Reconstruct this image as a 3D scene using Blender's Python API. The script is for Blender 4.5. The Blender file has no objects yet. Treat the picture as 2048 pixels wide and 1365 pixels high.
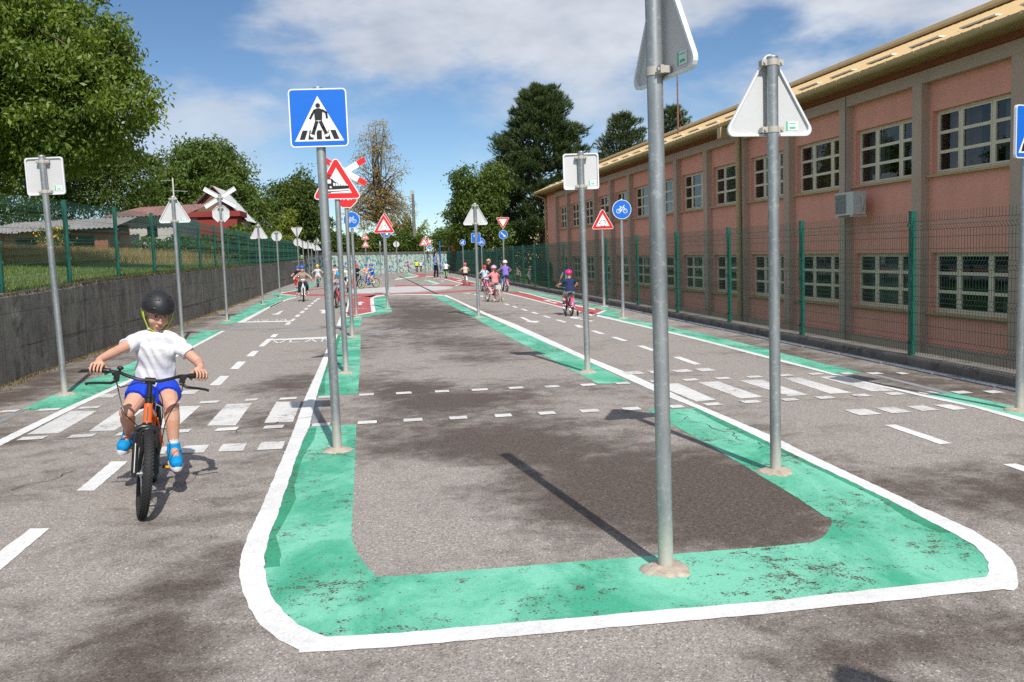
import bpy, bmesh, math, random
import numpy as np
from mathutils import Vector, Matrix, noise as mnoise

scene = bpy.context.scene
COL = scene.collection
PI = math.pi

# ------------------------------------------------------------------ camera
RX = (0.990711, -0.045466, 0.128157); RY = (-0.131809, -0.089385, 0.987237); RZ = (-0.033431, -0.994959, -0.094548)
CAM_H = 1.45
cam_d = bpy.data.cameras.new('camera'); cam = bpy.data.objects.new('camera', cam_d); COL.objects.link(cam)
cam_d.sensor_width = 36.0; cam_d.lens = 1850.0 / 2048.0 * 36.0
cam_d.clip_start = 0.05; cam_d.clip_end = 3000.0
_m = Matrix(((RX[0], -RX[1], -RX[2]), (RY[0], -RY[1], -RY[2]), (RZ[0], -RZ[1], -RZ[2])))
_q = _m.to_quaternion().normalized()
cam.matrix_world = Matrix.Translation((0, 0, CAM_H)) @ _q.to_matrix().to_4x4()
scene.camera = cam

# ------------------------------------------------------------------ light
SUN_DIR = Vector((0.155, -1.0, 1.02)).normalized()          # towards the sun
sun_el = math.asin(SUN_DIR.z); sun_az = math.atan2(SUN_DIR.x, SUN_DIR.y)
world = bpy.data.worlds.new('World'); scene.world = world; world.use_nodes = True
wn = world.node_tree.nodes; wl = world.node_tree.links; wn.clear()
sky = wn.new('ShaderNodeTexSky'); sky.sky_type = 'NISHITA'; sky.sun_disc = False
sky.sun_elevation = sun_el; sky.sun_rotation = sun_az; sky.altitude = 1200; sky.air_density = 0.85; sky.dust_density = 0.05; sky.ozone_density = 1.6
bg_sky = wn.new('ShaderNodeBackground'); bg_sky.inputs['Strength'].default_value = 0.084
hs = wn.new('ShaderNodeHueSaturation'); hs.inputs['Saturation'].default_value = 1.05
wl.new(sky.outputs[0], hs.inputs['Color'])
tint = wn.new('ShaderNodeMix'); tint.data_type = 'RGBA'; tint.blend_type = 'MULTIPLY'; tint.inputs[0].default_value = 1.0; tint.inputs[7].default_value = (0.90, 1.0, 1.04, 1)
wl.new(hs.outputs[0], tint.inputs[6]); wl.new(tint.outputs[2], bg_sky.inputs['Color'])
tc = wn.new('ShaderNodeTexCoord')
sep = wn.new('ShaderNodeSeparateXYZ'); wl.new(tc.outputs['Generated'], sep.inputs[0])
def wmath(op, a, b=None, c=None, clamp=False):
    n = wn.new('ShaderNodeMath'); n.operation = op; n.use_clamp = clamp
    for i, v in enumerate((a, b, c)):
        if v is None: continue
        if isinstance(v, (int, float)): n.inputs[i].default_value = v
        else: wl.new(v, n.inputs[i])
    return n.outputs[0]
comb = wn.new('ShaderNodeCombineXYZ'); wl.new(sep.outputs[0], comb.inputs[0]); wl.new(sep.outputs[1], comb.inputs[1]); wl.new(wmath('MULTIPLY', sep.outputs[2], 2.3), comb.inputs[2])
def wnoise(scale, detail, rough, off, dist=0.0, sx=1.0, sy=1.0):
    mp = wn.new('ShaderNodeMapping'); mp.inputs['Location'].default_value = off; mp.inputs['Scale'].default_value = (sx, sy, 1)
    wl.new(comb.outputs[0], mp.inputs[0])
    n = wn.new('ShaderNodeTexNoise'); n.inputs['Scale'].default_value = scale; n.inputs['Detail'].default_value = detail
    n.inputs['Roughness'].default_value = rough; n.inputs['Distortion'].default_value = dist
    wl.new(mp.outputs[0], n.inputs[0]); return n.outputs[0]
CLOUD_OFF = (0.4, 2.2, 0.35)
n_big = wnoise(2.1, 3, 0.5, CLOUD_OFF)
n_fine = wnoise(6.0, 10, 0.58, (5.2, 1.3, 0), 0.1)
n_tot = wmath('ADD', wmath('MULTIPLY', n_big, 0.62), wmath('MULTIPLY', n_fine, 0.5))
ramp = wn.new('ShaderNodeMapRange'); ramp.interpolation_type = 'SMOOTHSTEP'
ramp.inputs['From Min'].default_value = 0.475; ramp.inputs['From Max'].default_value = 0.63
wl.new(n_tot, ramp.inputs['Value'])
# clouds thin out into haze near the horizon
hz = wn.new('ShaderNodeMapRange'); hz.inputs['From Min'].default_value = 0.02; hz.inputs['From Max'].default_value = 0.20
hz.inputs['To Min'].default_value = 0.12; hz.inputs['To Max'].default_value = 0.90
wl.new(sep.outputs[2], hz.inputs['Value'])
mask = wmath('MULTIPLY', ramp.outputs[0], hz.outputs[0])
n_shade = wnoise(7.5, 7, 0.58, (1.1, 8.3, 0), 0.1)
cr = wn.new('ShaderNodeValToRGB'); cr.color_ramp.elements[0].position = 0.3; cr.color_ramp.elements[1].position = 0.7
cr.color_ramp.elements[0].color = (0.42, 0.46, 0.53, 1); cr.color_ramp.elements[1].color = (0.70, 0.72, 0.76, 1)
wl.new(n_shade, cr.inputs[0])
bg_cl = wn.new('ShaderNodeBackground'); wl.new(cr.outputs[0], bg_cl.inputs['Color']); bg_cl.inputs['Strength'].default_value = 1.0
mixw = wn.new('ShaderNodeMixShader'); wl.new(mask, mixw.inputs[0]); wl.new(bg_sky.outputs[0], mixw.inputs[1]); wl.new(bg_cl.outputs[0], mixw.inputs[2])
wo = wn.new('ShaderNodeOutputWorld'); wl.new(mixw.outputs[0], wo.inputs['Surface'])
sl = bpy.data.lights.new('sun', 'SUN'); sl.energy = 4.2; sl.angle = math.radians(0.53); sl.color = (1.0, 0.955, 0.89)
so = bpy.data.objects.new('sun', sl); COL.objects.link(so); so.rotation_euler = SUN_DIR.to_track_quat('Z', 'Y').to_euler()
vs = scene.view_settings; vs.view_transform = 'Standard'; vs.look = 'None'; vs.exposure = 0.28; vs.gamma = 1.0; vs.use_curve_mapping = False
scene.cycles.use_denoising = False
try: scene.cycles.denoiser = 'OPENIMAGEDENOISE'
except Exception: pass
scene.cycles.max_bounces = 6; scene.cycles.diffuse_bounces = 3; scene.cycles.glossy_bounces = 3
scene.cycles.transmission_bounces = 4; scene.cycles.transparent_max_bounces = 8
scene.cycles.sample_clamp_indirect = 6.0

# ------------------------------------------------------------------ materials
MATS = {}
class NT:
    """small helper around a node tree"""
    def __init__(self, name):
        self.m = bpy.data.materials.new(name); self.m.use_nodes = True
        self.t = self.m.node_tree; self.n = self.t.nodes; self.l = self.t.links; self.n.clear()
        self.out = self.n.new('ShaderNodeOutputMaterial')
        self.tc = self.n.new('ShaderNodeTexCoord')
    def link(self, a, b): self.l.new(a, b)
    def noise(self, scale, detail=4, rough=0.55, coord='Object', dist=0.0, sc=(1, 1, 1), off=(0, 0, 0), color=False):
        mp = self.n.new('ShaderNodeMapping'); mp.inputs['Scale'].default_value = sc; mp.inputs['Location'].default_value = off
        self.link(self.tc.outputs[coord], mp.inputs[0])
        t = self.n.new('ShaderNodeTexNoise'); t.inputs['Scale'].default_value = scale; t.inputs['Detail'].default_value = detail
        t.inputs['Roughness'].default_value = rough; t.inputs['Distortion'].default_value = dist
        self.link(mp.outputs[0], t.inputs[0]); return t.outputs[1 if color else 0]
    def ramp(self, v, stops):
        r = self.n.new('ShaderNodeValToRGB'); e = r.color_ramp.elements
        while len(e) < len(stops): e.new(0.5)
        for i, (p, c) in enumerate(stops):
            e[i].position = p; e[i].color = (c, c, c, 1) if isinstance(c, (int, float)) else (c[0], c[1], c[2], 1)
        self.link(v, r.inputs[0]); return r.outputs[0]
    def mix(self, f, a, b, blend='MIX'):
        x = self.n.new('ShaderNodeMix'); x.data_type = 'RGBA'; x.blend_type = blend
        for s, v in ((x.inputs[0], f), (x.inputs[6], a), (x.inputs[7], b)):
            if isinstance(v, (int, float)): s.default_value = v
            elif isinstance(v, tuple): s.default_value = (v[0], v[1], v[2], 1)
            else: self.link(v, s)
        return x.outputs[2]
    def math(self, op, a, b=None, clamp=False):
        x = self.n.new('ShaderNodeMath'); x.operation = op; x.use_clamp = clamp
        for i, v in enumerate((a, b)):
            if v is None: continue
            if isinstance(v, (int, float)): x.inputs[i].default_value = v
            else: self.link(v, x.inputs[i])
        return x.outputs[0]
    def bsdf(self, col, rough=0.6, metal=0.0, bump=None, bstr=0.3, bdist=0.01, spec=0.5, **kw):
        p = self.n.new('ShaderNodeBsdfPrincipled')
        for k, v in (('Base Color', col), ('Roughness', rough), ('Metallic', metal), ('Specular IOR Level', spec)):
            s = p.inputs[k]
            if isinstance(v, tuple): s.default_value = (v[0], v[1], v[2], 1)
            elif isinstance(v, (int, float)): s.default_value = v
            else: self.link(v, s)
        for k, v in kw.items(): p.inputs[k.replace('_', ' ')].default_value = v
        if bump is not None:
            b = self.n.new('ShaderNodeBump'); b.inputs['Strength'].default_value = bstr; b.inputs['Distance'].default_value = bdist
            self.link(bump, b.inputs['Height']); self.link(b.outputs[0], p.inputs['Normal'])
        self.link(p.outputs[0], self.out.inputs['Surface']); self.p = p; return p

def M(name, col, rough=0.6, metal=0.0, var=0.12, scale=6.0, bump=0.0, bscale=90.0, spec=0.5, sc=(1, 1, 1)):
    """plain surface with procedural tone variation and fine relief"""
    if name in MATS: return MATS[name]
    t = NT(name)
    v = t.noise(scale, 5, 0.6, sc=sc)
    f = t.ramp(v, [(0.25, 1.0 - var), (0.75, 1.0 + var)])
    c = t.mix(1.0, tuple(col), f, 'MULTIPLY')
    b = t.noise(bscale, 3) if bump else None
    t.bsdf(c, rough, metal, b, bump, 0.004, spec)
    MATS[name] = t.m; return t.m

# ------------------------------------------------------------------ geometry helpers
def tag(o, label=None, cat=None, group=None, kind=None):
    if label: o['label'] = label
    if cat: o['category'] = cat
    if group: o['group'] = group
    if kind: o['kind'] = kind
    return o
def empty(name, loc=(0, 0, 0), rz=0.0, label=None, cat=None, group=None):
    o = bpy.data.objects.new(name, None); COL.objects.link(o); o.location = loc; o.rotation_euler = (0, 0, rz)
    o.empty_display_size = 0.1
    return tag(o, label, cat, group)
def link(name, mesh, parent=None, loc=None, rot=None):
    o = bpy.data.objects.new(name, mesh); COL.objects.link(o)
    if parent is not None: o.parent = parent
    if loc is not None: o.location = loc
    if rot is not None: o.rotation_euler = rot
    return o
def copy_tree(o, parent=None):
    c = o.copy(); COL.objects.link(c); c.parent = parent
    for ch in list(o.children): copy_tree(ch, c)
    return c

class MB:
    def __init__(self): self.v = []; self.f = []; self.mi = []; self.cur = 0
    def quadmesh(self, rows, closed_u=False, closed_v=False, cap=False):
        n = len(rows[0]); b = len(self.v)
        for r in rows: self.v.extend(tuple(p) for p in r)
        R = len(rows)
        for i in range(R if closed_v else R - 1):
            i2 = (i + 1) % R
            for j in range(n if closed_u else n - 1):
                j2 = (j + 1) % n
                self.f.append((b + i * n + j, b + i * n + j2, b + i2 * n + j2, b + i2 * n + j)); self.mi.append(self.cur)
        if cap:
            self.f.append(tuple(b + j for j in range(n))[::-1]); self.mi.append(self.cur)
            self.f.append(tuple(b + (R - 1) * n + j for j in range(n))); self.mi.append(self.cur)
    def box(self, c, s, rot=None):
        cx, cy, cz = c; hx, hy, hz = s[0] / 2, s[1] / 2, s[2] / 2
        P = [Vector((x, y, z)) for z in (-hz, hz) for y in (-hy, hy) for x in (-hx, hx)]
        if rot is not None: P = [rot @ p for p in P]
        b = len(self.v); self.v.extend((p.x + cx, p.y + cy, p.z + cz) for p in P)
        for q in ((0, 2, 3, 1), (4, 5, 7, 6), (0, 1, 5, 4), (2, 6, 7, 3), (0, 4, 6, 2), (1, 3, 7, 5)):
            self.f.append(tuple(b + k for k in q)); self.mi.append(self.cur)
        return self
    def box2(self, a, b):
        return self.box(((a[0] + b[0]) / 2, (a[1] + b[1]) / 2, (a[2] + b[2]) / 2), (abs(b[0] - a[0]), abs(b[1] - a[1]), abs(b[2] - a[2])))
    def tube(self, path, r, n=8, cap=True, closed=False, sx=1.0, up=None):
        path = [Vector(p) for p in path]; R = len(path)
        rs = list(r) if isinstance(r, (list, tuple)) else [r] * R
        rows = []; prev = None
        for i, p in enumerate(path):
            if closed: d = path[(i + 1) % R] - path[i - 1]
            else: d = path[min(i + 1, R - 1)] - path[max(i - 1, 0)]
            d = d.normalized() if d.length > 1e-9 else Vector((0, 0, 1))
            if prev is None:
                a = Vector(up) if up else (Vector((0, 0, 1)) if abs(d.z) < 0.9 else Vector((1, 0, 0)))
                u = (a - d * a.dot(d)).normalized()
            else:
                u = prev - d * prev.dot(d); u = u.normalized() if u.length > 1e-6 else d.orthogonal().normalized()
            prev = u; w = d.cross(u)
            rows.append([p + (u * math.cos(t) * sx + w * math.sin(t)) * rs[i] for t in [2 * PI * k / n for k in range(n)]])
        self.quadmesh(rows, True, closed, cap and not closed); return self
    def cone(self, a, b, r0, r1, n=12): return self.tube([a, b], [r0, r1], n)
    def lathe(self, prof, n=20, c=(0, 0, 0), axis='z'):
        rows = []
        for r, z in prof:
            row = []
            for k in range(n):
                t = 2 * PI * k / n; x, y = r * math.cos(t), r * math.sin(t)
                p = (x, y, z) if axis == 'z' else ((z, x, y) if axis == 'x' else (y, z, x))
                row.append((p[0] + c[0], p[1] + c[1], p[2] + c[2]))
            rows.append(row)
        self.quadmesh(rows, True, False, True); return self
    def ellipsoid(self, c, r, n=16, m=10, rot=None):
        rows = []
        for i in range(1, m):
            ph = PI * i / m; row = []
            for k in range(n):
                t = 2 * PI * k / n
                p = Vector((r[0] * math.sin(ph) * math.cos(t), r[1] * math.sin(ph) * math.sin(t), -r[2] * math.cos(ph)))
                if rot is not None: p = rot @ p
                row.append((p.x + c[0], p.y + c[1], p.z + c[2]))
            rows.append(row)
        b = len(self.v); self.quadmesh(rows, True)
        for s, i in ((-1, 0), (1, m - 2)):
            p = Vector((0, 0, s * r[2])); p = rot @ p if rot is not None else p
            self.v.append((p.x + c[0], p.y + c[1], p.z + c[2])); k0 = len(self.v) - 1
            for k in range(n):
                a, d = b + i * n + k, b + i * n + (k + 1) % n
                self.f.append((d, a, k0) if s < 0 else (a, d, k0)); self.mi.append(self.cur)
        return self
    def poly(self, pts): # flat polygon, 3D points
        b = len(self.v); self.v.extend(tuple(p) for p in pts); self.f.append(tuple(range(b, b + len(pts)))); self.mi.append(self.cur); return self
    def prism(self, pts, d): # polygon pts extruded by vector d
        d = Vector(d); b = len(self.v); n = len(pts)
        self.v.extend(tuple(p) for p in pts); self.v.extend(tuple(Vector(p) + d) for p in pts)
        self.f.append(tuple(range(b, b + n))[::-1]); self.f.append(tuple(range(b + n, b + 2 * n)))
        for i in range(n):
            j = (i + 1) % n; self.f.append((b + i, b + j, b + n + j, b + n + i))
        self.mi.extend([self.cur] * (n + 2)); return self
    def mesh(self, name, mats, smooth=False, angle=None):
        me = bpy.data.meshes.new(name); me.from_pydata(self.v, [], self.f)
        mats = mats if isinstance(mats, (list, tuple)) else [mats]
        for m in mats: me.materials.append(m)
        if len(mats) > 1: me.polygons.foreach_set('material_index', self.mi)
        bm = bmesh.new(); bm.from_mesh(me); bmesh.ops.recalc_face_normals(bm, faces=bm.faces)
        if smooth:
            for f in bm.faces: f.smooth = True
            lim = math.radians(angle if angle else 40)
            for e in bm.edges:
                if len(e.link_faces) == 2 and e.calc_face_angle(0) > lim: e.smooth = False
        bm.to_mesh(me); bm.free(); me.update(); return me
    def build(self, name, mats, parent=None, smooth=False, loc=None, rot=None, angle=None):
        return link(name, self.mesh(name, mats, smooth, angle), parent, loc, rot)

def np_mesh(name, verts, faces_n, idx, mat, smooth=False):
    """fast mesh: verts (N,3), idx flat index array with faces_n vertices per face"""
    me = bpy.data.meshes.new(name); nv = len(verts); nf = len(idx) // faces_n
    me.vertices.add(nv); me.vertices.foreach_set('co', np.asarray(verts, np.float32).ravel())
    me.loops.add(len(idx)); me.loops.foreach_set('vertex_index', np.asarray(idx, np.int32))
    me.polygons.add(nf); me.polygons.foreach_set('loop_start', np.arange(0, nf * faces_n, faces_n, dtype=np.int32))
    me.polygons.foreach_set('loop_total', np.full(nf, faces_n, np.int32))
    if smooth: me.polygons.foreach_set('use_smooth', np.ones(nf, bool))
    for m in (mat if isinstance(mat, (list, tuple)) else [mat]): me.materials.append(m)
    me.update(calc_edges=True); return me

def remesh(mb, voxel, smooth_iter=4, disp=None):
    """fuse overlapping closed pieces into one continuous skin"""
    me = bpy.data.meshes.new('tmp'); me.from_pydata(mb.v, [], mb.f)
    bm = bmesh.new(); bm.from_mesh(me); bmesh.ops.recalc_face_normals(bm, faces=bm.faces); bm.to_mesh(me); bm.free()
    o = bpy.data.objects.new('tmp', me); COL.objects.link(o)
    md = o.modifiers.new('r', 'REMESH'); md.mode = 'VOXEL'; md.voxel_size = voxel; md.use_smooth_shade = True
    if smooth_iter:
        sm = o.modifiers.new('s', 'SMOOTH'); sm.factor = 0.5; sm.iterations = smooth_iter
    dg = bpy.context.evaluated_depsgraph_get()
    out = bpy.data.meshes.new_from_object(o.evaluated_get(dg))
    bpy.data.objects.remove(o); bpy.data.meshes.remove(me)
    if disp:
        n = len(out.vertices); co = np.empty(n * 3, np.float32); no = np.empty(n * 3, np.float32)
        out.vertices.foreach_get('co', co); out.vertices.foreach_get('normal', no)
        co = co.reshape(-1, 3); no = no.reshape(-1, 3); co += no * disp(co)[:, None].astype(np.float32)
        out.vertices.foreach_set('co', co.ravel())
    out.polygons.foreach_set('use_smooth', np.ones(len(out.polygons), bool)); out.update(); return out
rnd = random.Random(7)
nrs = np.random.RandomState(11)

# ================================================================== SETTING
def XL(y):   # face of the concrete wall on the left
    return float(np.interp(y, [-8, 12.2, 16.8, 26, 35, 52, 76], [-4.55, -4.87, -5.0, -5.12, -5.35, -5.9, -6.35]))
def ZL(y): return float(np.interp(y, [0, 12.7, 14.5, 17, 20.4, 26, 52, 76], [1.10, 1.14, 1.17, 1.22, 1.26, 1.29, 1.33, 1.5]))
def XR(y): return 5.97 - 0.012 * (y - 10.0)   # fence line on the right

# ---- asphalt
def asphalt_mat():
    t = NT('asphalt')
    at = t.n.new('ShaderNodeAttribute'); at.attribute_name = 'damp'
    n1 = t.noise(0.9, 6, 0.62, dist=0.4)
    n2 = t.noise(4.2, 9, 0.70, dist=0.4)
    s = t.math('ADD', t.math('ADD', t.math('MULTIPLY', n1, 0.62), t.math('MULTIPLY', n2, 0.66)), at.outputs['Fac'])
    fine = t.noise(130, 2, 0.7); fine2 = t.noise(45, 3, 0.6)
    s = t.math('ADD', s, t.math('ADD', t.math('MULTIPLY', t.math('SUBTRACT', fine, .5), .42), t.math('MULTIPLY', t.math('SUBTRACT', fine2, .5), .35)))
    d = t.ramp(s, [(0.62, 0.0), (0.74, .5), (0.88, 1.0)])
    light = t.mix(t.ramp(fine2, [(0.35, 0), (0.65, 1)]), (0.270, 0.240, 0.217), (0.365, 0.329, 0.300))
    dark = t.mix(t.ramp(fine2, [(0.3, 0), (0.7, 1)]), (0.062, 0.047, 0.038), (0.140, 0.110, 0.091))
    c = t.mix(d, light, dark)
    vor = t.n.new('ShaderNodeTexVoronoi'); vor.inputs['Scale'].default_value = 135; t.link(t.tc.outputs['Object'], vor.inputs[0])
    g = t.n.new('ShaderNodeRGBToBW'); t.link(vor.outputs['Color'], g.inputs[0])
    c = t.mix(1.0, c, t.ramp(g.outputs[0], [(0.10, 0.55), (0.45, 1.0), (0.80, 1.12), (0.92, 1.9)]), 'MULTIPLY')
    c = t.mix(1.0, c, t.ramp(fine, [(0.3, 0.78), (0.7, 1.22)]), 'MULTIPLY')
    hgt = t.math('ADD', t.math('MULTIPLY', vor.outputs['Distance'], 0.8), fine)
    t.bsdf(c, t.ramp(d, [(0, 0.9), (1, 0.72)]), 0, hgt, 0.55, 0.006, 0.35)
    return t.m
ASPHALT = asphalt_mat()
DAMP = [(0.85, 7.4, 1.3, 2.8, .12), (0.9, 18, 1.4, 9, .12), (1.9, 4.9, 0.75, 0.9, .30), (1.35, 5.6, 0.9, 0.9, .22), (2.3, 5.5, .4, .6, .12), (0.75, 7.0, .9, .5, .20), (0.0, 9.6, .5, .8, .12), (0.25, 10.2, .35, .5, .22), (-.35, 10.9, .3, .5, .2),
        (1.35, 14.5, .5, 1.6, .16), (1.2, 23, 1.6, 4.5, .24), (0.3, 30, 1.2, 4, .20), (-1.0, 3.9, .26, .9, .20), (-1.1, 3.2, .4, .5, .13), (-1.45, 5.2, .4, .5, .12),
        (-2.5, 6.2, .5, .5, .16), (3.5, 4.6, .7, .55, .26), (4.6, 5.2, .7, .6, .22), (2.1, 2.95, 1.1, .22, .18), (-1.25, 11.2, .45, 1.0, .24), (-1.05, 8.6, .35, .8, .22), (-3.3, 8.6, .6, 1.1, .16), (-2.2, 8.9, .7, .6, .14),
        (5.2, 12.0, .5, 3.0, .22), (5.4, 8.2, .6, 1.6, .2), (0.7, 9.2, .6, .5, .14), (-0.6, 15.0, .4, 2.0, .12), (-4.3, 11, .45, 4, .22), (-4.7, 20, .4, 9, .2),
        (0.05, 5.0, .5, .8, -.22), (0.5, 6.1, .5, .4, -.16), (0.1, 13.5, .9, 1.2, -.14), (1.0, 11.2, .9, .8, -.16), (-3.0, 5.0, 1.2, 1.4, -.10), (-2.6, 14, 1.2, 6, -.16), (4.3, 9, 1.0, 9, -.10), (3, 22, 1.5, 10, -.10), (-2, 28, 1.5, 10, -.18), (0, 45, 9, 16, -.10), (1.0, 17.5, 1.0, .7, -.12), (0.6, 3.2, .6, .35, -.15)]
def ground_sheet():
    ys = np.concatenate([np.arange(-8, 2, 1.0), np.arange(2, 16, .16), np.arange(16, 40, .5), np.arange(40, 101, 2.0)])
    us = np.concatenate([np.arange(0, 1.0001, 1 / 72.0)])
    V = []; D = []
    for y in ys:
        x0, x1 = XL(y) - 0.12, XR(y) + 0.02
        xs = x0 + (x1 - x0) * us
        d = np.zeros_like(xs)
        for (cx, cy, rx, ry, a) in DAMP: d += a * np.exp(-((xs - cx) / rx) ** 2 - ((y - cy) / ry) ** 2)
        V.append(np.stack([xs, np.full_like(xs, y), np.zeros_like(xs)], 1)); D.append(d)
    V = np.concatenate(V); D = np.concatenate(D); n = len(us)
    i, j = np.meshgrid(np.arange(len(ys) - 1), np.arange(n - 1), indexing='ij'); a = (i * n + j).ravel()
    idx = np.stack([a, a + 1, a + n + 1, a + n], 1).ravel()
    me = np_mesh('asphalt_ground', V, 4, idx, ASPHALT)
    at = me.attributes.new('damp', 'FLOAT', 'POINT'); at.data.foreach_set('value', D.astype(np.float32))
    return link('asphalt_ground', me)
ground = tag(ground_sheet(), kind='structure')

# ---- paint
def paint_mat(name, c1, c2, wear_lo, wear_hi, streak=(1, 1, 1), bare=(0.12, 0.10, 0.09)):
    t = NT(name)
    big = t.noise(1.7, 7, 0.66, sc=streak, dist=0.6); mid = t.noise(14, 5, 0.7); fine = t.noise(85, 3, 0.7)
    c = t.mix(t.ramp(big, [(0.42, 0), (0.60, 1)]), c1, c2)
    c = t.mix(1.0, c, t.ramp(mid, [(0.3, 0.88), (0.7, 1.08)]), 'MULTIPLY')
    c = t.mix(1.0, c, t.ramp(fine, [(0.25, .78), (0.75, 1.14)]), 'MULTIPLY')
    w = t.math('ADD', t.math('MULTIPLY', mid, 0.5), t.math('ADD', t.math('MULTIPLY', fine, 0.45), t.math('MULTIPLY', t.noise(1.6, 4, 0.6, off=(3, 7, 0)), 0.35)))
    wear = t.ramp(w, [(wear_lo, 0.0), (wear_hi, 1.0)])
    c = t.mix(wear, c, bare)
    hgt = t.math('ADD', fine, t.math('MULTIPLY', t.noise(200, 2, 0.6), 0.5))
    t.bsdf(c, 0.62, 0, hgt, 0.45, 0.004, 0.4); return t.m
P_WHITE = paint_mat('white_road_paint', (0.78, 0.78, 0.77), (0.70, 0.70, 0.69), 0.80, 0.86)
P_WORN = paint_mat('worn_white_road_paint', (0.74, 0.73, 0.71), (0.60, 0.59, 0.57), 0.685, 0.80, (1, .6, 1))
P_GREEN = paint_mat('green_road_paint', (0.205, 0.60, 0.43), (0.060, 0.40, 0.245), 0.685, 0.745, (1, .55, 1), (0.075, 0.055, 0.04))
P_GREEN_DK = paint_mat('older_green_road_paint', (0.045, 0.36, 0.21), (0.03, 0.27, 0.14), 0.66, 0.74, (1, .55, 1), (0.075, 0.055, 0.04))
P_RED = paint_mat('red_road_paint', (0.50, 0.105, 0.095), (0.42, 0.085, 0.08), 0.80, 0.90, bare=(0.25, 0.1, 0.09))
P_FADED = paint_mat('faded_grey_road_paint', (0.30, 0.31, 0.32), (0.25, 0.27, 0.28), 0.66, 0.85)
P_DISC = paint_mat('dull_white_road_paint', (0.52, 0.50, 0.49), (0.60, 0.58, 0.57), 0.74, 0.9)
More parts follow.
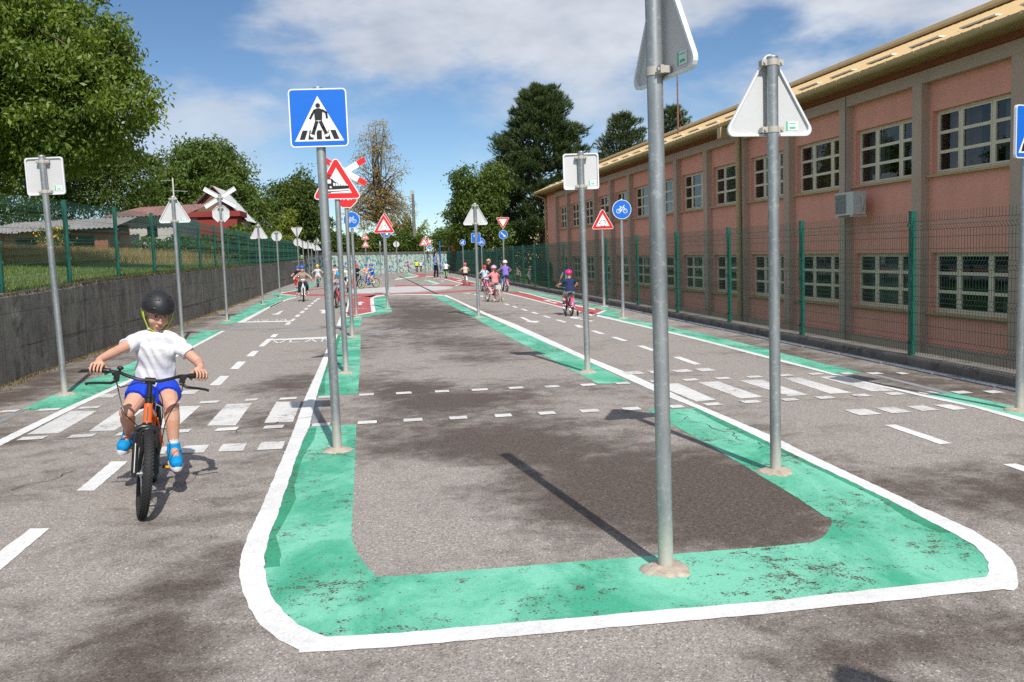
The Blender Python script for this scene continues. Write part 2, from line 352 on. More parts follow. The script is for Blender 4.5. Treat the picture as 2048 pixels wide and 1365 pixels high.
MARKS={'white_border_line':[[[-1.09,18.057],[-1.061,15.102],[-0.985,12.043],[-0.944,9.972],[-0.877,8.129],[-0.849,7.1],[-0.822,5.903],[-0.817,5.696],[-0.809,5.394],[-0.808,5.009],[-0.799,4.732],[-0.775,4.462],[-0.748,4.284],[-0.707,4.086],[-0.646,3.886],[-0.599,3.743],[-0.542,3.62],[-0.484,3.525],[-0.395,3.406],[-0.394,3.382],[-0.066,3.363],[1.442,3.369],[1.969,3.392],[2.24,3.4],[2.448,3.403],[2.478,3.385],[2.519,3.419],[2.598,3.519],[2.669,3.628],[2.723,3.732],[2.762,3.845],[2.787,3.95],[2.816,4.162],[2.812,4.381],[2.807,4.597],[2.812,4.75],[2.808,5.974],[2.824,6.609],[2.79,7.585],[2.759,8.201],[2.75,9.351],[2.735,10.382],[2.637,12.236],[2.578,15.33],[2.519,18.502],[2.321,22.815],[2.183,27.9],[2.042,33.988],[1.885,33.591],[2.037,30.054],[2.179,22.915],[2.319,18.119],[2.436,14.503],[2.534,11.692],[2.593,9.848],[2.62,8.914],[2.694,7.943],[2.707,7.084],[2.708,6.168],[2.72,4.774],[2.706,4.431],[2.697,4.15],[2.678,3.939],[2.641,3.812],[2.593,3.711],[2.53,3.612],[2.471,3.548],[2.215,3.531],[1.879,3.517],[1.495,3.492],[-0.019,3.49],[-0.306,3.508],[-0.359,3.568],[-0.423,3.655],[-0.496,3.799],[-0.562,3.98],[-0.615,4.189],[-0.652,4.398],[-0.676,4.605],[-0.694,4.915],[-0.696,5.289],[-0.708,5.668],[-0.715,5.969],[-0.739,6.81],[-0.752,7.597],[-0.751,8.147],[-0.833,10.11],[-0.927,13.44],[-1.031,18.025]],[[-1.112,23.561],[-0.517,25.136],[-0.4,24.886],[-1.098,23.266]],[[-0.722,33.614],[-0.596,28.079],[-0.517,25.136],[-0.401,24.998],[-0.477,27.987],[-0.605,33.759]],[[-0.724,33.715],[-0.534,35.839],[-0.164,36.473],[-0.162,35.654],[-0.474,34.678],[-0.602,33.858]],[[-0.214,36.148],[0.396,36.143],[1.314,35.476],[1.937,34.174],[1.868,33.366],[1.288,34.805],[0.389,35.564],[-0.212,35.57]],[[-1.499,33.812],[-1.263,26.614],[-1.282,24.247],[-1.179,19.888],[-1.068,19.823],[-1.172,23.08],[-1.109,23.512],[-1.27,28.601],[-1.395,34.219]],[[-5.049,42.84],[-4.751,44.635],[-4.491,45.73],[-4.42,44.999],[-4.687,44.025],[-4.807,42.241]],[[-5.021,42.597],[-4.688,41.298],[-3.901,39.616],[-3.848,39.065],[-4.233,39.684],[-4.696,40.906]],[[-3.837,30.406],[-3.893,33.977],[-3.866,36.178],[-3.685,37.378],[-3.626,36.767],[-3.777,35.327],[-3.755,32.743],[-3.705,29.338]],[[-3.694,22.933],[-3.743,24.752],[-3.85,29.286],[-3.947,34.59],[-3.811,34.109],[-3.726,28.869],[-3.561,24.309],[-3.512,22.821]],[[4.172,34.286],[4.316,31.054],[4.382,27.553],[4.435,24.745],[4.46,22.979],[4.389,22.617],[4.36,24.328],[4.299,27.038],[4.231,30.447],[4.094,33.652]],[[4.452,22.99],[4.514,20.438],[4.442,20.177],[4.41,20.069],[4.405,20.072],[4.404,22.747]],[[4.815,34.604],[4.899,32.838],[4.849,28.086],[4.907,25.438],[5.038,22.548],[4.934,22.085],[4.805,24.91],[4.761,27.585],[4.811,32.254],[4.739,34.064]],[[5.076,21.776],[4.477,20.373],[4.503,20.092],[5.148,21.724]],[[4.469,20.294],[4.603,20.516],[4.757,16.129],[4.818,14.232],[4.834,11.231],[4.842,9.875],[4.831,9.647],[4.851,8.605],[4.91,8.056],[4.975,7.343],[4.97,6.699],[4.976,6.361],[4.865,6.219],[4.864,6.556],[4.907,7.242],[4.836,7.935],[4.797,8.625],[4.771,9.671],[4.746,11.027],[4.722,13.949],[4.664,15.816]],[[-3.611,20.365],[-3.519,20.313],[-3.366,14.768],[-3.499,15.369],[-3.27,11.905],[-3.291,10.983],[-3.293,9.952],[-3.259,8.045],[-3.256,7.172],[-3.379,7.452],[-3.383,8.363],[-3.4,9.989],[-3.381,11.063],[-3.366,12.266]],[[2.322,55.663],[2.575,47.355],[2.439,47.361],[2.203,54.902]],[[2.584,47.518],[2.132,46.652],[2.135,47.24],[2.456,47.688]],[[3.36,61.177],[3.384,58.311],[3.56,52.005],[3.702,46.915],[3.592,45.85],[3.467,50.667],[3.299,56.871],[3.279,60.292]],[[2.682,68.26],[3.1,65.08],[3.39,61.127],[3.301,60.113],[3.013,63.294],[2.603,66.301]],[[4.145,61.34],[4.303,53.36],[4.434,47.552],[4.358,46.743],[4.22,52.345],[4.071,60.269]],[[0.358,61.51],[0.969,63.681],[1.965,68.138],[2.048,66.274],[1.004,61.876],[0.342,59.156]],[[1.565,81.987],[2.121,68.567],[2.211,69.126],[1.687,82.744]],[[3.009,43.422],[3.415,45.746],[3.481,45.66],[3.057,43.141]]],'green_band':[[[-0.752,8.136],[-0.752,7.597],[-0.739,6.81],[-0.715,5.969],[-0.708,5.668],[-0.696,5.289],[-0.694,4.915],[-0.676,4.605],[-0.652,4.398],[-0.615,4.189],[-0.562,3.98],[-0.496,3.799],[-0.423,3.655],[-0.359,3.568],[-0.306,3.508],[-0.019,3.49],[1.495,3.492],[1.879,3.517],[2.215,3.531],[2.471,3.548],[2.53,3.612],[2.593,3.711],[2.641,3.812],[2.678,3.939],[2.697,4.15],[2.706,4.431],[2.72,4.774],[2.708,6.168],[2.707,7.084],[2.688,7.958],[2.247,8.04],[2.252,7.257],[2.267,6.172],[2.26,5.313],[2.253,4.896],[2.243,4.692],[2.237,4.549],[2.257,4.521],[2.206,4.42],[2.147,4.327],[2.063,4.223],[1.984,4.163],[1.779,4.15],[-0.049,4.141],[-0.11,4.151],[-0.127,4.183],[-0.174,4.322],[-0.211,4.476],[-0.241,4.658],[-0.258,4.852],[-0.269,5.156],[-0.277,5.556],[-0.285,5.854],[-0.307,6.686],[-0.324,7.317],[-0.347,8.12]],[[-0.824,9.99],[-0.907,12.14],[-0.93,13.442],[-0.916,13.027],[-1.028,17.966],[-0.594,17.789],[-0.456,12.83],[-0.389,9.953]],[[-1.061,19.82],[-0.642,19.662],[-0.714,22.896],[-0.755,23.04],[0.036,24.799],[-0.059,29.902],[-0.141,31.677],[-0.172,35.213],[-0.594,33.749],[-0.399,24.83],[-1.093,23.145],[-1.161,22.843]],[[1.328,34.653],[1.772,34.448],[1.877,33.146],[1.957,28.144],[2.103,22.626],[2.319,18.119],[2.436,14.503],[2.534,11.692],[2.557,9.705],[2.2,9.801],[2.149,11.446],[2.08,13.496],[1.972,17.238],[1.805,23.982],[1.522,33.401]],[[-3.851,10.063],[-3.9,11.3],[-3.912,13.844],[-3.889,14.296],[-3.951,18.327],[-4.086,20.799],[-3.61,20.43],[-3.456,15.22],[-3.32,12.096],[-3.334,10.904],[-3.375,10.058]],[[-4.105,22.551],[-4.127,23.87],[-4.428,29.388],[-4.715,36.016],[-4.467,38.412],[-3.625,37.629],[-4.017,35.598],[-3.822,29.069],[-3.62,22.807]],[[-5.405,42.375],[-5.072,45.645],[-4.76,48.121],[-4.735,54.686],[-4.883,65.845],[-4.873,70.414],[-4.525,65.309],[-4.148,48.494],[-4.425,44.952],[-5.056,43.115],[-4.529,40.234],[-3.648,37.872],[-4.496,38.665]],[[1.19,79.839],[1.552,80.287],[1.948,68.168],[1.016,62.573],[0.347,59.92],[0.358,61.51],[0.988,64.87],[1.486,68.999]],[[1.224,57.32],[2.284,54.781],[2.424,47.554],[2.127,47.079],[2.032,53.469]],[[3.767,68.446],[4.127,65.089],[4.534,56.19],[4.581,48.294],[4.67,45.445],[4.447,43.293],[3.816,43.706],[4.358,46.743],[4.27,52.949],[4.126,61.069],[3.524,65.33]],[[4.845,37.445],[5.256,33.656],[5.314,27.597],[5.321,25.313],[5.405,23.014],[5.392,22.18],[5.133,21.735],[5.104,24.286],[5.054,26.256],[4.892,34.282],[4.575,35.383]],[[5.138,21.731],[5.417,21.376],[4.935,19.975],[4.886,18.933],[5.042,17.09],[5.132,15.154],[5.154,13.515],[5.171,12.012],[5.147,11.685],[5.123,10.477],[5.153,9.55],[4.831,9.647],[4.794,10.885],[4.799,14.175],[4.735,16.055],[4.61,20.421]],[[4.911,7.978],[5.194,8.017],[5.26,7.166],[5.32,6.804],[4.976,6.361],[4.956,6.68],[4.961,7.322]]],'green_edge':[[[-0.746,8.087],[-0.752,7.597],[-0.739,6.81],[-0.715,5.969],[-0.708,5.668],[-0.696,5.289],[-0.694,4.915],[-0.676,4.605],[-0.652,4.398],[-0.58,4.406],[-0.599,4.611],[-0.658,4.916],[-0.638,5.29],[-0.623,5.67],[-0.669,5.97],[-0.695,6.811],[-0.667,7.597],[-0.686,8.086]],[[2.697,4.15],[2.706,4.431],[2.72,4.774],[2.708,6.168],[2.707,7.084],[2.694,7.943],[2.64,7.942],[2.627,7.083],[2.665,6.168],[2.679,4.774],[2.627,4.434],[2.641,4.152]],[[-1.028,17.966],[-0.932,13.825],[-0.927,13.44],[-0.891,11.696],[-0.829,10.063],[-0.749,10.066],[-0.849,11.697],[-0.886,13.441],[-0.853,13.827],[-0.972,17.967]]],'red_lane':[[[-1.395,34.219],[-1.072,35.234],[-0.544,36.605],[-0.71,34.109],[-0.694,32.156],[-0.596,28.079],[-0.515,25.051],[-1.109,23.512],[-1.27,28.601]],[[-4.825,42.4],[-4.724,44.371],[-4.446,45.271],[-3.907,39.685],[-4.688,41.298]],[[-4.047,41.136],[-2.736,39.502],[-1.63,37.784],[-0.806,37.905],[-0.166,37.206],[0.165,36.795],[1.251,36.955],[2.374,37.432],[3.591,38.23],[3.456,36.819],[2.774,36.216],[1.901,35.549],[0.863,35.981],[-0.19,35.834],[-0.749,34.809],[-1.08,35.514],[-2.066,36.893],[-3.367,38.363],[-3.907,39.685]],[[-4.446,45.271],[-3.798,46.857],[-3.319,48.149],[-3.237,46.941],[-3.692,45.528],[-4.277,43.521]],[[-2.635,65.19],[-2.638,77.988],[-1.614,45.983],[-1.892,46.306]],[[0.268,48.438],[1.952,46.466],[3.183,45.549],[3.04,43.533],[1.887,44.955],[0.25,45.803]],[[3.413,61.536],[4.08,60.401],[4.228,52.445],[4.395,47.144],[4.148,45.289],[3.868,44.829],[3.948,41.695],[3.03,43.396],[3.403,45.595],[3.689,46.755],[3.546,51.809],[3.37,58.066]],[[1.677,83.284],[2.702,76.743],[3.526,67.972],[3.303,63.743],[2.629,66.941],[1.679,62.953],[0.823,60.506],[1.379,64.214],[2.073,67.075]],[[4.295,34.9],[4.784,34.386],[4.854,32.543],[4.798,27.798],[4.85,25.142],[5.035,23.961],[5.107,21.754],[4.514,20.438],[4.452,22.99],[4.426,28.383],[4.333,32.85],[4.254,34.702]]],'faded_strip':[[[-3.851,10.063],[-3.783,10.04],[-3.732,9.256],[-3.723,8.466],[-3.804,8.657],[-3.831,9.509]],[[5.153,9.55],[5.218,9.524],[5.214,8.01],[5.119,7.997]],[[2.588,9.819],[2.609,8.876],[2.607,8.387],[2.654,8.011],[2.598,8.03],[2.559,8.234],[2.565,8.728],[2.559,9.771]],[[-0.812,9.864],[-0.74,9.899],[-0.69,8.278],[-0.751,8.255]],[[-4.427,21.34],[-3.552,21.826],[-2.992,21.723],[-3.46,21.25]],[[-3.921,20.605],[-2.852,20.684],[-1.793,20.53],[-2.519,20.082]],[[-2.721,19.705],[-1.741,19.908],[-1.362,19.928],[-1.69,19.289]],[[-0.709,18.802],[-0.2,19.09],[-0.674,18.475]],[[-0.473,18.009],[-0.195,18.452],[0.168,19.043],[0.164,18.72],[-0.192,18.001]]],'meta_disc':[[[-2.03,42.74],[2.75,40.67],[0.49,45.87],[0.4,37.86]]],'white_block':[[[-1.673,7.292],[-1.677,7.573],[-1.491,7.566],[-1.475,7.257]],[[-1.371,7.263],[-1.381,7.557],[-1.192,7.54],[-1.18,7.238]],[[-1.978,7.323],[-1.994,7.604],[-1.802,7.586],[-1.776,7.291]],[[-3.29,10.712],[-3.308,10.997],[-3.123,10.978],[-3.108,10.665]],[[-2.995,10.68],[-3.006,10.964],[-2.825,10.936],[-2.819,10.653]],[[-2.399,10.65],[-2.398,10.956],[-2.221,10.921],[-2.215,10.621]],[[-1.076,7.234],[-1.079,7.535],[-0.891,7.528],[-0.881,7.222]],[[3.842,7.472],[4.043,7.47],[4.038,7.2],[3.839,7.193]],[[4.14,7.483],[4.308,7.479],[4.312,7.201],[4.131,7.199]],[[4.419,7.474],[4.579,7.466],[4.582,7.217],[4.416,7.216]],[[4.668,7.469],[4.81,7.441],[4.815,7.189],[4.682,7.189]],[[2.68,10.639],[2.888,10.637],[2.891,10.38],[2.685,10.372]],[[2.975,10.602],[3.154,10.625],[3.163,10.362],[2.975,10.369]],[[3.247,10.562],[3.461,10.595],[3.467,10.355],[3.287,10.335]],[[3.554,10.581],[3.726,10.596],[3.738,10.338],[3.56,10.317]]],'crosswalk_bar':[[[-3.272,9.813],[-2.992,9.719],[-2.955,8.514],[-3.23,8.542]],[[-2.772,9.743],[-2.515,9.695],[-2.475,8.492],[-2.707,8.523]],[[-2.216,9.742],[-1.975,9.714],[-1.946,8.475],[-2.154,8.493]],[[-1.717,9.728],[-1.461,9.696],[-1.422,8.411],[-1.682,8.475]],[[-1.215,9.692],[-0.957,9.642],[-0.923,8.436],[-1.178,8.456]],[[2.759,9.518],[3.015,9.517],[3.013,8.35],[2.81,8.316]],[[3.228,9.504],[3.456,9.495],[3.483,8.36],[3.259,8.347]],[[3.682,9.478],[3.921,9.455],[3.931,8.334],[3.726,8.328]],[[4.175,9.484],[4.361,9.463],[4.364,8.318],[4.148,8.332]],[[4.569,9.432],[4.826,9.414],[4.793,8.301],[4.576,8.339]]],'lane_dash':[[[-2.084,6.245],[-2.117,7.13],[-1.991,7.103],[-1.968,6.214]],[[-2.064,4.677],[-2.06,5.388],[-1.952,5.366],[-1.935,4.648]],[[-2.186,11.309],[-2.215,12.203],[-2.092,12.154],[-2.05,11.258]],[[-2.216,12.952],[-2.256,13.881],[-2.131,13.827],[-2.095,12.902]],[[-2.243,14.584],[-2.267,15.439],[-2.163,15.43],[-2.126,14.531]],[[-2.279,16.217],[-2.326,17.753],[-2.201,17.741],[-2.177,16.167]],[[-2.321,18.071],[-2.339,18.789],[-2.232,18.79],[-2.211,18.014]],[[-2.404,21.427],[-2.443,22.307],[-2.334,22.282],[-2.3,21.403]],[[-2.414,22.648],[-2.446,23.605],[-2.358,23.548],[-2.33,22.595]],[[-2.468,24.289],[-2.502,25.285],[-2.4,25.268],[-2.362,24.219]],[[-2.502,25.969],[-2.537,26.987],[-2.434,26.944],[-2.396,25.896]],[[-2.545,27.71],[-2.568,28.619],[-2.468,28.578],[-2.438,27.631]],[[-2.593,29.446],[-2.627,30.404],[-2.52,30.397],[-2.483,29.361]],[[-2.616,30.985],[-2.652,32.048],[-2.561,32.058],[-2.528,30.994]],[[-2.664,32.712],[-2.704,33.9],[-2.597,33.902],[-2.556,32.71]],[[-2.702,34.383],[-2.72,35.412],[-2.588,35.293],[-2.581,34.277]],[[3.816,6.757],[3.902,6.745],[3.904,6.004],[3.805,6.003]],[[3.826,5.353],[3.918,5.345],[3.922,4.953],[3.823,4.949]],[[3.68,11.849],[3.788,11.846],[3.779,10.969],[3.685,10.97]],[[3.628,13.471],[3.729,13.46],[3.735,12.685],[3.632,12.699]],[[3.602,14.986],[3.7,15.006],[3.71,14.249],[3.621,14.251]],[[3.55,16.357],[3.657,16.382],[3.663,15.622],[3.571,15.62]],[[3.552,17.819],[3.65,17.761],[3.61,17.147],[3.504,17.116]],[[3.46,19.395],[3.541,19.441],[3.576,18.593],[3.489,18.539]],[[3.41,20.8],[3.487,20.838],[3.506,20.028],[3.423,19.979]],[[3.368,22.227],[3.461,22.288],[3.467,21.449],[3.385,21.435]],[[3.32,23.684],[3.404,23.708],[3.42,22.866],[3.326,22.801]],[[3.266,25.019],[3.35,25.081],[3.363,24.327],[3.277,24.302]],[[3.226,26.457],[3.314,26.527],[3.321,25.693],[3.231,25.664]],[[3.208,29.323],[3.31,29.363],[3.322,28.467],[3.218,28.393]],[[3.111,30.861],[3.247,30.976],[3.247,30.04],[3.125,29.925]],[[3.099,32.212],[3.182,32.289],[3.17,31.437],[3.08,31.373]],[[3.02,33.694],[3.102,33.726],[3.081,32.917],[2.997,32.837]],[[2.716,35.301],[2.878,35.233],[3.008,34.382],[2.906,34.251]]],'lane_arrow':[[[2.855,20.559],[2.945,20.606],[2.94,19.396],[3.105,19.236],[2.954,18.742],[2.746,19.235],[2.866,19.254]],[[4.489,27.186],[4.656,27.516],[4.737,27.129],[4.615,26.847],[4.685,25.691],[4.563,25.546],[4.568,27.002]],[[3.834,19.712],[3.961,20.149],[4.145,19.714],[3.965,19.627],[4.082,18.867],[4.137,18.646],[4.038,18.433],[4.008,19.008]],[[-3.171,27.448],[-3.08,27.506],[-3.049,26.018],[-2.934,25.773],[-3.122,25.577],[-3.278,26.065],[-3.156,26.148]],[[-2.053,26.821],[-1.947,27.271],[-1.748,26.601],[-1.807,26.463],[-1.75,25.226],[-1.868,25.362],[-1.927,26.489]],[[-1.1,30.681],[-0.99,31.303],[-0.808,30.439],[-0.924,30.372],[-0.895,29.033],[-1.003,29.193],[-1.034,30.463]],[[2.824,53.083],[3.04,53.432],[3.022,51.719],[2.959,51.81]],[[3.705,52.117],[3.929,52.894],[4.081,52.331],[3.855,50.833]]],'stop_line':[[[-2.249,17.583],[-1.021,17.63],[-1.014,17.099],[-2.239,17.323]],[[-3.7,23.215],[-2.376,22.822],[-2.376,22.394],[-3.673,22.859]]],'crossing_dash':[[[-3.21,8.251],[-2.999,8.251],[-2.999,8.401],[-3.21,8.401]],[[-2.798,8.229],[-2.588,8.229],[-2.588,8.378],[-2.798,8.378]],[[-2.398,8.216],[-2.217,8.216],[-2.217,8.366],[-2.398,8.366]],[[-1.974,8.19],[-1.783,8.19],[-1.783,8.34],[-1.974,8.34]],[[-1.56,8.16],[-1.376,8.16],[-1.376,8.31],[-1.56,8.31]],[[-1.148,8.142],[-0.981,8.142],[-0.981,8.292],[-1.148,8.292]],[[-0.735,8.12],[-0.581,8.12],[-0.581,8.27],[-0.735,8.27]],[[-0.336,8.106],[-0.171,8.106],[-0.171,8.256],[-0.336,8.256]],[[0.068,8.099],[0.231,8.099],[0.231,8.249],[0.068,8.249]],[[0.475,8.081],[0.632,8.081],[0.632,8.231],[0.475,8.231]],[[0.879,8.068],[1.029,8.068],[1.029,8.217],[0.879,8.217]],[[1.278,8.066],[1.429,8.066],[1.429,8.215],[1.278,8.215]],[[1.659,8.055],[1.83,8.055],[1.83,8.205],[1.659,8.205]],[[2.048,8.042],[2.207,8.042],[2.207,8.191],[2.048,8.191]],[[2.484,8.024],[2.61,8.024],[2.61,8.174],[2.484,8.174]],[[2.818,8.045],[2.975,8.045],[2.975,8.195],[2.818,8.195]],[[3.189,8.059],[3.356,8.059],[3.356,8.209],[3.189,8.209]],[[3.58,8.06],[3.721,8.06],[3.721,8.21],[3.58,8.21]],[[3.923,8.059],[4.083,8.059],[4.083,8.209],[3.923,8.209]],[[4.283,8.063],[4.433,8.063],[4.433,8.213],[4.283,8.213]],[[4.616,8.053],[4.764,8.053],[4.764,8.203],[4.616,8.203]],[[4.923,7.997],[5.075,7.997],[5.075,8.146],[4.923,8.146]],[[5.217,7.923],[5.362,7.923],[5.362,8.073],[5.217,8.073]],[[5.498,7.853],[5.636,7.853],[5.636,8.003],[5.498,8.003]],[[-4.025,9.948],[-3.855,9.948],[-3.855,10.098],[-4.025,10.098]],[[-3.653,9.914],[-3.436,9.914],[-3.436,10.064],[-3.653,10.064]],[[-3.242,9.91],[-3.04,9.91],[-3.04,10.06],[-3.242,10.06]],[[-2.821,9.906],[-2.646,9.906],[-2.646,10.056],[-2.821,10.056]],[[-2.424,9.889],[-2.238,9.889],[-2.238,10.038],[-2.424,10.038]],[[-2.027,9.848],[-1.835,9.848],[-1.835,9.998],[-2.027,9.998]],[[-1.562,9.862],[-1.437,9.862],[-1.437,10.012],[-1.562,10.012]],[[-1.204,9.812],[-1.029,9.812],[-1.029,9.962],[-1.204,9.962]],[[-0.797,9.791],[-0.642,9.791],[-0.642,9.941],[-0.797,9.941]],[[-0.375,9.797],[-0.221,9.797],[-0.221,9.947],[-0.375,9.947]],[[0.013,9.771],[0.179,9.771],[0.179,9.92],[0.013,9.92]],[[0.428,9.748],[0.58,9.748],[0.58,9.898],[0.428,9.898]],[[0.819,9.724],[0.989,9.724],[0.989,9.874],[0.819,9.874]],[[1.222,9.718],[1.378,9.718],[1.378,9.867],[1.222,9.867]],[[1.604,9.678],[1.764,9.678],[1.764,9.828],[1.604,9.828]],[[1.998,9.665],[2.157,9.665],[2.157,9.815],[1.998,9.815]],[[2.38,9.649],[2.532,9.649],[2.532,9.798],[2.38,9.798]],[[2.767,9.659],[2.925,9.659],[2.925,9.809],[2.767,9.809]],[[3.14,9.637],[3.296,9.637],[3.296,9.787],[3.14,9.787]],[[3.503,9.619],[3.658,9.619],[3.658,9.769],[3.503,9.769]],[[3.856,9.605],[4.015,9.605],[4.015,9.755],[3.856,9.755]],[[4.21,9.593],[4.363,9.593],[4.363,9.742],[4.21,9.742]],[[4.562,9.582],[4.713,9.582],[4.713,9.732],[4.562,9.732]],[[4.897,9.49],[5.01,9.49],[5.01,9.64],[4.897,9.64]],[[5.161,9.39],[5.301,9.39],[5.301,9.54],[5.161,9.54]],[[5.445,9.286],[5.532,9.286],[5.532,9.435],[5.445,9.435]]],'meta_vlak1':[[[-2.117,16.681],[-1.007,16.574],[-1.014,17.099],[-2.171,17.214]]],'meta_vlak2':[[[-2.523,23.543],[-3.525,23.816],[-3.386,23.15],[-2.495,22.853]]],'meta_bike1':[[[-1.085,26.638],[-0.676,26.806],[-0.673,27.455],[-1.08,27.431]]],'meta_bike2':[[[4.475,24.238],[4.795,24.687],[4.717,23.957],[4.499,23.672]]],'meta_crack':[[[0.705,71.308],[1.299,52.901],[1.571,42.094],[1.766,35.205]]]}

def jag(pts, amp):
    out = []
    n = len(pts)
    for i in range(n):
        a = Vector(pts[i]); b = Vector(pts[(i + 1) % n]); L = (b - a).length
        k = max(1, min(40, int(L / 0.05))) if max(a.y, b.y) < 14 else 1
        for j in range(k):
            p = a.lerp(b, j / k)
            out.append((p.x + rnd.uniform(-amp, amp), p.y + rnd.uniform(-amp, amp)))
    return out
def sheet(name, pts, z, mat, amp=0.0035):
    mb = MB(); mb.poly([(x, y, z) for x, y in jag(pts, amp)])
    me = bpy.data.meshes.new(name); me.from_pydata(mb.v, [], mb.f); me.materials.append(mat)
    if me.polygons[0].normal.z < 0: me.flip_normals()
    return link(name, me, ground)
for kind, z, mat in (('green_band', .0020, P_GREEN), ('green_edge', .0030, P_GREEN_DK), ('red_lane', .0025, P_RED), ('faded_strip', .0015, P_FADED), ('white_border_line', .0040, P_WHITE), ('white_block', .0046, P_WORN),
                     ('crosswalk_bar', .0030, P_WORN), ('lane_dash', .0034, P_WHITE), ('lane_arrow', .0050, P_WHITE), ('stop_line', .0053, P_WHITE), ('crossing_dash', .0056, P_WORN)):
    for pts in MARKS[kind]: sheet(kind, pts, z, mat)
d4 = MARKS['meta_disc'][0]
cx, cy = 0.36, 41.8
sheet('roundabout_disc', [(cx + 2.45 * math.cos(2 * PI * k / 40), cy + 3.9 * math.sin(2 * PI * k / 40)) for k in range(40)], .0028, P_DISC)
def ground_glyphs(name, quad, polys, z=.0060):
    a, b, c, d = [Vector((p[0], p[1])) for p in quad]   # bottom-left, bottom-right, top-right, top-left
    mb = MB()
    for poly in polys:
        mb.poly([(*((a.lerp(b, u)).lerp(d.lerp(c, u), v)), z) for u, v in poly])
    me = bpy.data.meshes.new(name); me.from_pydata(mb.v, [], mb.f); me.materials.append(P_WHITE); return link(name, me, ground)
def stroke(p, q, w):
    p = Vector(p); q = Vector(q); d = (q - p).normalized(); n = Vector((-d.y, d.x)) * w / 2
    return [tuple(p + n), tuple(p - n), tuple(q - n), tuple(q + n)]
def word(segs, n):   # list of letters, each a list of strokes in its own unit box
    out = []
    for i, L in enumerate(segs):
        for (p, q) in L:
            w = .17
            out.append([((i + .1 + .72 * u) / n, v) for u, v in stroke(p, q, w)])
    return out
VLAK = [[((.0, 1), (.45, 0)), ((.55, 0), (1, 1))], [((.1, 1), (.1, 0)), ((.1, .08), (.95, .08))], [((.0, 0), (.46, 1)), ((.54, 1), (1, 0)), ((.25, .34), (.75, .34))], [((.1, 0), (.1, 1)), ((.1, .5), (.95, 1)), ((.3, .6), (.95, 0))]]
ground_glyphs('vlak_lettering', MARKS['meta_vlak1'][0], word(VLAK, 4))
ground_glyphs('vlak_lettering', MARKS['meta_vlak2'][0], word(VLAK, 4))
def ring2(cx, cy, r, w, n=14, sy=1.0):
    out = []
    for k in range(n):
        a, b = 2 * PI * k / n, 2 * PI * (k + 1) / n
        out.append([(cx + r * math.cos(a), cy + sy * r * math.sin(a)), (cx + r * math.cos(b), cy + sy * r * math.sin(b)), (cx + (r - w) * math.cos(b), cy + sy * (r - w) * math.sin(b)), (cx + (r - w) * math.cos(a), cy + sy * (r - w) * math.sin(a))])
    return out
BIKE2D = ring2(.22, .33, .19, .045) + ring2(.78, .33, .19, .045) + [stroke(p, q, .045) for p, q in (((.22, .33), (.38, .62)), ((.38, .62), (.66, .66)), ((.66, .66), (.46, .35)), ((.46, .35), (.22, .33)), ((.46, .35), (.38, .70)), ((.30, .71), (.46, .71)), ((.78, .33), (.64, .78)), ((.64, .78), (.74, .80)), ((.46, .35), (.40, .28)))]
ground_glyphs('bicycle_symbol', MARKS['meta_bike1'][0], BIKE2D)
ground_glyphs('bicycle_symbol', MARKS['meta_bike2'][0], BIKE2D)
def seam(pts, w):
    mb = MB()
    for a, b in zip(pts[:-1], pts[1:]): mb.poly([(x, y, .0064) for x, y in stroke(a, b, w)])
    mb.build('asphalt_seam', M('tar_seam', (.05, .042, .038), .8), ground)
seam(MARKS['meta_crack'][0], .09)
def crack(p, ang, L, w):
    mb = MB(); n = int(L / .07); pts = [Vector(p)]; a = ang
    for i in range(n): a = ang + .55 * math.sin(i * .9 + p[0]) + rnd.uniform(-.5, .5); pts.append(pts[-1] + Vector((math.cos(a), math.sin(a))) * .07)
    for i, (q, r_) in enumerate(zip(pts[:-1], pts[1:])):
        if rnd.random() < .12: continue
        mb.poly([(x, y, .0068) for x, y in stroke(tuple(q), tuple(r_), w * rnd.uniform(.5, 1.2))])
    mb.build('asphalt_crack', M('dark_crack', (.03, .026, .023), .9), ground)  # cracks drawn as thin flat strips in one dark colour
for p, a, L, w in (((3.9, 21.0), 2.3, 3.2, .02), ((4.1, 24.0), 1.9, 2.5, .02), ((-1.5, 7.9), .9, .0 + 1.2, .007), ((4.25, 7.9), 2.6, 1.0, .007), ((2.62, 6.1), 1.75, 2.2, .006), ((-2.9, 5.6), 1.2, 1.6, .006), ((3.3, 3.9), .9, 1.1, .006)): crack(p, a, L, w)

# ---- drain channel and kerb along the right fence
CONC = None
def concrete_mat(name, lo, hi, streaks=True, moss=0.0):
    t = NT(name)
    v = t.noise(1.3, 6, 0.65); st = t.noise(2.2, 5, 0.7, sc=(3.0, 3.0, 0.22) if streaks else (1, 1, 1), dist=0.2)
    c = t.mix(t.ramp(t.math('ADD', t.math('MULTIPLY', v, .5), t.math('MULTIPLY', st, .5)), [(0.36, 0), (0.64, 1)]), lo, hi)
    c = t.mix(1.0, c, t.ramp(t.noise(38, 4, 0.7), [(0.25, .8), (0.75, 1.2)]), 'MULTIPLY')
    c = t.mix(t.ramp(t.noise(3.1, 5, .7, off=(4, 2, 9)), [(0.62, 0.0), (0.72, .55)]), c, tuple(x * 1.5 + .03 for x in hi))
    if moss: c = t.mix(t.ramp(t.noise(5, 6, .7, off=(9, 1, 3)), [(0.52, 0.0), (0.62, moss)]), c, (.035, .030, .018))
    t.bsdf(c, .88, 0, t.math('ADD', t.noise(24, 6, .7), st), .5, .012, .3); return t.m
CONC_WALL = concrete_mat('weathered_concrete', (.095, .087, .078), (.245, .226, .206), True, .5)
CONC_CAP = concrete_mat('mossy_concrete', (.045, .042, .034), (.12, .11, .09), False, .8)
CONC_KERB = concrete_mat('grey_concrete', (.13, .115, .10), (.22, .20, .18), False, .5)
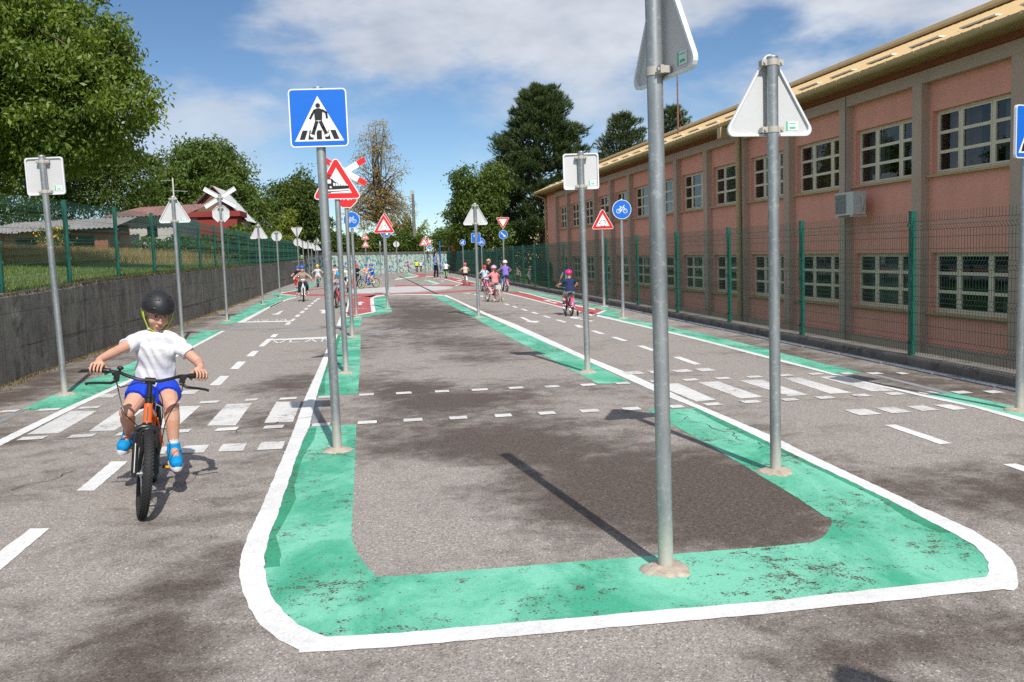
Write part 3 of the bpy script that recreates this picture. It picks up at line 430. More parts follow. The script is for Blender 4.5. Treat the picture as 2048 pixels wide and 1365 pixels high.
kerb = tag(empty('kerb_wall', (0, 0, 0)), 'long low grey concrete kerb under the green mesh fence beside the school', 'kerb')
segs = [y for y in np.arange(-2, 86, 4.0)]
for y0 in segs:
    y1 = y0 + 3.985; mb = MB()
    rows = []
    for y in np.linspace(y0, y1, 5):
        x = XR(y); o = [rnd.uniform(-.006, .006) for _ in range(4)]
        rows.append([(x - .07 + o[0], y, -.25), (x - .065 + o[1], y, .085), (x - .045, y, .105 + o[2]), (x + .24, y, .11 + o[3]), (x + .26, y, .09), (x + .26, y, -.6)])
    mb.quadmesh(rows); mb.poly(rows[0]); mb.poly(rows[-1][::-1])
    mb.build('kerb_stone', CONC_KERB, kerb)
M_STEEL = M('dull_drain_steel', (.34, .37, .41), .45, .6, .25, 9)
M_DARK = M('dark_gap', (.012, .012, .012), .9)
drain = tag(empty('drain_channel', (0, 0, 0)), 'narrow grey steel drain grating along the foot of the kerb', 'drain')
for y0 in np.arange(-1, 60, 1.02):
    mb = MB(); x = XR(y0) - .20; dx = rnd.uniform(-.006, .006)
    mb.box((x + dx, y0 + .5, .010), (.11, .99, .012))
    for k in range(12): mb.box((x + dx, y0 + .06 + k * .08, .0175), (.075, .018, .003))
    mb.build('grating', M_STEEL, drain)

# ---- concrete retaining wall on the left, cast in lifts and bays
wall = tag(empty('retaining_wall', (0, 0, 0)), 'long dark weathered concrete retaining wall below the garden fence', 'wall')
bay_y = [-6.5, -1.0, 4.6, 10.2, 15.9, 20.9, 26.4, 32, 37.5, 43, 49, 55, 61, 66, 71, 76.2]
for y0, y1 in zip(bay_y[:-1], bay_y[1:]):
    xo = rnd.uniform(-.008, .008)
    zs = [-.1, .42 + rnd.uniform(-.05, .05), .93 + rnd.uniform(-.04, .04), None]
    for k in range(3):
        rows = []
        for y in np.linspace(y0 + .003, y1 - .003, 8):
            x = XL(y) + xo + rnd.uniform(-.004, .004) + (.003 if k == 1 else 0); zt = ZL(y)
            za = zs[k] + (.004 if k else 0); zb = zs[k + 1] if k < 2 else zt + rnd.uniform(-.018, .014)
            if k == 2: rows.append([(x, y, za), (x + .004, y, zb - .05), (x - .02, y, zb - .012), (x - .05, y, zb), (x - .24, y, zb), (x - .25, y, za)])
            else: rows.append([(x, y, za), (x, y, zb), (x - .2, y, zb), (x - .2, y, za)])
        mb = MB(); mb.quadmesh(rows, True); mb.poly(rows[0]); mb.poly(rows[-1][::-1])
        mb.build('concrete_panel', CONC_WALL if k < 2 else CONC_CAP if y1 < 0 else CONC_WALL, wall)
mb = MB()
rows = [[(XL(y) - .035, y, -.1), (XL(y) - .035, y, ZL(y) - .03)] for y in np.linspace(-6.5, 76, 60)]; mb.quadmesh(rows)
mb.build('joint_backing', M_DARK, wall)

# ---- mural wall at the far end
def mural_mat():
    t = NT('mural_paint')
    mp = t.n.new('ShaderNodeMapping'); mp.inputs['Rotation'].default_value = (-PI / 2, 0, 0); t.link(t.tc.outputs['Object'], mp.inputs[0])
    def vor(s, off):
        v = t.n.new('ShaderNodeTexVoronoi'); v.voronoi_dimensions = '2D'; v.inputs['Scale'].default_value = s; m2 = t.n.new('ShaderNodeMapping'); m2.inputs['Location'].default_value = off
        t.link(mp.outputs[0], m2.inputs[0]); t.link(m2.outputs[0], v.inputs[0]); return v
    v1 = vor(2.4, (0, 0, 0)); v2 = vor(4.3, (3, 2, 1))
    def pal(v, stops):
        s = t.n.new('ShaderNodeSeparateColor'); t.link(v.outputs['Color'], s.inputs[0])
        r = t.n.new('ShaderNodeValToRGB'); r.color_ramp.interpolation = 'CONSTANT'; e = r.color_ramp.elements
        while len(e) < len(stops): e.new(.5)
        for i, (p, c) in enumerate(stops): e[i].position = p; e[i].color = (*c, 1)
        t.link(s.outputs[0], r.inputs[0]); return r.outputs[0]
    base = t.mix(t.ramp(t.noise(.8, 4), [(.35, 0), (.65, 1)]), (.42, .58, .55), (.56, .64, .55))
    c1 = pal(v1, [(0, (.60, .68, .64)), (.18, (.16, .42, .38)), (.36, (.64, .68, .62)), (.52, (.06, .24, .32)), (.66, (.50, .64, .60)), (.78, (.08, .15, .40)), (.9, (.30, .55, .48))])
    c2 = pal(v2, [(0, (.62, .68, .62)), (.25, (.12, .36, .20)), (.42, (.62, .67, .55)), (.62, (.06, .24, .36)), (.78, (.58, .64, .60)), (.9, (.10, .30, .24))])
    c = t.mix(t.ramp(v1.outputs['Distance'], [(.36, 1), (.44, 0)]), base, c1)
    c = t.mix(t.ramp(v2.outputs['Distance'], [(.32, 1), (.40, 0)]), c, c2)
    t.bsdf(c, .8, 0, t.noise(20, 5), .3, .01, .3); return t.m
MURAL = mural_mat()
BW0 = Vector((-6.35, 73.6, 0)); BW1 = Vector((7.3, 100.2, 0)); bd = (BW1 - BW0).normalized(); bn = Vector((bd.y, -bd.x, 0))
bwall = tag(empty('mural_wall', BW0, math.atan2(bd.y, bd.x)), 'pale turquoise wall painted with blue and green leaf mural', 'wall')
BL = (BW1 - BW0).length
n = 10
for k in range(n):
    a, b = BL * k / n, BL * (k + 1) / n
    z = lambda s: 2.02 - .16 * s / BL
    mb = MB(); mb.prism([(a + .004, 0, -.1), (b - .004, 0, -.1), (b - .004, 0, z(b) - .22), (a + .004, 0, z(a) - .22)], (0, .25, 0)); mb.build('painted_panel', MURAL, bwall)
    mb = MB(); mb.prism([(a, -.03, z(a) - .22), (b, -.03, z(b) - .22), (b, -.03, z(b)), (a, -.03, z(a))], (0, .34, 0)); mb.build('coping', CONC_KERB, bwall)

# ---- terrain
def grass_mat(name, g1, g2, dry, dry_lo, dry_hi):
    t = NT(name)
    c = t.mix(t.ramp(t.noise(3.5, 6, .7), [(.35, 0), (.65, 1)]), g1, g2)
    c = t.mix(t.ramp(t.noise(.22, 5, .65, off=(2, 5, 1)), [(dry_lo, 0), (dry_hi, 1)]), c, dry)
    c = t.mix(1.0, c, t.ramp(t.noise(60, 4, .7), [(.25, .55), (.75, 1.4)]), 'MULTIPLY')
    t.bsdf(c, .95, 0, t.noise(45, 5, .75), .9, .05, .15); return t.m
G_LAWN = grass_mat('lawn_grass', (.13, .21, .045), (.19, .27, .065), (.40, .32, .15), .58, .72)
G_YARD = grass_mat('yard_grass', (.07, .125, .03), (.11, .17, .042), (.22, .19, .08), .60, .75)
def lawn_z(x, y):
    d = max(0.0, XL(y) - .2 - x)
    return ZL(y) - .015 + 0.062 * min(d, 16) + .012 * min(max(d - 16, 0), 60)
def yard_z(x, y):
    d = max(0.0, x - XR(y) - .25); t = min(max((y - 50) / 16, 0), 1); t = t * t * (3 - 2 * t)
    low = -.10 - 1.15 * min(1, max(0, d - .2) / 4.0); hi = -.15 - .25 * min(1, d / 5) + .05 * max(0, min(d - 8, 30))
    return low * (1 - t) + hi * t
def hf(name, ys, ds, fx, fz, mat):
    V = []; n = len(ds)
    for y in ys:
        for d in ds:
            x = fx(y, d); V.append((x, y, fz(x, y)))
    i, j = np.meshgrid(np.arange(len(ys) - 1), np.arange(n - 1), indexing='ij'); a = (i * n + j).ravel()
    idx = np.stack([a, a + 1, a + n + 1, a + n], 1).ravel()
    return tag(link(name, np_mesh(name, V, 4, idx, mat, True)), kind='structure')
YS = list(np.arange(-30, 80, 2.0)) + list(np.arange(80, 200, 10.0)) + [240, 300, 400, 600, 900]
hf('lawn', YS, [0, .3, 1, 2, 4, 7, 11, 16, 22, 30, 45, 70, 110, 180, 300, 600][::-1], lambda y, d: XL(min(y, 76)) - .2 - d - (0 if y < 80 else 0), lawn_z, G_LAWN)
hf('school_yard', YS, [0, .3, .6, 1, 2, 3, 4, 5, 6.5, 8, 11, 16, 22, 30, 45, 70, 110, 180, 300, 600], lambda y, d: XR(min(y, 100)) + .25 + d, yard_z, G_YARD)
def back_strip():
    V = []; rows = []
    for d in (0, 2, 6, 15, 30, 60, 120, 250, 500, 900):
        for s in np.linspace(-.06, 1.0, 8):
            p = BW0 + bd * (BL * s) - bn * (.2 + d) if d < 1 else BW0 + bd * (BL * s) + Vector((0, .2 + d, 0))
            V.append((p.x, p.y, (1.92 - .16 * s) + .004 * min(d, 200)))
    i, j = np.meshgrid(np.arange(9), np.arange(7), indexing='ij'); a = (i * 8 + j).ravel()
    idx = np.stack([a, a + 1, a + 9, a + 8], 1).ravel()
    return tag(link('back_garden', np_mesh('back_garden', V, 4, idx, G_LAWN, True)), kind='structure')
back_strip()

# ================================================================== FENCES
M_WIRE = M('green_wire_coat', (.006, .055, .038), .5)
M_FENCE = M('green_powder_coat', (.006, .095, .065), .42, 0, .12, 5, .05)
def panel_mesh(name, L, Hh, folds, r=.0024):
    """welded mesh panel: upright wires with V folds, cross wires"""
    mb = MB()
    zz = [0.0]
    pts = []
    for z in folds: pts += [(z - .05, 0), (z, -.04), (z + .05, 0)]
    prof = [(-.02, 0)] + pts + [(Hh, 0)]
    n = int(L / .05); x0 = (L - (n - 1) * .05) / 2
    for k in range(n):
        x = x0 + k * .05
        mb.tube([(x, y, z) for z, y in prof], r, 3, cap=False)
    for z, y in pts: mb.tube([(0, y - .004, z), (L, y - .004, z)], r * 1.25, 3, cap=False)
    for a, b in zip(folds[:-1], folds[1:]):
        for z in (a + (b - a) * .4, a + (b - a) * .7): mb.tube([(0, -.004, z), (L, -.004, z)], r * 1.25, 3, cap=False)
    return mb.mesh(name, M_WIRE)
def post_mesh(name, Hh):
    mb = MB(); mb.box((0, 0, Hh / 2), (.06, .06, Hh)); mb.box((0, 0, Hh + .006), (.066, .066, .016))
    for k in range(5): mb.box((0, -.040, .15 + k * (Hh - .3) / 4), (.03, .03, .035))
    return mb.mesh(name, M_FENCE)
def make_fence(label, P, zf, Hh, folds, wire=.0024):
    root = tag(empty('mesh_fence', (0, 0, 0)), label, 'fence')
    L0 = (Vector(P[1]) - Vector(P[0])).length
    pm = panel_mesh('mesh_panel', L0 - .06, Hh - .05, folds, wire); po = post_mesh('post', Hh)
    for i, p in enumerate(P):
        q = P[min(i + 1, len(P) - 1)]; pr = P[max(i - 1, 0)]
        d = Vector(q) - Vector(pr); link('post', po, root, (p[0], p[1], zf(p)), (0, 0, math.atan2(d.y, d.x)))
        if i < len(P) - 1:
            d = Vector(q) - Vector(p); L = d.length; u = d.normalized()
            o = link('mesh_panel', pm, root, (p[0] + u.x * .03, p[1] + u.y * .03, zf(p) + .04), (0, -math.atan2(zf(q) - zf(p), L), math.atan2(d.y, d.x)))
            o.scale.x = (L - .06) / (L0 - .06)
    return root
RP = [(XR(y) + .05, y) for y in [1.45, 4.32, 7.19, 10.07, 12.90, 15.74, 18.62, 21.6, 24.6] + [24.6 + 2.9 * k for k in range(1, 21)]]
make_fence('green wire mesh fence with posts standing on the kerb in front of the pink school', RP[::-1], lambda p: .105, 1.66, [.14, .60, 1.02, 1.46], .0029)
LP = [(XL(y) - .15, y) for y in [1.3, 4.2, 7.1, 10.0, 12.9, 15.8, 18.75, 21.7, 24.5, 27.3, 30.1, 32.9, 35.8, 38.7, 41.6, 44.5, 47.4, 50.3, 53.2, 56.1, 59, 62, 65, 68]]
make_fence('green wire mesh fence with posts on top of the concrete retaining wall', LP, lambda p: ZL(p[1]) + .0, 1.33, [.14, .62, 1.14])

# ================================================================== SCHOOL BUILDING
BD = Vector((-0.0315, 0.9995, 0)).normalized(); BN = Vector((-BD.y, BD.x, 0))       # along the facade, outwards (towards the playground)
bld = tag(empty('school_building', (13.0, 0, 0), math.atan2(BD.y, BD.x)), 'long two-storey salmon pink school with taupe pilasters and yellow metal roof', 'building')
# local axes: x along facade (away from camera), y = left of that = outwards (towards playground), z up
def plaster(name, c, dirt=.12):
    t = NT(name)
    v = t.noise(.7, 5, .6); s = t.noise(1.6, 5, .65, sc=(1.5, 1.5, .25), off=(3, 1, 2))
    k = t.math('ADD', t.math('MULTIPLY', v, .5), t.math('MULTIPLY', s, .5))
    col = t.mix(1.0, c, t.ramp(k, [(.3, 1 - dirt), (.7, 1 + dirt * .6)]), 'MULTIPLY')
    col = t.mix(1.0, col, t.ramp(t.noise(110, 3, .7), [(.2, .88), (.8, 1.10)]), 'MULTIPLY')
    t.bsdf(col, .9, 0, t.noise(150, 4, .7), .5, .006, .25); return t.m
PINK = plaster('salmon_plaster', (.90, .41, .32)); TAUPE = plaster('taupe_plaster', (.56, .41, .33)); BROWNRED = plaster('brick_red_band', (.36, .13, .075))
CREAM = M('cream_window_frame', (.76, .67, .52), .5, 0, .08, 5); SILL = M('ochre_sill', (.50, .36, .18), .6, 0, .15, 6)
OCHRE = M('ochre_sheet_metal', (.50, .36, .18), .5, .0, .12, 3, .05, 30); ROOFY = M('yellow_roof_sheet', (.62, .43, .20), .48, 0, .10, 1.5)
GREYM = M('grey_metal', (.42, .42, .41), .45, .4, .1)
def glass_mat():
    t = NT('window_glass'); fr = t.n.new('ShaderNodeFresnel'); fr.inputs['IOR'].default_value = 1.5
    g = t.n.new('ShaderNodeBsdfGlossy'); g.inputs['Roughness'].default_value = .02; g.inputs['Color'].default_value = (.9, .95, .95, 1)
    tr = t.n.new('ShaderNodeBsdfTransparent'); tr.inputs['Color'].default_value = (.70, .74, .72, 1)
    b = t.n.new('ShaderNodeBump'); b.inputs['Strength'].default_value = .05; b.inputs['Distance'].default_value = .02; t.link(t.noise(1.5, 2), b.inputs['Height']); t.link(b.outputs[0], g.inputs['Normal'])
    mx = t.n.new('ShaderNodeMixShader'); t.link(fr.outputs[0], mx.inputs[0]); t.link(tr.outputs[0], mx.inputs[1]); t.link(g.outputs[0], mx.inputs[2])
    t.link(mx.outputs[0], t.out.inputs['Surface']); return t.m
GLASS = glass_mat()
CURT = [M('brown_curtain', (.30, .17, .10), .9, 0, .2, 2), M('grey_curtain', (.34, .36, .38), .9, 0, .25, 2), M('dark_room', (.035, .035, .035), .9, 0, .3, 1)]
ZB = -1.5; BAY = 3.31; NB = 18
far0 = 17.08                       # far edge of the pilaster nearest the camera in view
s_end = far0 + BAY * 13 + 3.6      # far end of the building
s_beg = far0 - BAY * 5
WZ = [(-.23, 1.14), (2.90, 4.32)]; ZT = 5.62
wall_b = MB()
def wbox(s0, s1, z0, z1): wall_b.box2((s0, -.34, z0), (s1, 0, z1))
pil = []
first = -5
bays = range(first, 13)
for k in bays:
    a = far0 + BAY * k; b = a + BAY - .37           # bay between the pilasters
    w0, w1 = a + .10, b - .10                         # window opening
    if k >= 12: pass
    wbox(a - .37, w0, ZB, ZT); wbox(w1, b, ZB, ZT)
    wbox(w0, w1, ZB, WZ[0][0]); wbox(w0, w1, WZ[0][1], WZ[1][0]); wbox(w0, w1, WZ[1][1], ZT)
aE = far0 + BAY * 13
wbox(aE - .37, s_end, ZB, ZT)
wall_b.box2((s_end - .3, -13, ZB), (s_end, -.34, ZT)); wall_b.box2((s_beg - 1, -13, ZB), (s_beg - .7, -.34, ZT)); wall_b.box2((s_beg - 1, -13.3, ZB), (s_end, -13, ZT))
wall_b.build('wall', PINK, bld)
for k in list(bays) + [13]:
    a = far0 + BAY * k
    mb = MB(); mb.box2((a - .37, .0, ZB), (a, .21, 4.96)); mb.build('pilaster', TAUPE, bld)
MB().box2((s_beg - 1, .0, 4.962), (aE, .212, 5.24)).build('frieze', TAUPE, bld)
MB().box2((s_beg - 1, .0, 5.243), (s_end, .10, 5.44)).build('red_band', BROWNRED, bld)
mb = MB(); mb.box2((s_beg - 1, .0, ZB), (s_end, .10, -.98)); mb.build('plinth', TAUPE, bld)
# windows: three columns by three rows
OPW = (BAY - .37) - .20
def window_meshes(Hh):
    cols = [0, .30, .70, 1.0]; fr = MB(); W = OPW; ft = .06
    # outer frame
    fr.box2((0, -.20, 0), (W, -.13, ft)); fr.box2((0, -.20, Hh - ft), (W, -.13, Hh)); fr.box2((0, -.20, ft), (ft, -.13, Hh - ft)); fr.box2((W - ft, -.20, ft), (W, -.13, Hh - ft))
    xs = [ft + (W - 2 * ft) * c for c in cols]; zs = [ft + (Hh - 2 * ft) * i / 3 for i in range(4)]
    for x in xs[1:3]: fr.box2((x - .045, -.20, ft), (x + .045, -.125, Hh - ft))
    panes = []
    for i in range(3):
        for j in range(3):
            xa = xs[i] + (.045 if i else 0); xb = xs[i + 1] - (.045 if i < 2 else 0)
            za, zb = zs[j], zs[j + 1]
            # sash around each pane
            s = .035
            for q in (((xa, -.185, za), (xb, -.115, za + s)), ((xa, -.185, zb - s), (xb, -.115, zb)), ((xa, -.185, za + s), (xa + s, -.115, zb - s)), ((xb - s, -.185, za + s), (xb, -.115, zb - s))): fr.box2(*q)
            mb = MB(); pm_ = bpy.data.meshes.new('pane'); pm_.from_pydata([(xa + s, -.15, za + s), (xa + s, -.15, zb - s), (xb - s, -.15, zb - s), (xb - s, -.15, za + s)], [], [(0, 1, 2, 3)]); pm_.materials.append(GLASS); panes.append(pm_)
    sl = MB(); sl.box2((-.16, -.12, -.055), (W + .06, .10, 0.0))
    return fr.mesh('window', CREAM), panes, sl.mesh('sill', SILL)
WM = [window_meshes(b - a) for a, b in WZ]
def curtain(W, Hh, ph, amp=.035):
    mb = MB(); n = max(10, int(W / .05)); rows = [[(W * i / n, amp * math.sin(i * 1.7 + ph) + .02 * math.sin(i * .53), z) for i in range(n + 1)] for z in (0, Hh)]
    mb.quadmesh(rows); return mb
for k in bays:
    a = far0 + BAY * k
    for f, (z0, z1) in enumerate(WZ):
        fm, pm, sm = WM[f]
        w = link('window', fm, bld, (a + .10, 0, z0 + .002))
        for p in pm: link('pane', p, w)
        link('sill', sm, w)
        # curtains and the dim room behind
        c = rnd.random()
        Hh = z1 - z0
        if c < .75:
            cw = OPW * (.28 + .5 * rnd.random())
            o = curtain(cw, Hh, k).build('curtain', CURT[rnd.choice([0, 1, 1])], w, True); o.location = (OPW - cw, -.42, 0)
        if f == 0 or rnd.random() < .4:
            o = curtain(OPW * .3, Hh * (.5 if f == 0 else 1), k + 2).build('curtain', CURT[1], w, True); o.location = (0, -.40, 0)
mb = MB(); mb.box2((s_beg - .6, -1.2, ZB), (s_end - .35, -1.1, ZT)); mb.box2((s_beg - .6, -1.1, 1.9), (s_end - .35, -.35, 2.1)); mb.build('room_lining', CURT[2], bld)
# roof
EX, EZ = .72, 5.375                                    # eaves: overhang and height
RIDGE_Y, RIDGE_Z = -3.6, 7.31
mb = MB(); mb.box2((s_beg - 1.2, .0, 5.445), (s_end + .5, EX - .02, 5.475)); mb.build('soffit', OCHRE, bld)
rows = []; L = s_end + .6 - (s_beg - 1.3); nw = int(L / .34)
prof = [(0, .0), (.25, .04), (.5, .06), (.75, .04)]
top = []; bot = []
for i in range(nw):
    for u, h in prof:
        s = s_beg - 1.3 + (i + u) * .34
        bot.append((s, EX + .10, EZ + .125 + h)); top.append((s, RIDGE_Y, RIDGE_Z + h))
me = MB(); me.quadmesh([bot, top])
roof = me.build('roof', ROOFY, bld, False)
mb = MB(); under = [(p[0], p[1], p[2] - .03) for p in bot]; mb.quadmesh([[bot[0], bot[-1]], [(bot[0][0], EX, EZ + .06), (bot[-1][0], EX, EZ + .06)]]); mb.build('eaves_board', OCHRE, roof)
mb = MB(); mb.tube([(s_beg - 1.3, RIDGE_Y - .02, RIDGE_Z + .12), (s_end + .6, RIDGE_Y - .02, RIDGE_Z + .12)], .16, 8); mb.box2((s_beg - 1.3, RIDGE_Y - .02, RIDGE_Z - .02), (s_end + .6, RIDGE_Y + .34, RIDGE_Z + .05)); mb.build('ridge_cap', OCHRE, roof)
mb = MB(); mb.quadmesh([[(s_beg - 1.3, RIDGE_Y, RIDGE_Z + .05), (s_end + .6, RIDGE_Y, RIDGE_Z + .05)], [(s_beg - 1.3, -13.8, 4.6), (s_end + .6, -13.8, 4.6)]]); mb.build('rear_roof', ROOFY, bld)
for s in (s_beg - 1.0, s_end - .01):
    mb = MB(); mb.prism([(s, .0, ZT - .02), (s, -13.2, ZT - .6), (s, RIDGE_Y, RIDGE_Z - .02)], (.01 if s > 0 else -.01, 0, 0)); mb.build('gable', PINK, bld)
# gutter with brackets
mb = MB(); g = []
for t in np.linspace(PI, 2 * PI, 7): g.append((EX + .115 + .085 * math.cos(t), EZ + .10 + .10 * math.sin(t)))
g = [(g[0][0], EZ + .14)] + g + [(g[-1][0], EZ + .14)]
mb.quadmesh([[(s_beg - 1.3, y, z) for y, z in g], [(s_end + .6, y, z) for y, z in g]]); gut = mb.build('gutter', OCHRE, bld, True)
bk = MB(); bk.tube([(0, y, z) for y, z in [(p[0] + (p[0] - EX - .115) * .06, p[1] - .006) for p in g]], .011, 5); bkm = bk.mesh('gutter_bracket', OCHRE)
s = s_beg
while s < s_end: link('gutter_bracket', bkm, gut, (s, 0, 0)); s += 1.10
# snow guards on the roof sheet
dsl = (Vector((0, RIDGE_Y, RIDGE_Z)) - Vector((0, EX + .1, EZ + .13))).normalized()
sg = MB(); sg.box2((0, -.10, .03), (1.15, .10, .062)); sgm = sg.mesh('snow_guard', M('pale_zinc_strip', (.70, .69, .66), .5))
s = s_beg + .6
while s < s_end - 1:
    p = Vector((s, EX + .1, EZ + .15)) + dsl * 1.0; link('snow_guard', sgm, roof, p); s += 1.86
# downpipes
def pipe(s, y, r, mat, z1, kink=True):
    mb = MB(); P = [(s, y, ZB), (s, y, z1 - .45), (s, y + .02, z1 - .3), (s, EX + .1, z1 - .05), (s, EX + .1, z1)] if kink else [(s, y, ZB), (s, y, z1)]
    mb.tube(P, r, 10)
    for z in (.5, 2.4, 4.0): mb.tube([(s, y, z), (s, y, z + .05)], r * 1.12, 10)
    mb.build('downpipe', mat, bld, True)
pipe(far0 + BAY * 4 - .18, .31, .085, OCHRE, EZ + .05)
pipe(s_end - .15, .12, .07, OCHRE, EZ + .05)
pipe(23.36, .24, .022, GREYM, 5.2, False)
mb = MB(); mb.box2((far0 + BAY * 4 - .32, EX - .10, EZ - .36), (far0 + BAY * 4 - .04, EX + .26, EZ - .005)); mb.build('hopper_box', OCHRE, bld)
# chimney and roof aerial
BR = M('chimney_brick', (.30, .12, .075), .9, 0, .25, 14, .4, 40)
ch = MB(); ch.box2((29.6, -5.4, 6.4), (31.3, -4.7, 7.72)); cho = ch.build('chimney', BR, roof)
MB().box2((29.48, -5.5, 7.725), (31.42, -4.6, 7.80)).build('chimney_cap', GREYM, roof)
def bw(s, y, z): # building local to world
    p = Vector((13.0, 0, 0)) + BD * s + BN * y; return Vector((p.x, p.y, z))
# aerial on the roof
RUST = M('rusty_steel', (.22, .11, .07), .8, .3, .35, 12)
p = bw(43.0, -2.2, 6.3)
aer = tag(empty('roof_aerial', p), 'thin rusty lattice aerial mast on the school roof beside the pines', 'aerial')
mb = MB(); mb.tube([(0, 0, 0), (0, 0, 3.6)], [.05, .03], 6); mb.tube([(0, 0, 2.0), (.5, .3, .3)], .012, 4); mb.build('mast', RUST, aer)
mb = MB(); mb.tube([(-.1, -.2, 3.5), (.8, .6, 3.65)], .02, 4)
for k in range(6): mb.tube([(.1 + .13 * k, -.05 + .12 * k, 3.35 + .03 * k), (.1 + .13 * k, -.05 + .12 * k, 3.75 + .03 * k)], .012, 4)
mb.build('antenna_arm', GREYM, aer)
# air conditioner on the facade
WHT = M('off_white_casing', (.62, .62, .60), .5, 0, .06)
sA = 23.2
ac = tag(empty('air_conditioner', bw(sA, .22, 2.13), math.atan2(BD.y, BD.x)), 'white air conditioning unit with grille mounted on the pink wall', 'air conditioner')
mb = MB(); mb.box2((-.95, .06, 0), (-.05, .40, .58)); mb.build('casing', WHT, ac)
gr = MB()
for k in range(22): gr.box2((-.60, .403, .05 + k * .022), (-.08, .412, .058 + k * .022))
for k in range(9): gr.box2((-.60 + k * .065, .409, .05), (-.595 + k * .065, .415, .54))
gr.build('grille', M('light_grey_grille', (.22, .23, .24), .5), ac)
mb = MB(); mb.box2((-.9, .0, -.05), (-.84, .42, -.005)); mb.box2((-.2, .0, -.05), (-.14, .42, -.005)); mb.build('bracket', WHT, ac)
mb = MB()
for k in range(3): mb.tube([(-.96 - .10 * math.sin(t) - .02 * k, .16 + .03 * k, .30 + .19 * math.cos(t)) for t in np.linspace(0, PI, 9)], .012, 6)
mb.build('hose', WHT, ac, True)

# ================================================================== TRAFFIC SIGNS
def galv():
    t = NT('galvanised_steel')
    v = t.noise(3, 6, .7, sc=(2, 2, .35)); w = t.noise(30, 4, .7)
    c = t.mix(t.ramp(v, [(.35, 0), (.65, 1)]), (.26, .285, .295), (.47, .49, .495))
    c = t.mix(t.ramp(w, [(.54, 0), (.70, .7)]), c, (.60, .61, .61))
    sx = t.n.new('ShaderNodeSeparateXYZ'); t.link(t.tc.outputs['Object'], sx.inputs[0])
    dz = t.math('ADD', sx.outputs[2], t.math('MULTIPLY', t.noise(9, 4, .7, sc=(1, 1, .4)), .35))
    c = t.mix(t.ramp(dz, [(.20, .75), (.48, 0)]), c, (.50, .45, .38))
    t.bsdf(c, .42, t.ramp(dz, [(.2, .1), (.5, .65)]), t.noise(40, 3), .12, .002); return t.m
GALV = galv()
PLATE_BACK = M('grey_plate_back', (.56, .56, .565), .5, .15, .05, 4)
PLATE_RIM = M('bright_plate_rim', (.74, .75, .76), .4, .2, .04)
S_WHITE = M('sign_white', (.78, .77, .74), .38, 0, .03, 3); S_RED = M('sign_red', (.62, .018, .022), .36, 0, .05, 3)
S_BLUE = M('sign_blue', (.008, .14, .60), .36, 0, .06, 3, sc=(1, 1, 6)); S_BLACK = M('sign_black', (.012, .012, .013), .45, 0, .05)
S_GREEN = M('sticker_green', (.05, .42, .22), .5); S_PALE = M('sticker_pale', (.66, .74, .70), .5)
CONC_FOOT = M('footing_concrete', (.40, .335, .275), .9, 0, .32, 26, .9, 70)
def rpoly(pts, r, n=5):
    out = []; N = len(pts)
    for i in range(N):
        p = Vector(pts[i]); a = (Vector(pts[i - 1]) - p).normalized(); b = (Vector(pts[(i + 1) % N]) - p).normalized()
        half = math.acos(max(-1, min(1, a.dot(b)))) / 2; d = r / math.tan(half); c = p + (a + b).normalized() * (r / math.sin(half))
        s = p + a * d - c; e = p + b * d - c; ang = s.angle_signed(e)
        for k in range(n + 1):
            t = -ang * k / n; out.append((c.x + s.x * math.cos(t) - s.y * math.sin(t), c.y + s.x * math.sin(t) + s.y * math.cos(t)))
    return out
def circ(r, n=36, cx=0, cy=0): return [(cx + r * math.cos(2 * PI * k / n), cy + r * math.sin(2 * PI * k / n)) for k in range(n)]
TRI_S = .62; TRI_H = TRI_S * .866
def tri(s=TRI_S, r=.04, inv=False):
    h = s * .866; p = [(-s / 2, -h / 3), (s / 2, -h / 3), (0, 2 * h / 3)]
    if inv: p = [(x, -y) for x, y in p][::-1]
    return rpoly(p, r) if r else p
def sq(w, h=None, r=.03): h = h or w; return rpoly([(-w / 2, -h / 2), (w / 2, -h / 2), (w / 2, h / 2), (-w / 2, h / 2)], r)
def octo(d): return [(d / 2 / math.cos(PI / 8) * math.cos(PI / 8 + k * PI / 4), d / 2 / math.cos(PI / 8) * math.sin(PI / 8 + k * PI / 4)) for k in range(8)]
def scl(P, s, sy=None, dx=0, dy=0): return [(x * s + dx, y * (sy or s) + dy) for x, y in P]
def chain(pts, w):
    return [stroke(a, b, w) for a, b in zip(pts[:-1], pts[1:])] + [circ(w / 2, 10, *p) for p in pts[1:-1]]
def arc(cx, cy, r, a0, a1, n=10): return [(cx + r * math.cos(math.radians(a0 + (a1 - a0) * k / n)), cy + r * math.sin(math.radians(a0 + (a1 - a0) * k / n))) for k in range(n + 1)]
def arrow(p, q, w, hw, hl):
    p = Vector(p); q = Vector(q); d = (q - p).normalized(); n = Vector((-d.y, d.x)); e = q - d * hl
    return [tuple(p + n * w / 2), tuple(p - n * w / 2), tuple(e - n * w / 2), tuple(e - n * hw / 2), tuple(q), tuple(e + n * hw / 2), tuple(e + n * w / 2)]
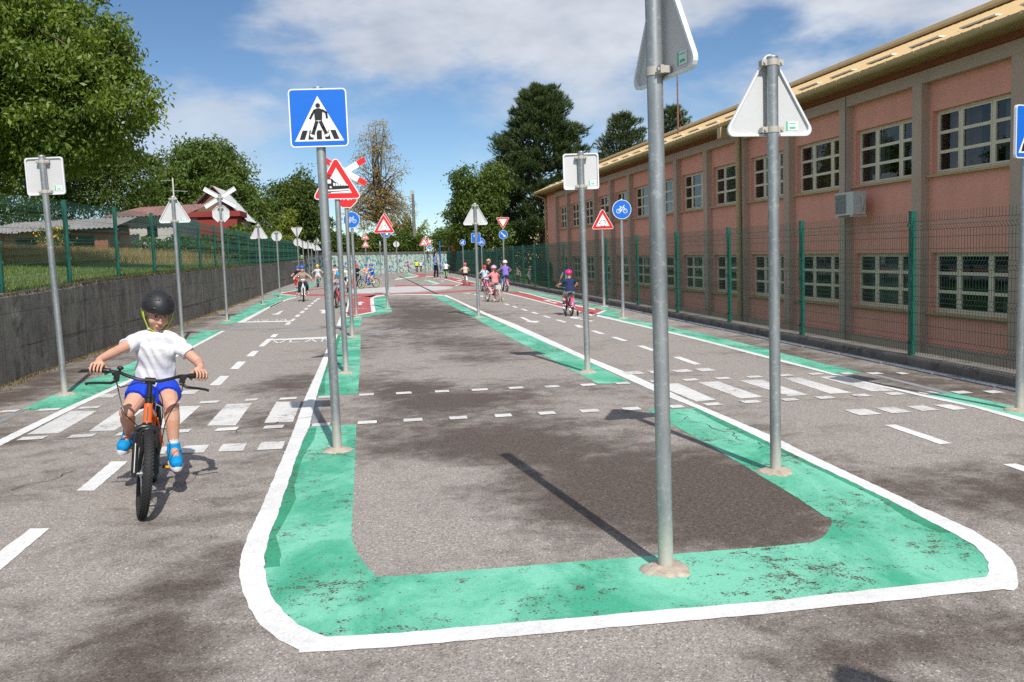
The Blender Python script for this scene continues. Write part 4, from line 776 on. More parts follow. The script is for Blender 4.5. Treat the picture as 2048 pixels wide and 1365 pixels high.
# symbols: list of (material, [polygons]) in metres, seen from the front
def man(s):
    B = []
    B += [circ(.058 * s, 14, 0, .60 * s)]
    B += [[(-.10 * s, .50 * s), (-.03 * s, .53 * s), (.05 * s, .53 * s), (.11 * s, .49 * s), (.09 * s, .24 * s), (-.09 * s, .24 * s)]]
    B += chain([(-.08 * s, .49 * s), (-.15 * s, .38 * s), (-.21 * s, .27 * s)], .055 * s) + chain([(.09 * s, .49 * s), (.20 * s, .42 * s), (.21 * s, .28 * s)], .055 * s)
    B += chain([(-.04 * s, .22 * s), (-.10 * s, .05 * s), (-.16 * s, -.11 * s)], .085 * s) + chain([(.04 * s, .22 * s), (.11 * s, .05 * s), (.18 * s, -.10 * s)], .085 * s)
    return B
def stripes(w, y0, y1, n, lean):
    out = []
    for k in range(n):
        u = (k - (n - 1) / 2) / ((n - 1) / 2); x = u * w
        out.append([(x - .019, y0), (x + .019, y0), (x + .019 - u * lean, y1), (x - .019 - u * lean, y1)])
    return out
def sym_ped_square():
    T = [(-.178, -.168), (.178, -.168), (0, .156)]
    return [(S_BLUE, [sq(.402, .402, .022)]), (S_WHITE, [T]), (S_BLACK, stripes(.125, -.156, -.090, 5, .025)), (S_WHITE, chain([(-.025, -.07), (-.047, -.121)], .040) + chain([(.03, -.07), (.053, -.118)], .040) + [circ(.020, 12, -.047, -.121), circ(.020, 12, .053, -.118)]), (S_BLACK, [scl(p, .293, .293, 0, -.088) for p in man(1.0)])]
def sym_tri_border(): return [(S_RED, [tri(TRI_S - .035, .03)]), (S_WHITE, [scl(tri(TRI_S, 0), .585)])]
def sym_train():
    Y = -.085; B = []
    B += [rpoly([(-.125, Y + .022), (-.045, Y + .022), (-.045, Y + .135), (-.120, Y + .135)], .012), [(-.045, Y + .022), (.12, Y + .030), (.12, Y + .062), (.04, Y + .075), (-.02, Y + .105), (-.045, Y + .135)]]
    B += [[(-.11, Y - .004), (.12, Y + .008), (.12, Y + .014), (-.11, Y + .006)], [(-.10, Y - .010), (-.06, Y - .010), (-.06, Y + .004), (-.10, Y + .004)]]
    B += chain([(-.10, Y + .168), (-.05, Y + .168)], .006) + chain([(-.095, Y + .168), (-.078, Y + .14)], .006) + chain([(-.06, Y + .168), (-.078, Y + .14)], .006)
    Wn = [rpoly([(-.116, Y + .085), (-.053, Y + .085), (-.056, Y + .124), (-.112, Y + .124)], .008), circ(.011, 10, -.108, Y + .047), circ(.011, 10, -.062, Y + .047)]
    for k in range(6):
        x = -.034 + k * .0255; h = .045 - k * .0048; Wn.append([(x, Y + .062), (x + .019, Y + .060), (x + .019, Y + .057 + h * .62), (x, Y + .062 + h * .70)])
    sc_ = lambda L: [scl(p, 1.22, 1.22, 0, .016) for p in L]
    return sym_tri_border() + [(S_BLACK, sc_(B)), (S_WHITE, sc_(Wn))]
def sym_roundabout():
    B = []
    for a in (100, 220, 340):
        B += chain(arc(0, -.032, .078, a, a + 78), .012); e = Vector(arc(0, -.032, .078, a, a + 78)[-1]); t = math.radians(a + 80 + 90)
        d = Vector((math.cos(t), math.sin(t))); nn = Vector((-d.y, d.x)); B.append([tuple(e + nn * .020), tuple(e - nn * .020), tuple(e + d * .034)])
    return sym_tri_border() + [(S_BLACK, B)]
def sym_warn_ped(): return sym_tri_border() + [(S_BLACK, [scl(p, .33, .33, 0, -.06) for p in man(1.0)] + stripes(.10, -.125, -.095, 5, .01))]
def sym_warn_bike(): return sym_tri_border() + [(S_BLACK, [scl(p, .2, .2, -.10, -.13) for p in BIKE2D])]
def sym_curve(): return sym_tri_border() + [(S_BLACK, chain([(.045, -.13), (.045, -.06), (.02, -.01), (-.03, .02)], .038) + [[(-.02, .065), (-.07, .035), (-.03, -.015)]])]
def sym_yield(): return [(S_RED, [tri(TRI_S - .035, .03, True)]), (S_WHITE, [scl(tri(TRI_S, 0, True), .60)])]
def sym_blue(polys): return [(S_BLUE, [circ(.19)]), (S_WHITE, polys)]
def sym_bike(): return sym_blue([scl(p, .25, .25, -.125, -.115) for p in BIKE2D])
def sym_arrow_dr(): return sym_blue([arrow((-.10, .10), (.10, -.10), .042, .125, .085)])
def sym_arrow_r(): return sym_blue([arrow((-.13, 0), (.13, 0), .042, .13, .09)])
def sym_arrow_ul(): return sym_blue([arrow((.03, -.13), (.03, .14), .042, .12, .08), arrow((.03, -.03), (-.13, -.03), .042, .12, .08)])
def sym_oneway(): return [(S_BLUE, [sq(.402, .402, .022)]), (S_WHITE, [arrow((0, -.15), (0, .16), .055, .055, .01)] + chain([(-.085, .06), (0, .16), (.085, .06)], .045))]
def letters(word_, w, h):
    F = {'S': [(.9, .9), (.5, 1), (.12, .85), (.15, .6), (.8, .42), (.88, .15), (.5, 0), (.08, .1)], 'T': [[(0, .95), (1, .95)], [(.5, .95), (.5, 0)]], 'O': [(.5, 1), (.1, .8), (.1, .2), (.5, 0), (.9, .2), (.9, .8), (.5, 1)], 'P': [[(.12, 0), (.12, 1)], [(.12, .95), (.75, .95), (.9, .75), (.75, .5), (.12, .5)]]}
    out = []
    for i, c in enumerate(word_):
        L = F[c]; L = L if isinstance(L[0], list) else [L]
        for seg in L: out += chain([(-w / 2 + (i + .08 + .78 * x) * w / len(word_), (y - .5) * h) for x, y in seg], w * .05)
    return out
def sym_stop(): return [(S_RED, [octo(.375)]), (S_WHITE, letters('STOP', .30, .115))]
def sym_cross():
    out = []
    for a in (31, -31):
        c, s = math.cos(math.radians(a)), math.sin(math.radians(a))
        rot = lambda P, c=c, s=s: [(x * c - y * s, x * s + y * c) for x, y in P]
        out.append((a, rot))
    W = [rot([(-.43, -.055), (.43, -.055), (.43, .055), (-.43, .055)]) for a, rot in out]
    R = []
    for a, rot in out:
        for s in (-1, 1): R.append(rot([(s * .43, -.052), (s * .27, -.052), (s * .27, .052), (s * .43, .052)]))
    return W, R
PLATES = {'tri': (tri(), TRI_H / 3, .49), 'itri': (tri(inv=True), TRI_H * 2 / 3 - .04, .49), 'circ': (circ(.20), .20, .40), 'sq': (sq(.42), .21, .42), 'oct': (octo(.40), .20, .40)}
def plate_mesh(P):
    """pressed plate: flat front, folded rim behind"""
    mb = MB(); n = len(P); Q = scl(P, .93)
    y0, y1, yi = -.055, -.033, -.051
    mb.cur = 0; mb.poly([(x, y0, z) for x, z in P])
    mb.cur = 1
    o0 = [(x, y0, z) for x, z in P]; o1 = [(x, y1, z) for x, z in P]; i1 = [(x, y1, z) for x, z in Q]; i0 = [(x, yi, z) for x, z in Q]
    mb.quadmesh([o0, o1, i1, i0], True)
    mb.cur = 2; mb.poly([(x, yi, z) for x, z in Q[::-1]])
    return mb.mesh('sign_plate', [S_WHITE, PLATE_RIM, PLATE_BACK])
PM = {k: plate_mesh(v[0]) for k, v in PLATES.items()}
SYM = {}
def symbol_meshes(fn):
    if fn not in SYM:
        L = []
        for k, (mat, polys) in enumerate(fn()):
            mb = MB()
            for p in polys: mb.poly([(x, -.0556 - .0007 * k, z) for x, z in p])
            me = bpy.data.meshes.new('print'); me.from_pydata(mb.v, [], mb.f); me.materials.append(mat); L.append(me)
        SYM[fn] = L
    return SYM[fn]
def clamp_mesh():
    mb = MB(); mb.tube([(0, 0, -.018), (0, 0, .018)], .0385, 14)
    for s in (-1, 1): mb.box((s * .052, .0, 0), (.040, .014, .034)); mb.box((s * .055, -.022, 0), (.030, .040, .03)); mb.tube([(s * .055, .006, 0), (s * .055, .016, 0)], .009, 6)
    return mb.mesh('clamp', GALV, True)
CLAMP = clamp_mesh()
_st = MB(); _st.box((0, -.0495, 0), (.085, .001, .055)); ST_PALE = _st.mesh('sticker', S_PALE)
_st = MB(); _st.box((.034, -.0487, 0), (.012, .001, .055)); _st.box((-.004, -.0487, -.012), (.042, .001, .012)); _st.box((-.004, -.0487, .016), (.05, .001, .004)); ST_GREEN = _st.mesh('sticker_print', S_GREEN)
_ft = MB(); _ft.lathe([(.0, .0), (.112, -.004), (.104, .006), (.092, .010), (.070, .016), (.050, .020), (.0, .021)], 30); _ft.v = [(x * (1 + .10 * math.sin(3 * math.atan2(y, x)) + .05 * math.sin(7 * math.atan2(y, x) + 1) + .03 * rnd.uniform(-1, 1)), y * (1 + .10 * math.sin(3 * math.atan2(y, x)) + .05 * math.sin(7 * math.atan2(y, x) + 1)), z + rnd.uniform(-.002, .002)) for x, y, z in _ft.v]; FOOT = _ft.mesh('footing', CONC_FOOT, True)
POLES = {}
def pole_mesh(h):
    h = round(h, 2)
    if h not in POLES:
        mb = MB(); mb.tube([(0, 0, 0), (0, 0, h * .25), (0, 0, h * .6), (0, 0, h)], .0345, 18); mb.tube([(0, 0, h), (0, 0, h + .008)], [.037, .033], 18)
        POLES[h] = mb.mesh('pole', GALV, True)
    return POLES[h]
def sign(loc, rz, plates, label, cat='road sign', group=None, lean=(0, 0), sc=1.0, detail=True):
    """plates: (kind, z of lower edge, symbol)"""
    root = tag(empty('road_sign', (loc[0], loc[1], 0), math.radians(rz)), label, cat, group)
    root.rotation_euler = (math.radians(lean[0] + rnd.uniform(-.35, .35)), math.radians(lean[1] + rnd.uniform(-.35, .35)), math.radians(rz))
    top = 0
    for kind, z, fn in plates:
        if kind == 'cross':
            W, R = sym_cross(); zc = z + .25; top = max(top, zc + .05)
            for k, (w, r2) in enumerate(zip(W, (R[:2], R[2:]))):
                mb = MB(); mb.cur = 0; y0 = -.055 - k * .012
                mb.prism([(x, y0, zz + zc) for x, zz in w], (0, .010, 0))
                # folded long edges at the back
                c = Vector(w[1]) - Vector(w[0]); c.normalize(); nn = Vector((-c.y, c.x))
                for s in (-1, 1):
                    mid = nn * s * .05; mb.prism([(p.x, y0 + .010, p.y + zc) for p in (mid - c * .42 - nn * .005, mid + c * .42 - nn * .005, mid + c * .42 + nn * .005, mid - c * .42 + nn * .005)], (0, .014, 0))
                b = mb.build('crossbuck_board', PLATE_RIM, root)
                fm = MB(); fm.poly([(x, y0 - .0007, zz + zc) for x, zz in w]); fm.build('board_face', S_WHITE, b)
                for q in r2:
                    rm = MB(); rm.poly([(x, y0 - .0014, zz + zc) for x, zz in q]); rm.build('red_end', S_RED, b)
            cl = [zc]
        else:
            P, low, hh = PLATES[kind]; zc = z + low; top = max(top, z + hh - (.03 if kind == 'tri' else 0))
            pl = link('sign_plate', PM[kind], root, (0, 0, zc))
            if fn:
                for me in symbol_meshes(fn): link('print', me, pl)
            if detail:
                dx, dz = {'tri': (-.155, -.115), 'itri': (-.05, .04), 'circ': (-.10, -.06), 'sq': (-.13, -.135), 'oct': (-.10, -.06)}[kind]
                st = link('sticker', ST_PALE, pl, (dx, 0, dz)); link('sticker_print', ST_GREEN, pl, (dx, 0, dz))
            cl = [z + .035, z + hh - .05]
        if detail:
            for c in cl: link('clamp', CLAMP, root, (0, 0, c))
    link('pole', pole_mesh(top + .012), root)
    link('footing', FOOT, root, (0, 0, .006), (0, 0, rnd.uniform(0, 6)))
    return root
B = 180
# near signs
sign((1.18, 3.95), 100, [('tri', 2.17, None)], 'triangular road sign turned edge-on, on the pole at the front end of the green island', lean=(0, 0))
sign((2.39, 5.54), B + 4, [('tri', 2.12, sym_train)], 'back of a triangular road sign on the green band just before the zebra crossing')
sign((2.30, 10.78), B - 5, [('sq', 2.17, sym_ped_square)], 'back of a square road sign on the green band just past the zebra crossing')
sign((2.00, 21.27), B, [('tri', 2.12, sym_roundabout)], 'back of a triangular road sign on the green band beside the arrow-marked lane')
sign((5.16, 7.01), 20, [('sq', 2.07, sym_ped_square)], 'blue square pedestrian crossing sign by the school-side kerb, turned away from the lane')
sign((-.45, 7.04), -3, [('sq', 2.27, sym_ped_square)], 'blue square pedestrian crossing sign with walking figure, facing the front of the island', lean=(0, -.4))
sign((-.60, 11.86), 2, [('tri', 2.19, sym_train)], 'red bordered triangular train warning sign behind the blue pedestrian sign')
sign((-.73, 17.29), 4, [('cross', 2.77, None), ('oct', 2.37, sym_stop)], 'red and white crossbuck with red octagonal stop sign at the painted rail crossing')
sign((-.84, 22.95), 0, [('circ', 2.18, sym_bike)], 'round blue bicycle sign at the start of the red lane on the island')
sign((-.09, 26.40), 6, [('tri', 2.13, sym_roundabout)], 'red triangular roundabout warning sign on the green corner by the red lane')
sign((-.07, 35.80), 6, [('tri', 2.63, sym_roundabout), ('circ', 2.19, sym_arrow_dr)], 'red triangle above round blue arrow sign at the edge of the roundabout')
sign((-1.64, 69.1), 0, [('tri', 2.80, sym_warn_ped), ('tri', 2.24, sym_warn_bike)], 'two red warning triangles stacked on one pole before the mural wall', detail=False)
sign((-.53, 61.3), 86, [('circ', 2.10, sym_bike)], 'edge-on road sign on a thin pole before the middle of the mural', detail=False)
sign((.55, 62.4), B, [('circ', 2.10, None)], 'back of a round road sign before the middle of the mural', detail=False)
sign((2.10, 54.8), 0, [('tri', 2.05, sym_curve)], 'red triangular bend warning sign on the small green island', detail=False)
sign((4.10, 92.4), 4, [('itri', 2.55, sym_yield), ('circ', 2.10, sym_arrow_r)], 'give way triangle above round blue right-arrow sign close to the mural wall', detail=False)
sign((5.0, 62.6), 0, [('circ', 2.07, sym_arrow_ul)], 'round blue straight-or-left arrow sign by the far fence', detail=False)
sign((3.9, 41.5), 3, [('sq', 1.98, sym_oneway)], 'blue square one-way sign with white up arrow beyond the roundabout', detail=False)
sign((5.05, 50.5), 0, [('circ', 1.90, sym_bike)], 'small round blue bicycle sign low by the far green fence', detail=False)
sign((5.11, 41.3), 0, [('itri', 2.55, sym_yield), ('circ', 2.08, sym_arrow_dr)], 'give way triangle above round blue diagonal arrow sign by the fence', detail=False)
sign((5.43, 23.22), 4, [('tri', 1.98, sym_roundabout)], 'red triangular roundabout warning sign by the kerb next to the red lane end')
sign((4.86, 19.05), -3, [('circ', 2.08, sym_bike)], 'round blue bicycle sign by the kerb at the end of the red lane')
sign((1.86, .22), 170, [('tri', 2.17, sym_train)], 'triangular road sign on a pole standing in front of the painted island')
# left row, seen from behind
sign((-3.76, 11.13), B - 4, [('sq', 2.28, sym_ped_square)], 'back of a square road sign on the green strip behind the orange bike', lean=(0, .8))
sign((-3.90, 17.96), B, [('tri', 2.22, sym_train)], 'back of a triangular road sign on the green strip before the rail stop line')
sign((-4.05, 23.70), B + 3, [('cross', 2.80, None), ('oct', 2.45, sym_stop)], 'back of a crossbuck and octagonal sign at the concrete wall')
sign((-4.26, 31.96), B, [('tri', 2.21, sym_curve)], 'back of a triangular road sign by the wall between crossbuck and round sign')
sign((-4.32, 37.47), B, [('circ', 2.22, sym_bike)], 'back of a round road sign by the tip of the red wedge')
sign((-4.55, 48.3), B, [('itri', 2.62, sym_yield), ('circ', 2.17, sym_bike)], 'backs of a give way triangle and a disc on one pole along the concrete wall', detail=False)
G_ = 'road signs seen from behind at the far end of the concrete wall'
for x, y, pl, lb in ((-4.95, 55.8, [('circ', 2.18, None)], 'back of a round road sign just beyond the give way and disc pole'), (-5.05, 60.4, [('tri', 2.18, None)], 'back of a single triangular road sign in the far row along the concrete wall'), (-5.15, 64.2, [('circ', 2.20, None)], 'back of a round road sign just beyond the single far triangle by the wall'), (-5.2, 68.6, [('circ', 2.12, None)], 'back of a round road sign just before the two stacked triangles by the wall'), (-5.3, 71.5, [('tri', 2.65, None), ('tri', 2.15, None)], 'backs of two stacked triangular road signs in the far row along the wall'), (-5.42, 74.3, [('circ', 2.12, None)], 'back of the last round road sign where wall and mural meet')):
    sign((x, y), B, pl, lb, group=G_, detail=False)

# ================================================================== BICYCLES AND RIDERS
RUBBER = M('black_rubber', (.018, .018, .018), .75, 0, .2, 30, .3, 120); BLK = M('black_paint', (.014, .014, .015), .32, 0, .05); CHROME = M('bright_alloy', (.62, .63, .64), .25, .9, .06)
def C(name, c, rough=.45): return M(name, c, rough, 0, .05, 6)
def cloth(name, c, rough=.85):
    if name in MATS: return MATS[name]
    t = NT(name); v = t.noise(9, 5, .6)
    col = t.mix(1.0, tuple(c), t.ramp(v, [(.3, .88), (.7, 1.08)]), 'MULTIPLY')
    t.bsdf(col, rough, 0, t.math('ADD', t.noise(320, 2), t.math('MULTIPLY', t.noise(26, 3, .5, dist=.6), 2.5)), .22, .006, .2); MATS[name] = t.m; return t.m
def skin_mat(name, c):
    if name in MATS: return MATS[name]
    t = NT(name); col = t.mix(t.ramp(t.noise(7, 4, .6), [(.35, 0), (.7, 1)]), c, tuple(x * k for x, k in zip(c, (1.05, .88, .84))))
    p = t.bsdf(col, .5, 0, t.noise(160, 3), .08, .002, .35); p.inputs['Subsurface Weight'].default_value = .12; p.inputs['Subsurface Radius'].default_value = (.012, .005, .003); p.inputs['Subsurface Scale'].default_value = 1.0
    MATS[name] = t.m; return t.m
SKIN = skin_mat('skin_warm', (.55, .33, .235)); SKIN2 = skin_mat('skin_light', (.62, .38, .27))
WHEELS = {}
def wheel_parts(r, tyre, rim, knob, fat):
    key = (round(r, 3), tyre.name, rim.name, knob)
    if key in WHEELS: return WHEELS[key]
    tr = .024 * fat * r / .25; R0 = r - tr
    ring = lambda rad, n: [(0, rad * math.cos(2 * PI * k / n), rad * math.sin(2 * PI * k / n)) for k in range(n)]
    a = MB(); a.tube(ring(R0, 48), tr, 10, closed=True, up=(1, 0, 0))
    if knob:
        for k in range(72):
            t = 2 * PI * k / 72
            for j, ph in enumerate((-.75, -.28, .28, .75)):
                tt = t + (PI / 72 if j % 2 else 0); rr = R0 + tr * math.cos(ph)
                a.box((tr * math.sin(ph), rr * math.cos(tt), rr * math.sin(tt)), (.0075, .0105, .006), Matrix.Rotation(tt - PI / 2, 3, 'X') @ Matrix.Rotation(.35 if j < 2 else -.35, 3, 'Z') @ Matrix.Rotation(0, 3, 'Y'))
    T = a.mesh('tyre', tyre, True)
    b = MB(); rows = []
    for w, rr in ((-.012, R0 - tr * .75), (.012, R0 - tr * .75), (.010, R0 - tr * 1.35), (-.010, R0 - tr * 1.35)): rows.append([(w, rr * math.cos(2 * PI * k / 40), rr * math.sin(2 * PI * k / 40)) for k in range(40)])
    b.quadmesh(rows, True, True); Rm = b.mesh('rim', rim, True)
    c = MB()
    for k in range(20):
        t = 2 * PI * k / 20; s = .022 if k % 2 else -.022; t2 = t + (.5 if k % 4 < 2 else -.5)
        c.tube([(s, .016 * math.cos(t2), .016 * math.sin(t2)), (0, (R0 - tr) * math.cos(t), (R0 - tr) * math.sin(t))], .0012 if knob else .002, 4, cap=False)
    S = c.mesh('spokes', CHROME)
    h = MB(); h.lathe([(.010, -.05), (.010, -.028), (.022, -.026), (.022, -.018), (.012, -.014), (.012, .014), (.022, .018), (.022, .026), (.010, .028), (.010, .05)], 14, axis='x'); Hb = h.mesh('hub', CHROME, True)
    WHEELS[key] = (T, Rm, S, Hb); return WHEELS[key]
def bicycle(pos, heading, s, label, frame, tyre=None, rim=None, saddle=None, steer=0.0, crank=20.0, hero=False, training=False, guard=None, basket=None, mud=None, low=False, grip=None, group=None, lean=0.0, name='bicycle'):
    """pos: ground point below the bottom bracket; heading: direction of travel (x, y)"""
    rz = math.atan2(heading[1], heading[0]) - PI / 2
    root = tag(empty(name, (pos[0], pos[1], .0), 0, label, 'bicycle', group)); root.rotation_euler = (0, math.radians(lean), rz)
    tyre = tyre or RUBBER; rim = rim or CHROME; saddle = saddle or BLK; grip = grip or BLK
    V = lambda x, y, z: Vector((x * s, y * s, z * s))
    fat = 1.1 if hero else 1.0
    r = .255 * s; rear = V(0, -.36, .255); front = V(0, .58, .255); bb = V(0, 0, .235); st = V(0, -.155, .50); ht = V(0, .365, .63); hb = V(0, .40, .53)
    f = MB(); t = .017 * s
    f.tube([bb, st], t, 10); f.tube([bb, hb + V(0, -.01, .01)], t * 1.35, 10)
    if low: f.tube([bb.lerp(st, .45), (bb.lerp(st, .45)).lerp(hb, .5) + V(0, 0, -.05), hb.lerp(ht, .4)], t * 1.1, 10)
    else: f.tube([st + V(0, 0, -.02), ht + V(0, 0, -.02)], t * 1.1, 10)
    f.tube([hb + V(0, .004, -.015), ht], t * 1.45, 12)
    for x in (-.05, .05):
        f.tube([bb + V(x * .5, 0, 0), rear + V(x, 0, 0)], t * .62, 8); f.tube([st + V(x * .4, 0, -.04), rear + V(x, 0, 0)], t * .55, 8)
    f.build('frame', frame, root, True)
    if hero:
        d = MB(); d.box(tuple(hb.lerp(ht, .5) + V(0, .026, 0)), (.010, .004, .085), Matrix.Rotation(.33, 3, 'X')); d.build('frame_decal', BLK, root)
        d = MB(); d.tube([ht, ht + V(0, -.012, .045)], t * 1.2, 12); d.build('headset', BLK, root, True); d = MB(); d.tube([hb + V(0, .012, -.035), hb + V(0, .002, -.01)], t * 1.7, 12); d.build('headset', BLK, root, True)
    # wheels
    def wheel(c, nm='wheel'):
        w = empty(nm, c, 0); w.parent = root
        for n_, me in zip(('tyre', 'rim', 'spokes', 'hub'), wheel_parts(r, tyre, rim, hero, fat)): link(n_, me, w)
        return w
    wheel(rear)
    fw = wheel(front)
    steer_objs = [fw]
    fk = MB(); k = .058 if hero else .042
    crown = hb + V(0, .016, -.045)
    if hero:
        for x in (-k, k):
            fk.tube([crown + V(x, .0, .0), V(x, .50, .40)], .013 * s, 10); fk.tube([V(x, .485, .43), V(x, .58, .255)], .019 * s, 10); fk.tube([V(x, .58, .262), V(x, .585, .235)], .014 * s, 8)
        fk.tube([crown + V(-k - .006, .004, -.006), crown + V(-k * .5, .012, .016), crown + V(0, .012, .02), crown + V(k * .5, .012, .016), crown + V(k + .006, .004, -.006)], .019 * s, 10)
        fk.tube([V(-k, .505, .425), V(-k * .95, .535, .475), V(-k * .5, .55, .505), V(0, .555, .513), V(k * .5, .55, .505), V(k * .95, .535, .475), V(k, .505, .425)], .010 * s, 8)
    else:
        for x in (-k, k): fk.tube([crown + V(x, 0, 0), V(x, .50, .40), front + V(x, 0, 0)], .011 * s, 8)
        fk.tube([crown + V(-k, 0, 0), crown + V(0, 0, .012), crown + V(k, 0, 0)], .014 * s, 8)
    steer_objs.append(fk.build('fork', BLK if hero else frame, root, True))
    hbr = MB(); cl = V(0, .335, .765)
    hbr.tube([ht, cl], .016 * s, 10); hbr.tube([cl + V(-.03, 0, 0), cl + V(.03, 0, 0)], .021 * s, 10)
    G = V(.275, .235, .80)
    pts = [V(.02, .335, .767), V(.06, .335, .768), V(.12, .31, .783), V(.165, .285, .797), V(.22, .255, .80), G, V(.325, .212, .80)]
    hbr.tube([Vector((-p.x, p.y, p.z)) for p in pts[::-1]] + pts, .0105 * s, 8)
    bar = hbr.build('handlebar', BLK if hero else CHROME, root, True); steer_objs.append(bar)
    for sg in (-1, 1):
        g = MB(); a = V(sg * .225, .253, .80); b = V(sg * .335, .206, .80)
        g.tube([a, a.lerp(b, .1), a.lerp(b, .92), b], [.014 * s, .0165 * s, .0165 * s, .019 * s], 10); g.build('grip', grip, bar, True)
        if hero:
            g = MB(); a = V(sg * .185, .270, .792); g.tube([a + V(-sg * .012, .004, 0), a + V(sg * .022, -.008, 0)], .017 * s, 10)
            g.box(tuple(a + V(0, .022, -.012)), (.034, .03, .045)); g.tube([a + V(-sg * .01, .03, -.035), a + V(sg * .03, .05, -.055), a + V(sg * .10, .015, -.062), a + V(sg * .15, -.002, -.070), a + V(sg * .165, .002, -.075)], [.011, .009, .008, .008, .010], 8); g.build('brake_lever', BLK, bar, True)
    if hero:
        g = MB(); g.tube([V(.17, .285, .80), V(.17, .283, .825)], .008, 8); g.ellipsoid(tuple(V(.168, .285, .826)), (.020, .020, .012)); g.build('bell', BLK, bar, True)
        for P in ([V(-.19, .31, .775), V(-.17, .42, .70), V(-.10, .455, .55), V(-.085, .46, .40), V(-.07, .53, .36), V(-.05, .56, .47)], [V(.19, .31, .775), V(.17, .43, .73), V(.05, .47, .77), V(-.06, .43, .70), V(-.08, .38, .50), V(-.02, .2, .35)], [V(.19, .31, .77), V(.14, .44, .60), V(.10, .44, .55), V(.05, .39, .50), V(.03, .3, .47)]):
            n = 14; pp = []
            for i in range(n + 1):
                u = i / n * (len(P) - 1); j = min(int(u), len(P) - 2); w = u - j; p0, p1, p2, p3 = P[max(j - 1, 0)], P[j], P[j + 1], P[min(j + 2, len(P) - 1)]
                pp.append(.5 * ((2 * p1) + (-p0 + p2) * w + (2 * p0 - 5 * p1 + 4 * p2 - p3) * w * w + (-p0 + 3 * p1 - 3 * p2 + p3) * w ** 3))
            c = MB(); c.tube(pp, .0032, 6); c.build('brake_cable', BLK, bar, True)
        for sg in (-1, 1):
            c = MB(); c.box(tuple(V(sg * .045, .565, .455)), (.018, .02, .075)); c.box(tuple(V(sg * .030, .555, .478)), (.022, .045, .014)); c.tube([V(sg * .045, .56, .42), V(sg * .045, .595, .42)], .010, 8); c.build('brake_arm', BLK, fk_o if False else steer_objs[1], True)
    if steer:
        axis = (ht - hb).normalized(); Mx = Matrix.Translation(hb) @ Matrix.Rotation(math.radians(steer), 4, axis) @ Matrix.Translation(-hb)
        for o in steer_objs: o.matrix_local = Mx @ Matrix.Translation(o.location)
    # saddle
    sd = MB(); top = V(0, -.19, .605)
    rows = []
    for u in np.linspace(0, 1, 9):
        w = (.075 - .055 * min(1, u * 1.5)) * s if u > .12 else (.045 + .25 * u) * s; y = (-.29 + .23 * u) * s; zc = (.605 + .012 * math.cos(u * 5)) * s
        rows.append([(w * math.cos(a), y, zc + .022 * s * math.sin(a) * (1 if math.sin(a) > 0 else 1.4)) for a in [2 * PI * k / 10 for k in range(10)]])
    sd.quadmesh(rows, True, False, True); so_ = sd.build('saddle', saddle, root, True)
    p = MB(); p.tube([st, V(0, -.195, .59)], .011 * s, 8); p.build('seat_post', CHROME, so_, True)
    # crank and pedals
    ck = MB(); a = math.radians(crank); L = .125 * s; ped = []
    ck.lathe([(.012 * s, -.05 * s), (.012 * s, .05 * s)], 10, tuple(bb), 'x'); ck.lathe([(.058 * s, .036 * s), (.058 * s, .040 * s)], 20, tuple(bb), 'x')
    for sg in (-1, 1):
        e = bb + Vector((sg * .062 * s, sg * L * math.cos(a), -sg * L * math.sin(a))); ck.tube([bb + Vector((sg * .048 * s, 0, 0)), e], .010 * s, 8); ped.append(e + Vector((sg * .062 * s, 0, 0)))
    cko = ck.build('crank', BLK, root, True)
    for e in ped:
        p = MB(); p.box(tuple(e), (.085 * s, .075 * s, .022 * s)); po = p.build('pedal', BLK, cko)
        if hero: q = MB(); q.box((e.x, e.y + .0395 * s, e.z), (.055 * s, .004, .014 * s)); q.box((e.x, e.y - .0395 * s, e.z), (.055 * s, .004, .014 * s)); q.build('reflector', C('amber_reflector', (.85, .38, .01), .3), cko)
    if guard:
        g = MB(); g.box(tuple(V(.055, -.17, .25)), (.012 * s, .42 * s, .075 * s)); g.lathe([(.075 * s, .049 * s), (.075 * s, .061 * s)], 20, tuple(bb), 'x'); g.build('chain_guard', guard, root)
    if mud:
        for c, a0, a1 in ((rear, 20, 175), (front, 30, 150)):
            g = MB(); rows = []
            for u in np.linspace(math.radians(a0), math.radians(a1), 10): rows.append([(x * s, c.y + (r + (.012 - abs(x) * .2) * s) * math.cos(u), c.z + (r + (.014 - abs(x) * .3) * s) * math.sin(u)) for x in (-.03, -.015, 0, .015, .03)])
            g.quadmesh(rows); g.build('mudguard', mud, root, True)
    if training:
        for sg in (-1, 1):
            w = empty('training_wheel', V(sg * .17, -.38, .075 - .005), 0); w.parent = root
            q = MB(); q.lathe([(.02, -.016), (.07, -.016), (.075, -.008), (.075, .008), (.07, .016), (.02, .016)], 18, axis='x'); q.build('tyre', RUBBER if training is True else training, w, True).scale = (s, s, s)
            q = MB(); q.tube([(0, 0, 0), (-sg * .05 * s, .005, .12 * s), (-sg * .12 * s, .02 * s, .18 * s)], .008 * s, 6); q.build('stay', CHROME, w, True)
    if basket:
        g = MB(); g.box2(tuple(V(-.10, -.50, .46)), tuple(V(.10, -.36, .60))); g.build('rear_box', basket, root)
        g = MB(); g.tube([V(-.04, -.30, .44), V(-.04, -.48, .45)], .006, 6); g.tube([V(.04, -.30, .44), V(.04, -.48, .45)], .006, 6); g.build('rack', CHROME, root)
    return root, dict(ped=ped, gripL=V(-.29, .227, .80), gripR=V(.29, .227, .80), seat=V(0, -.195, .625), steer=(hb, (ht - hb).normalized(), steer))

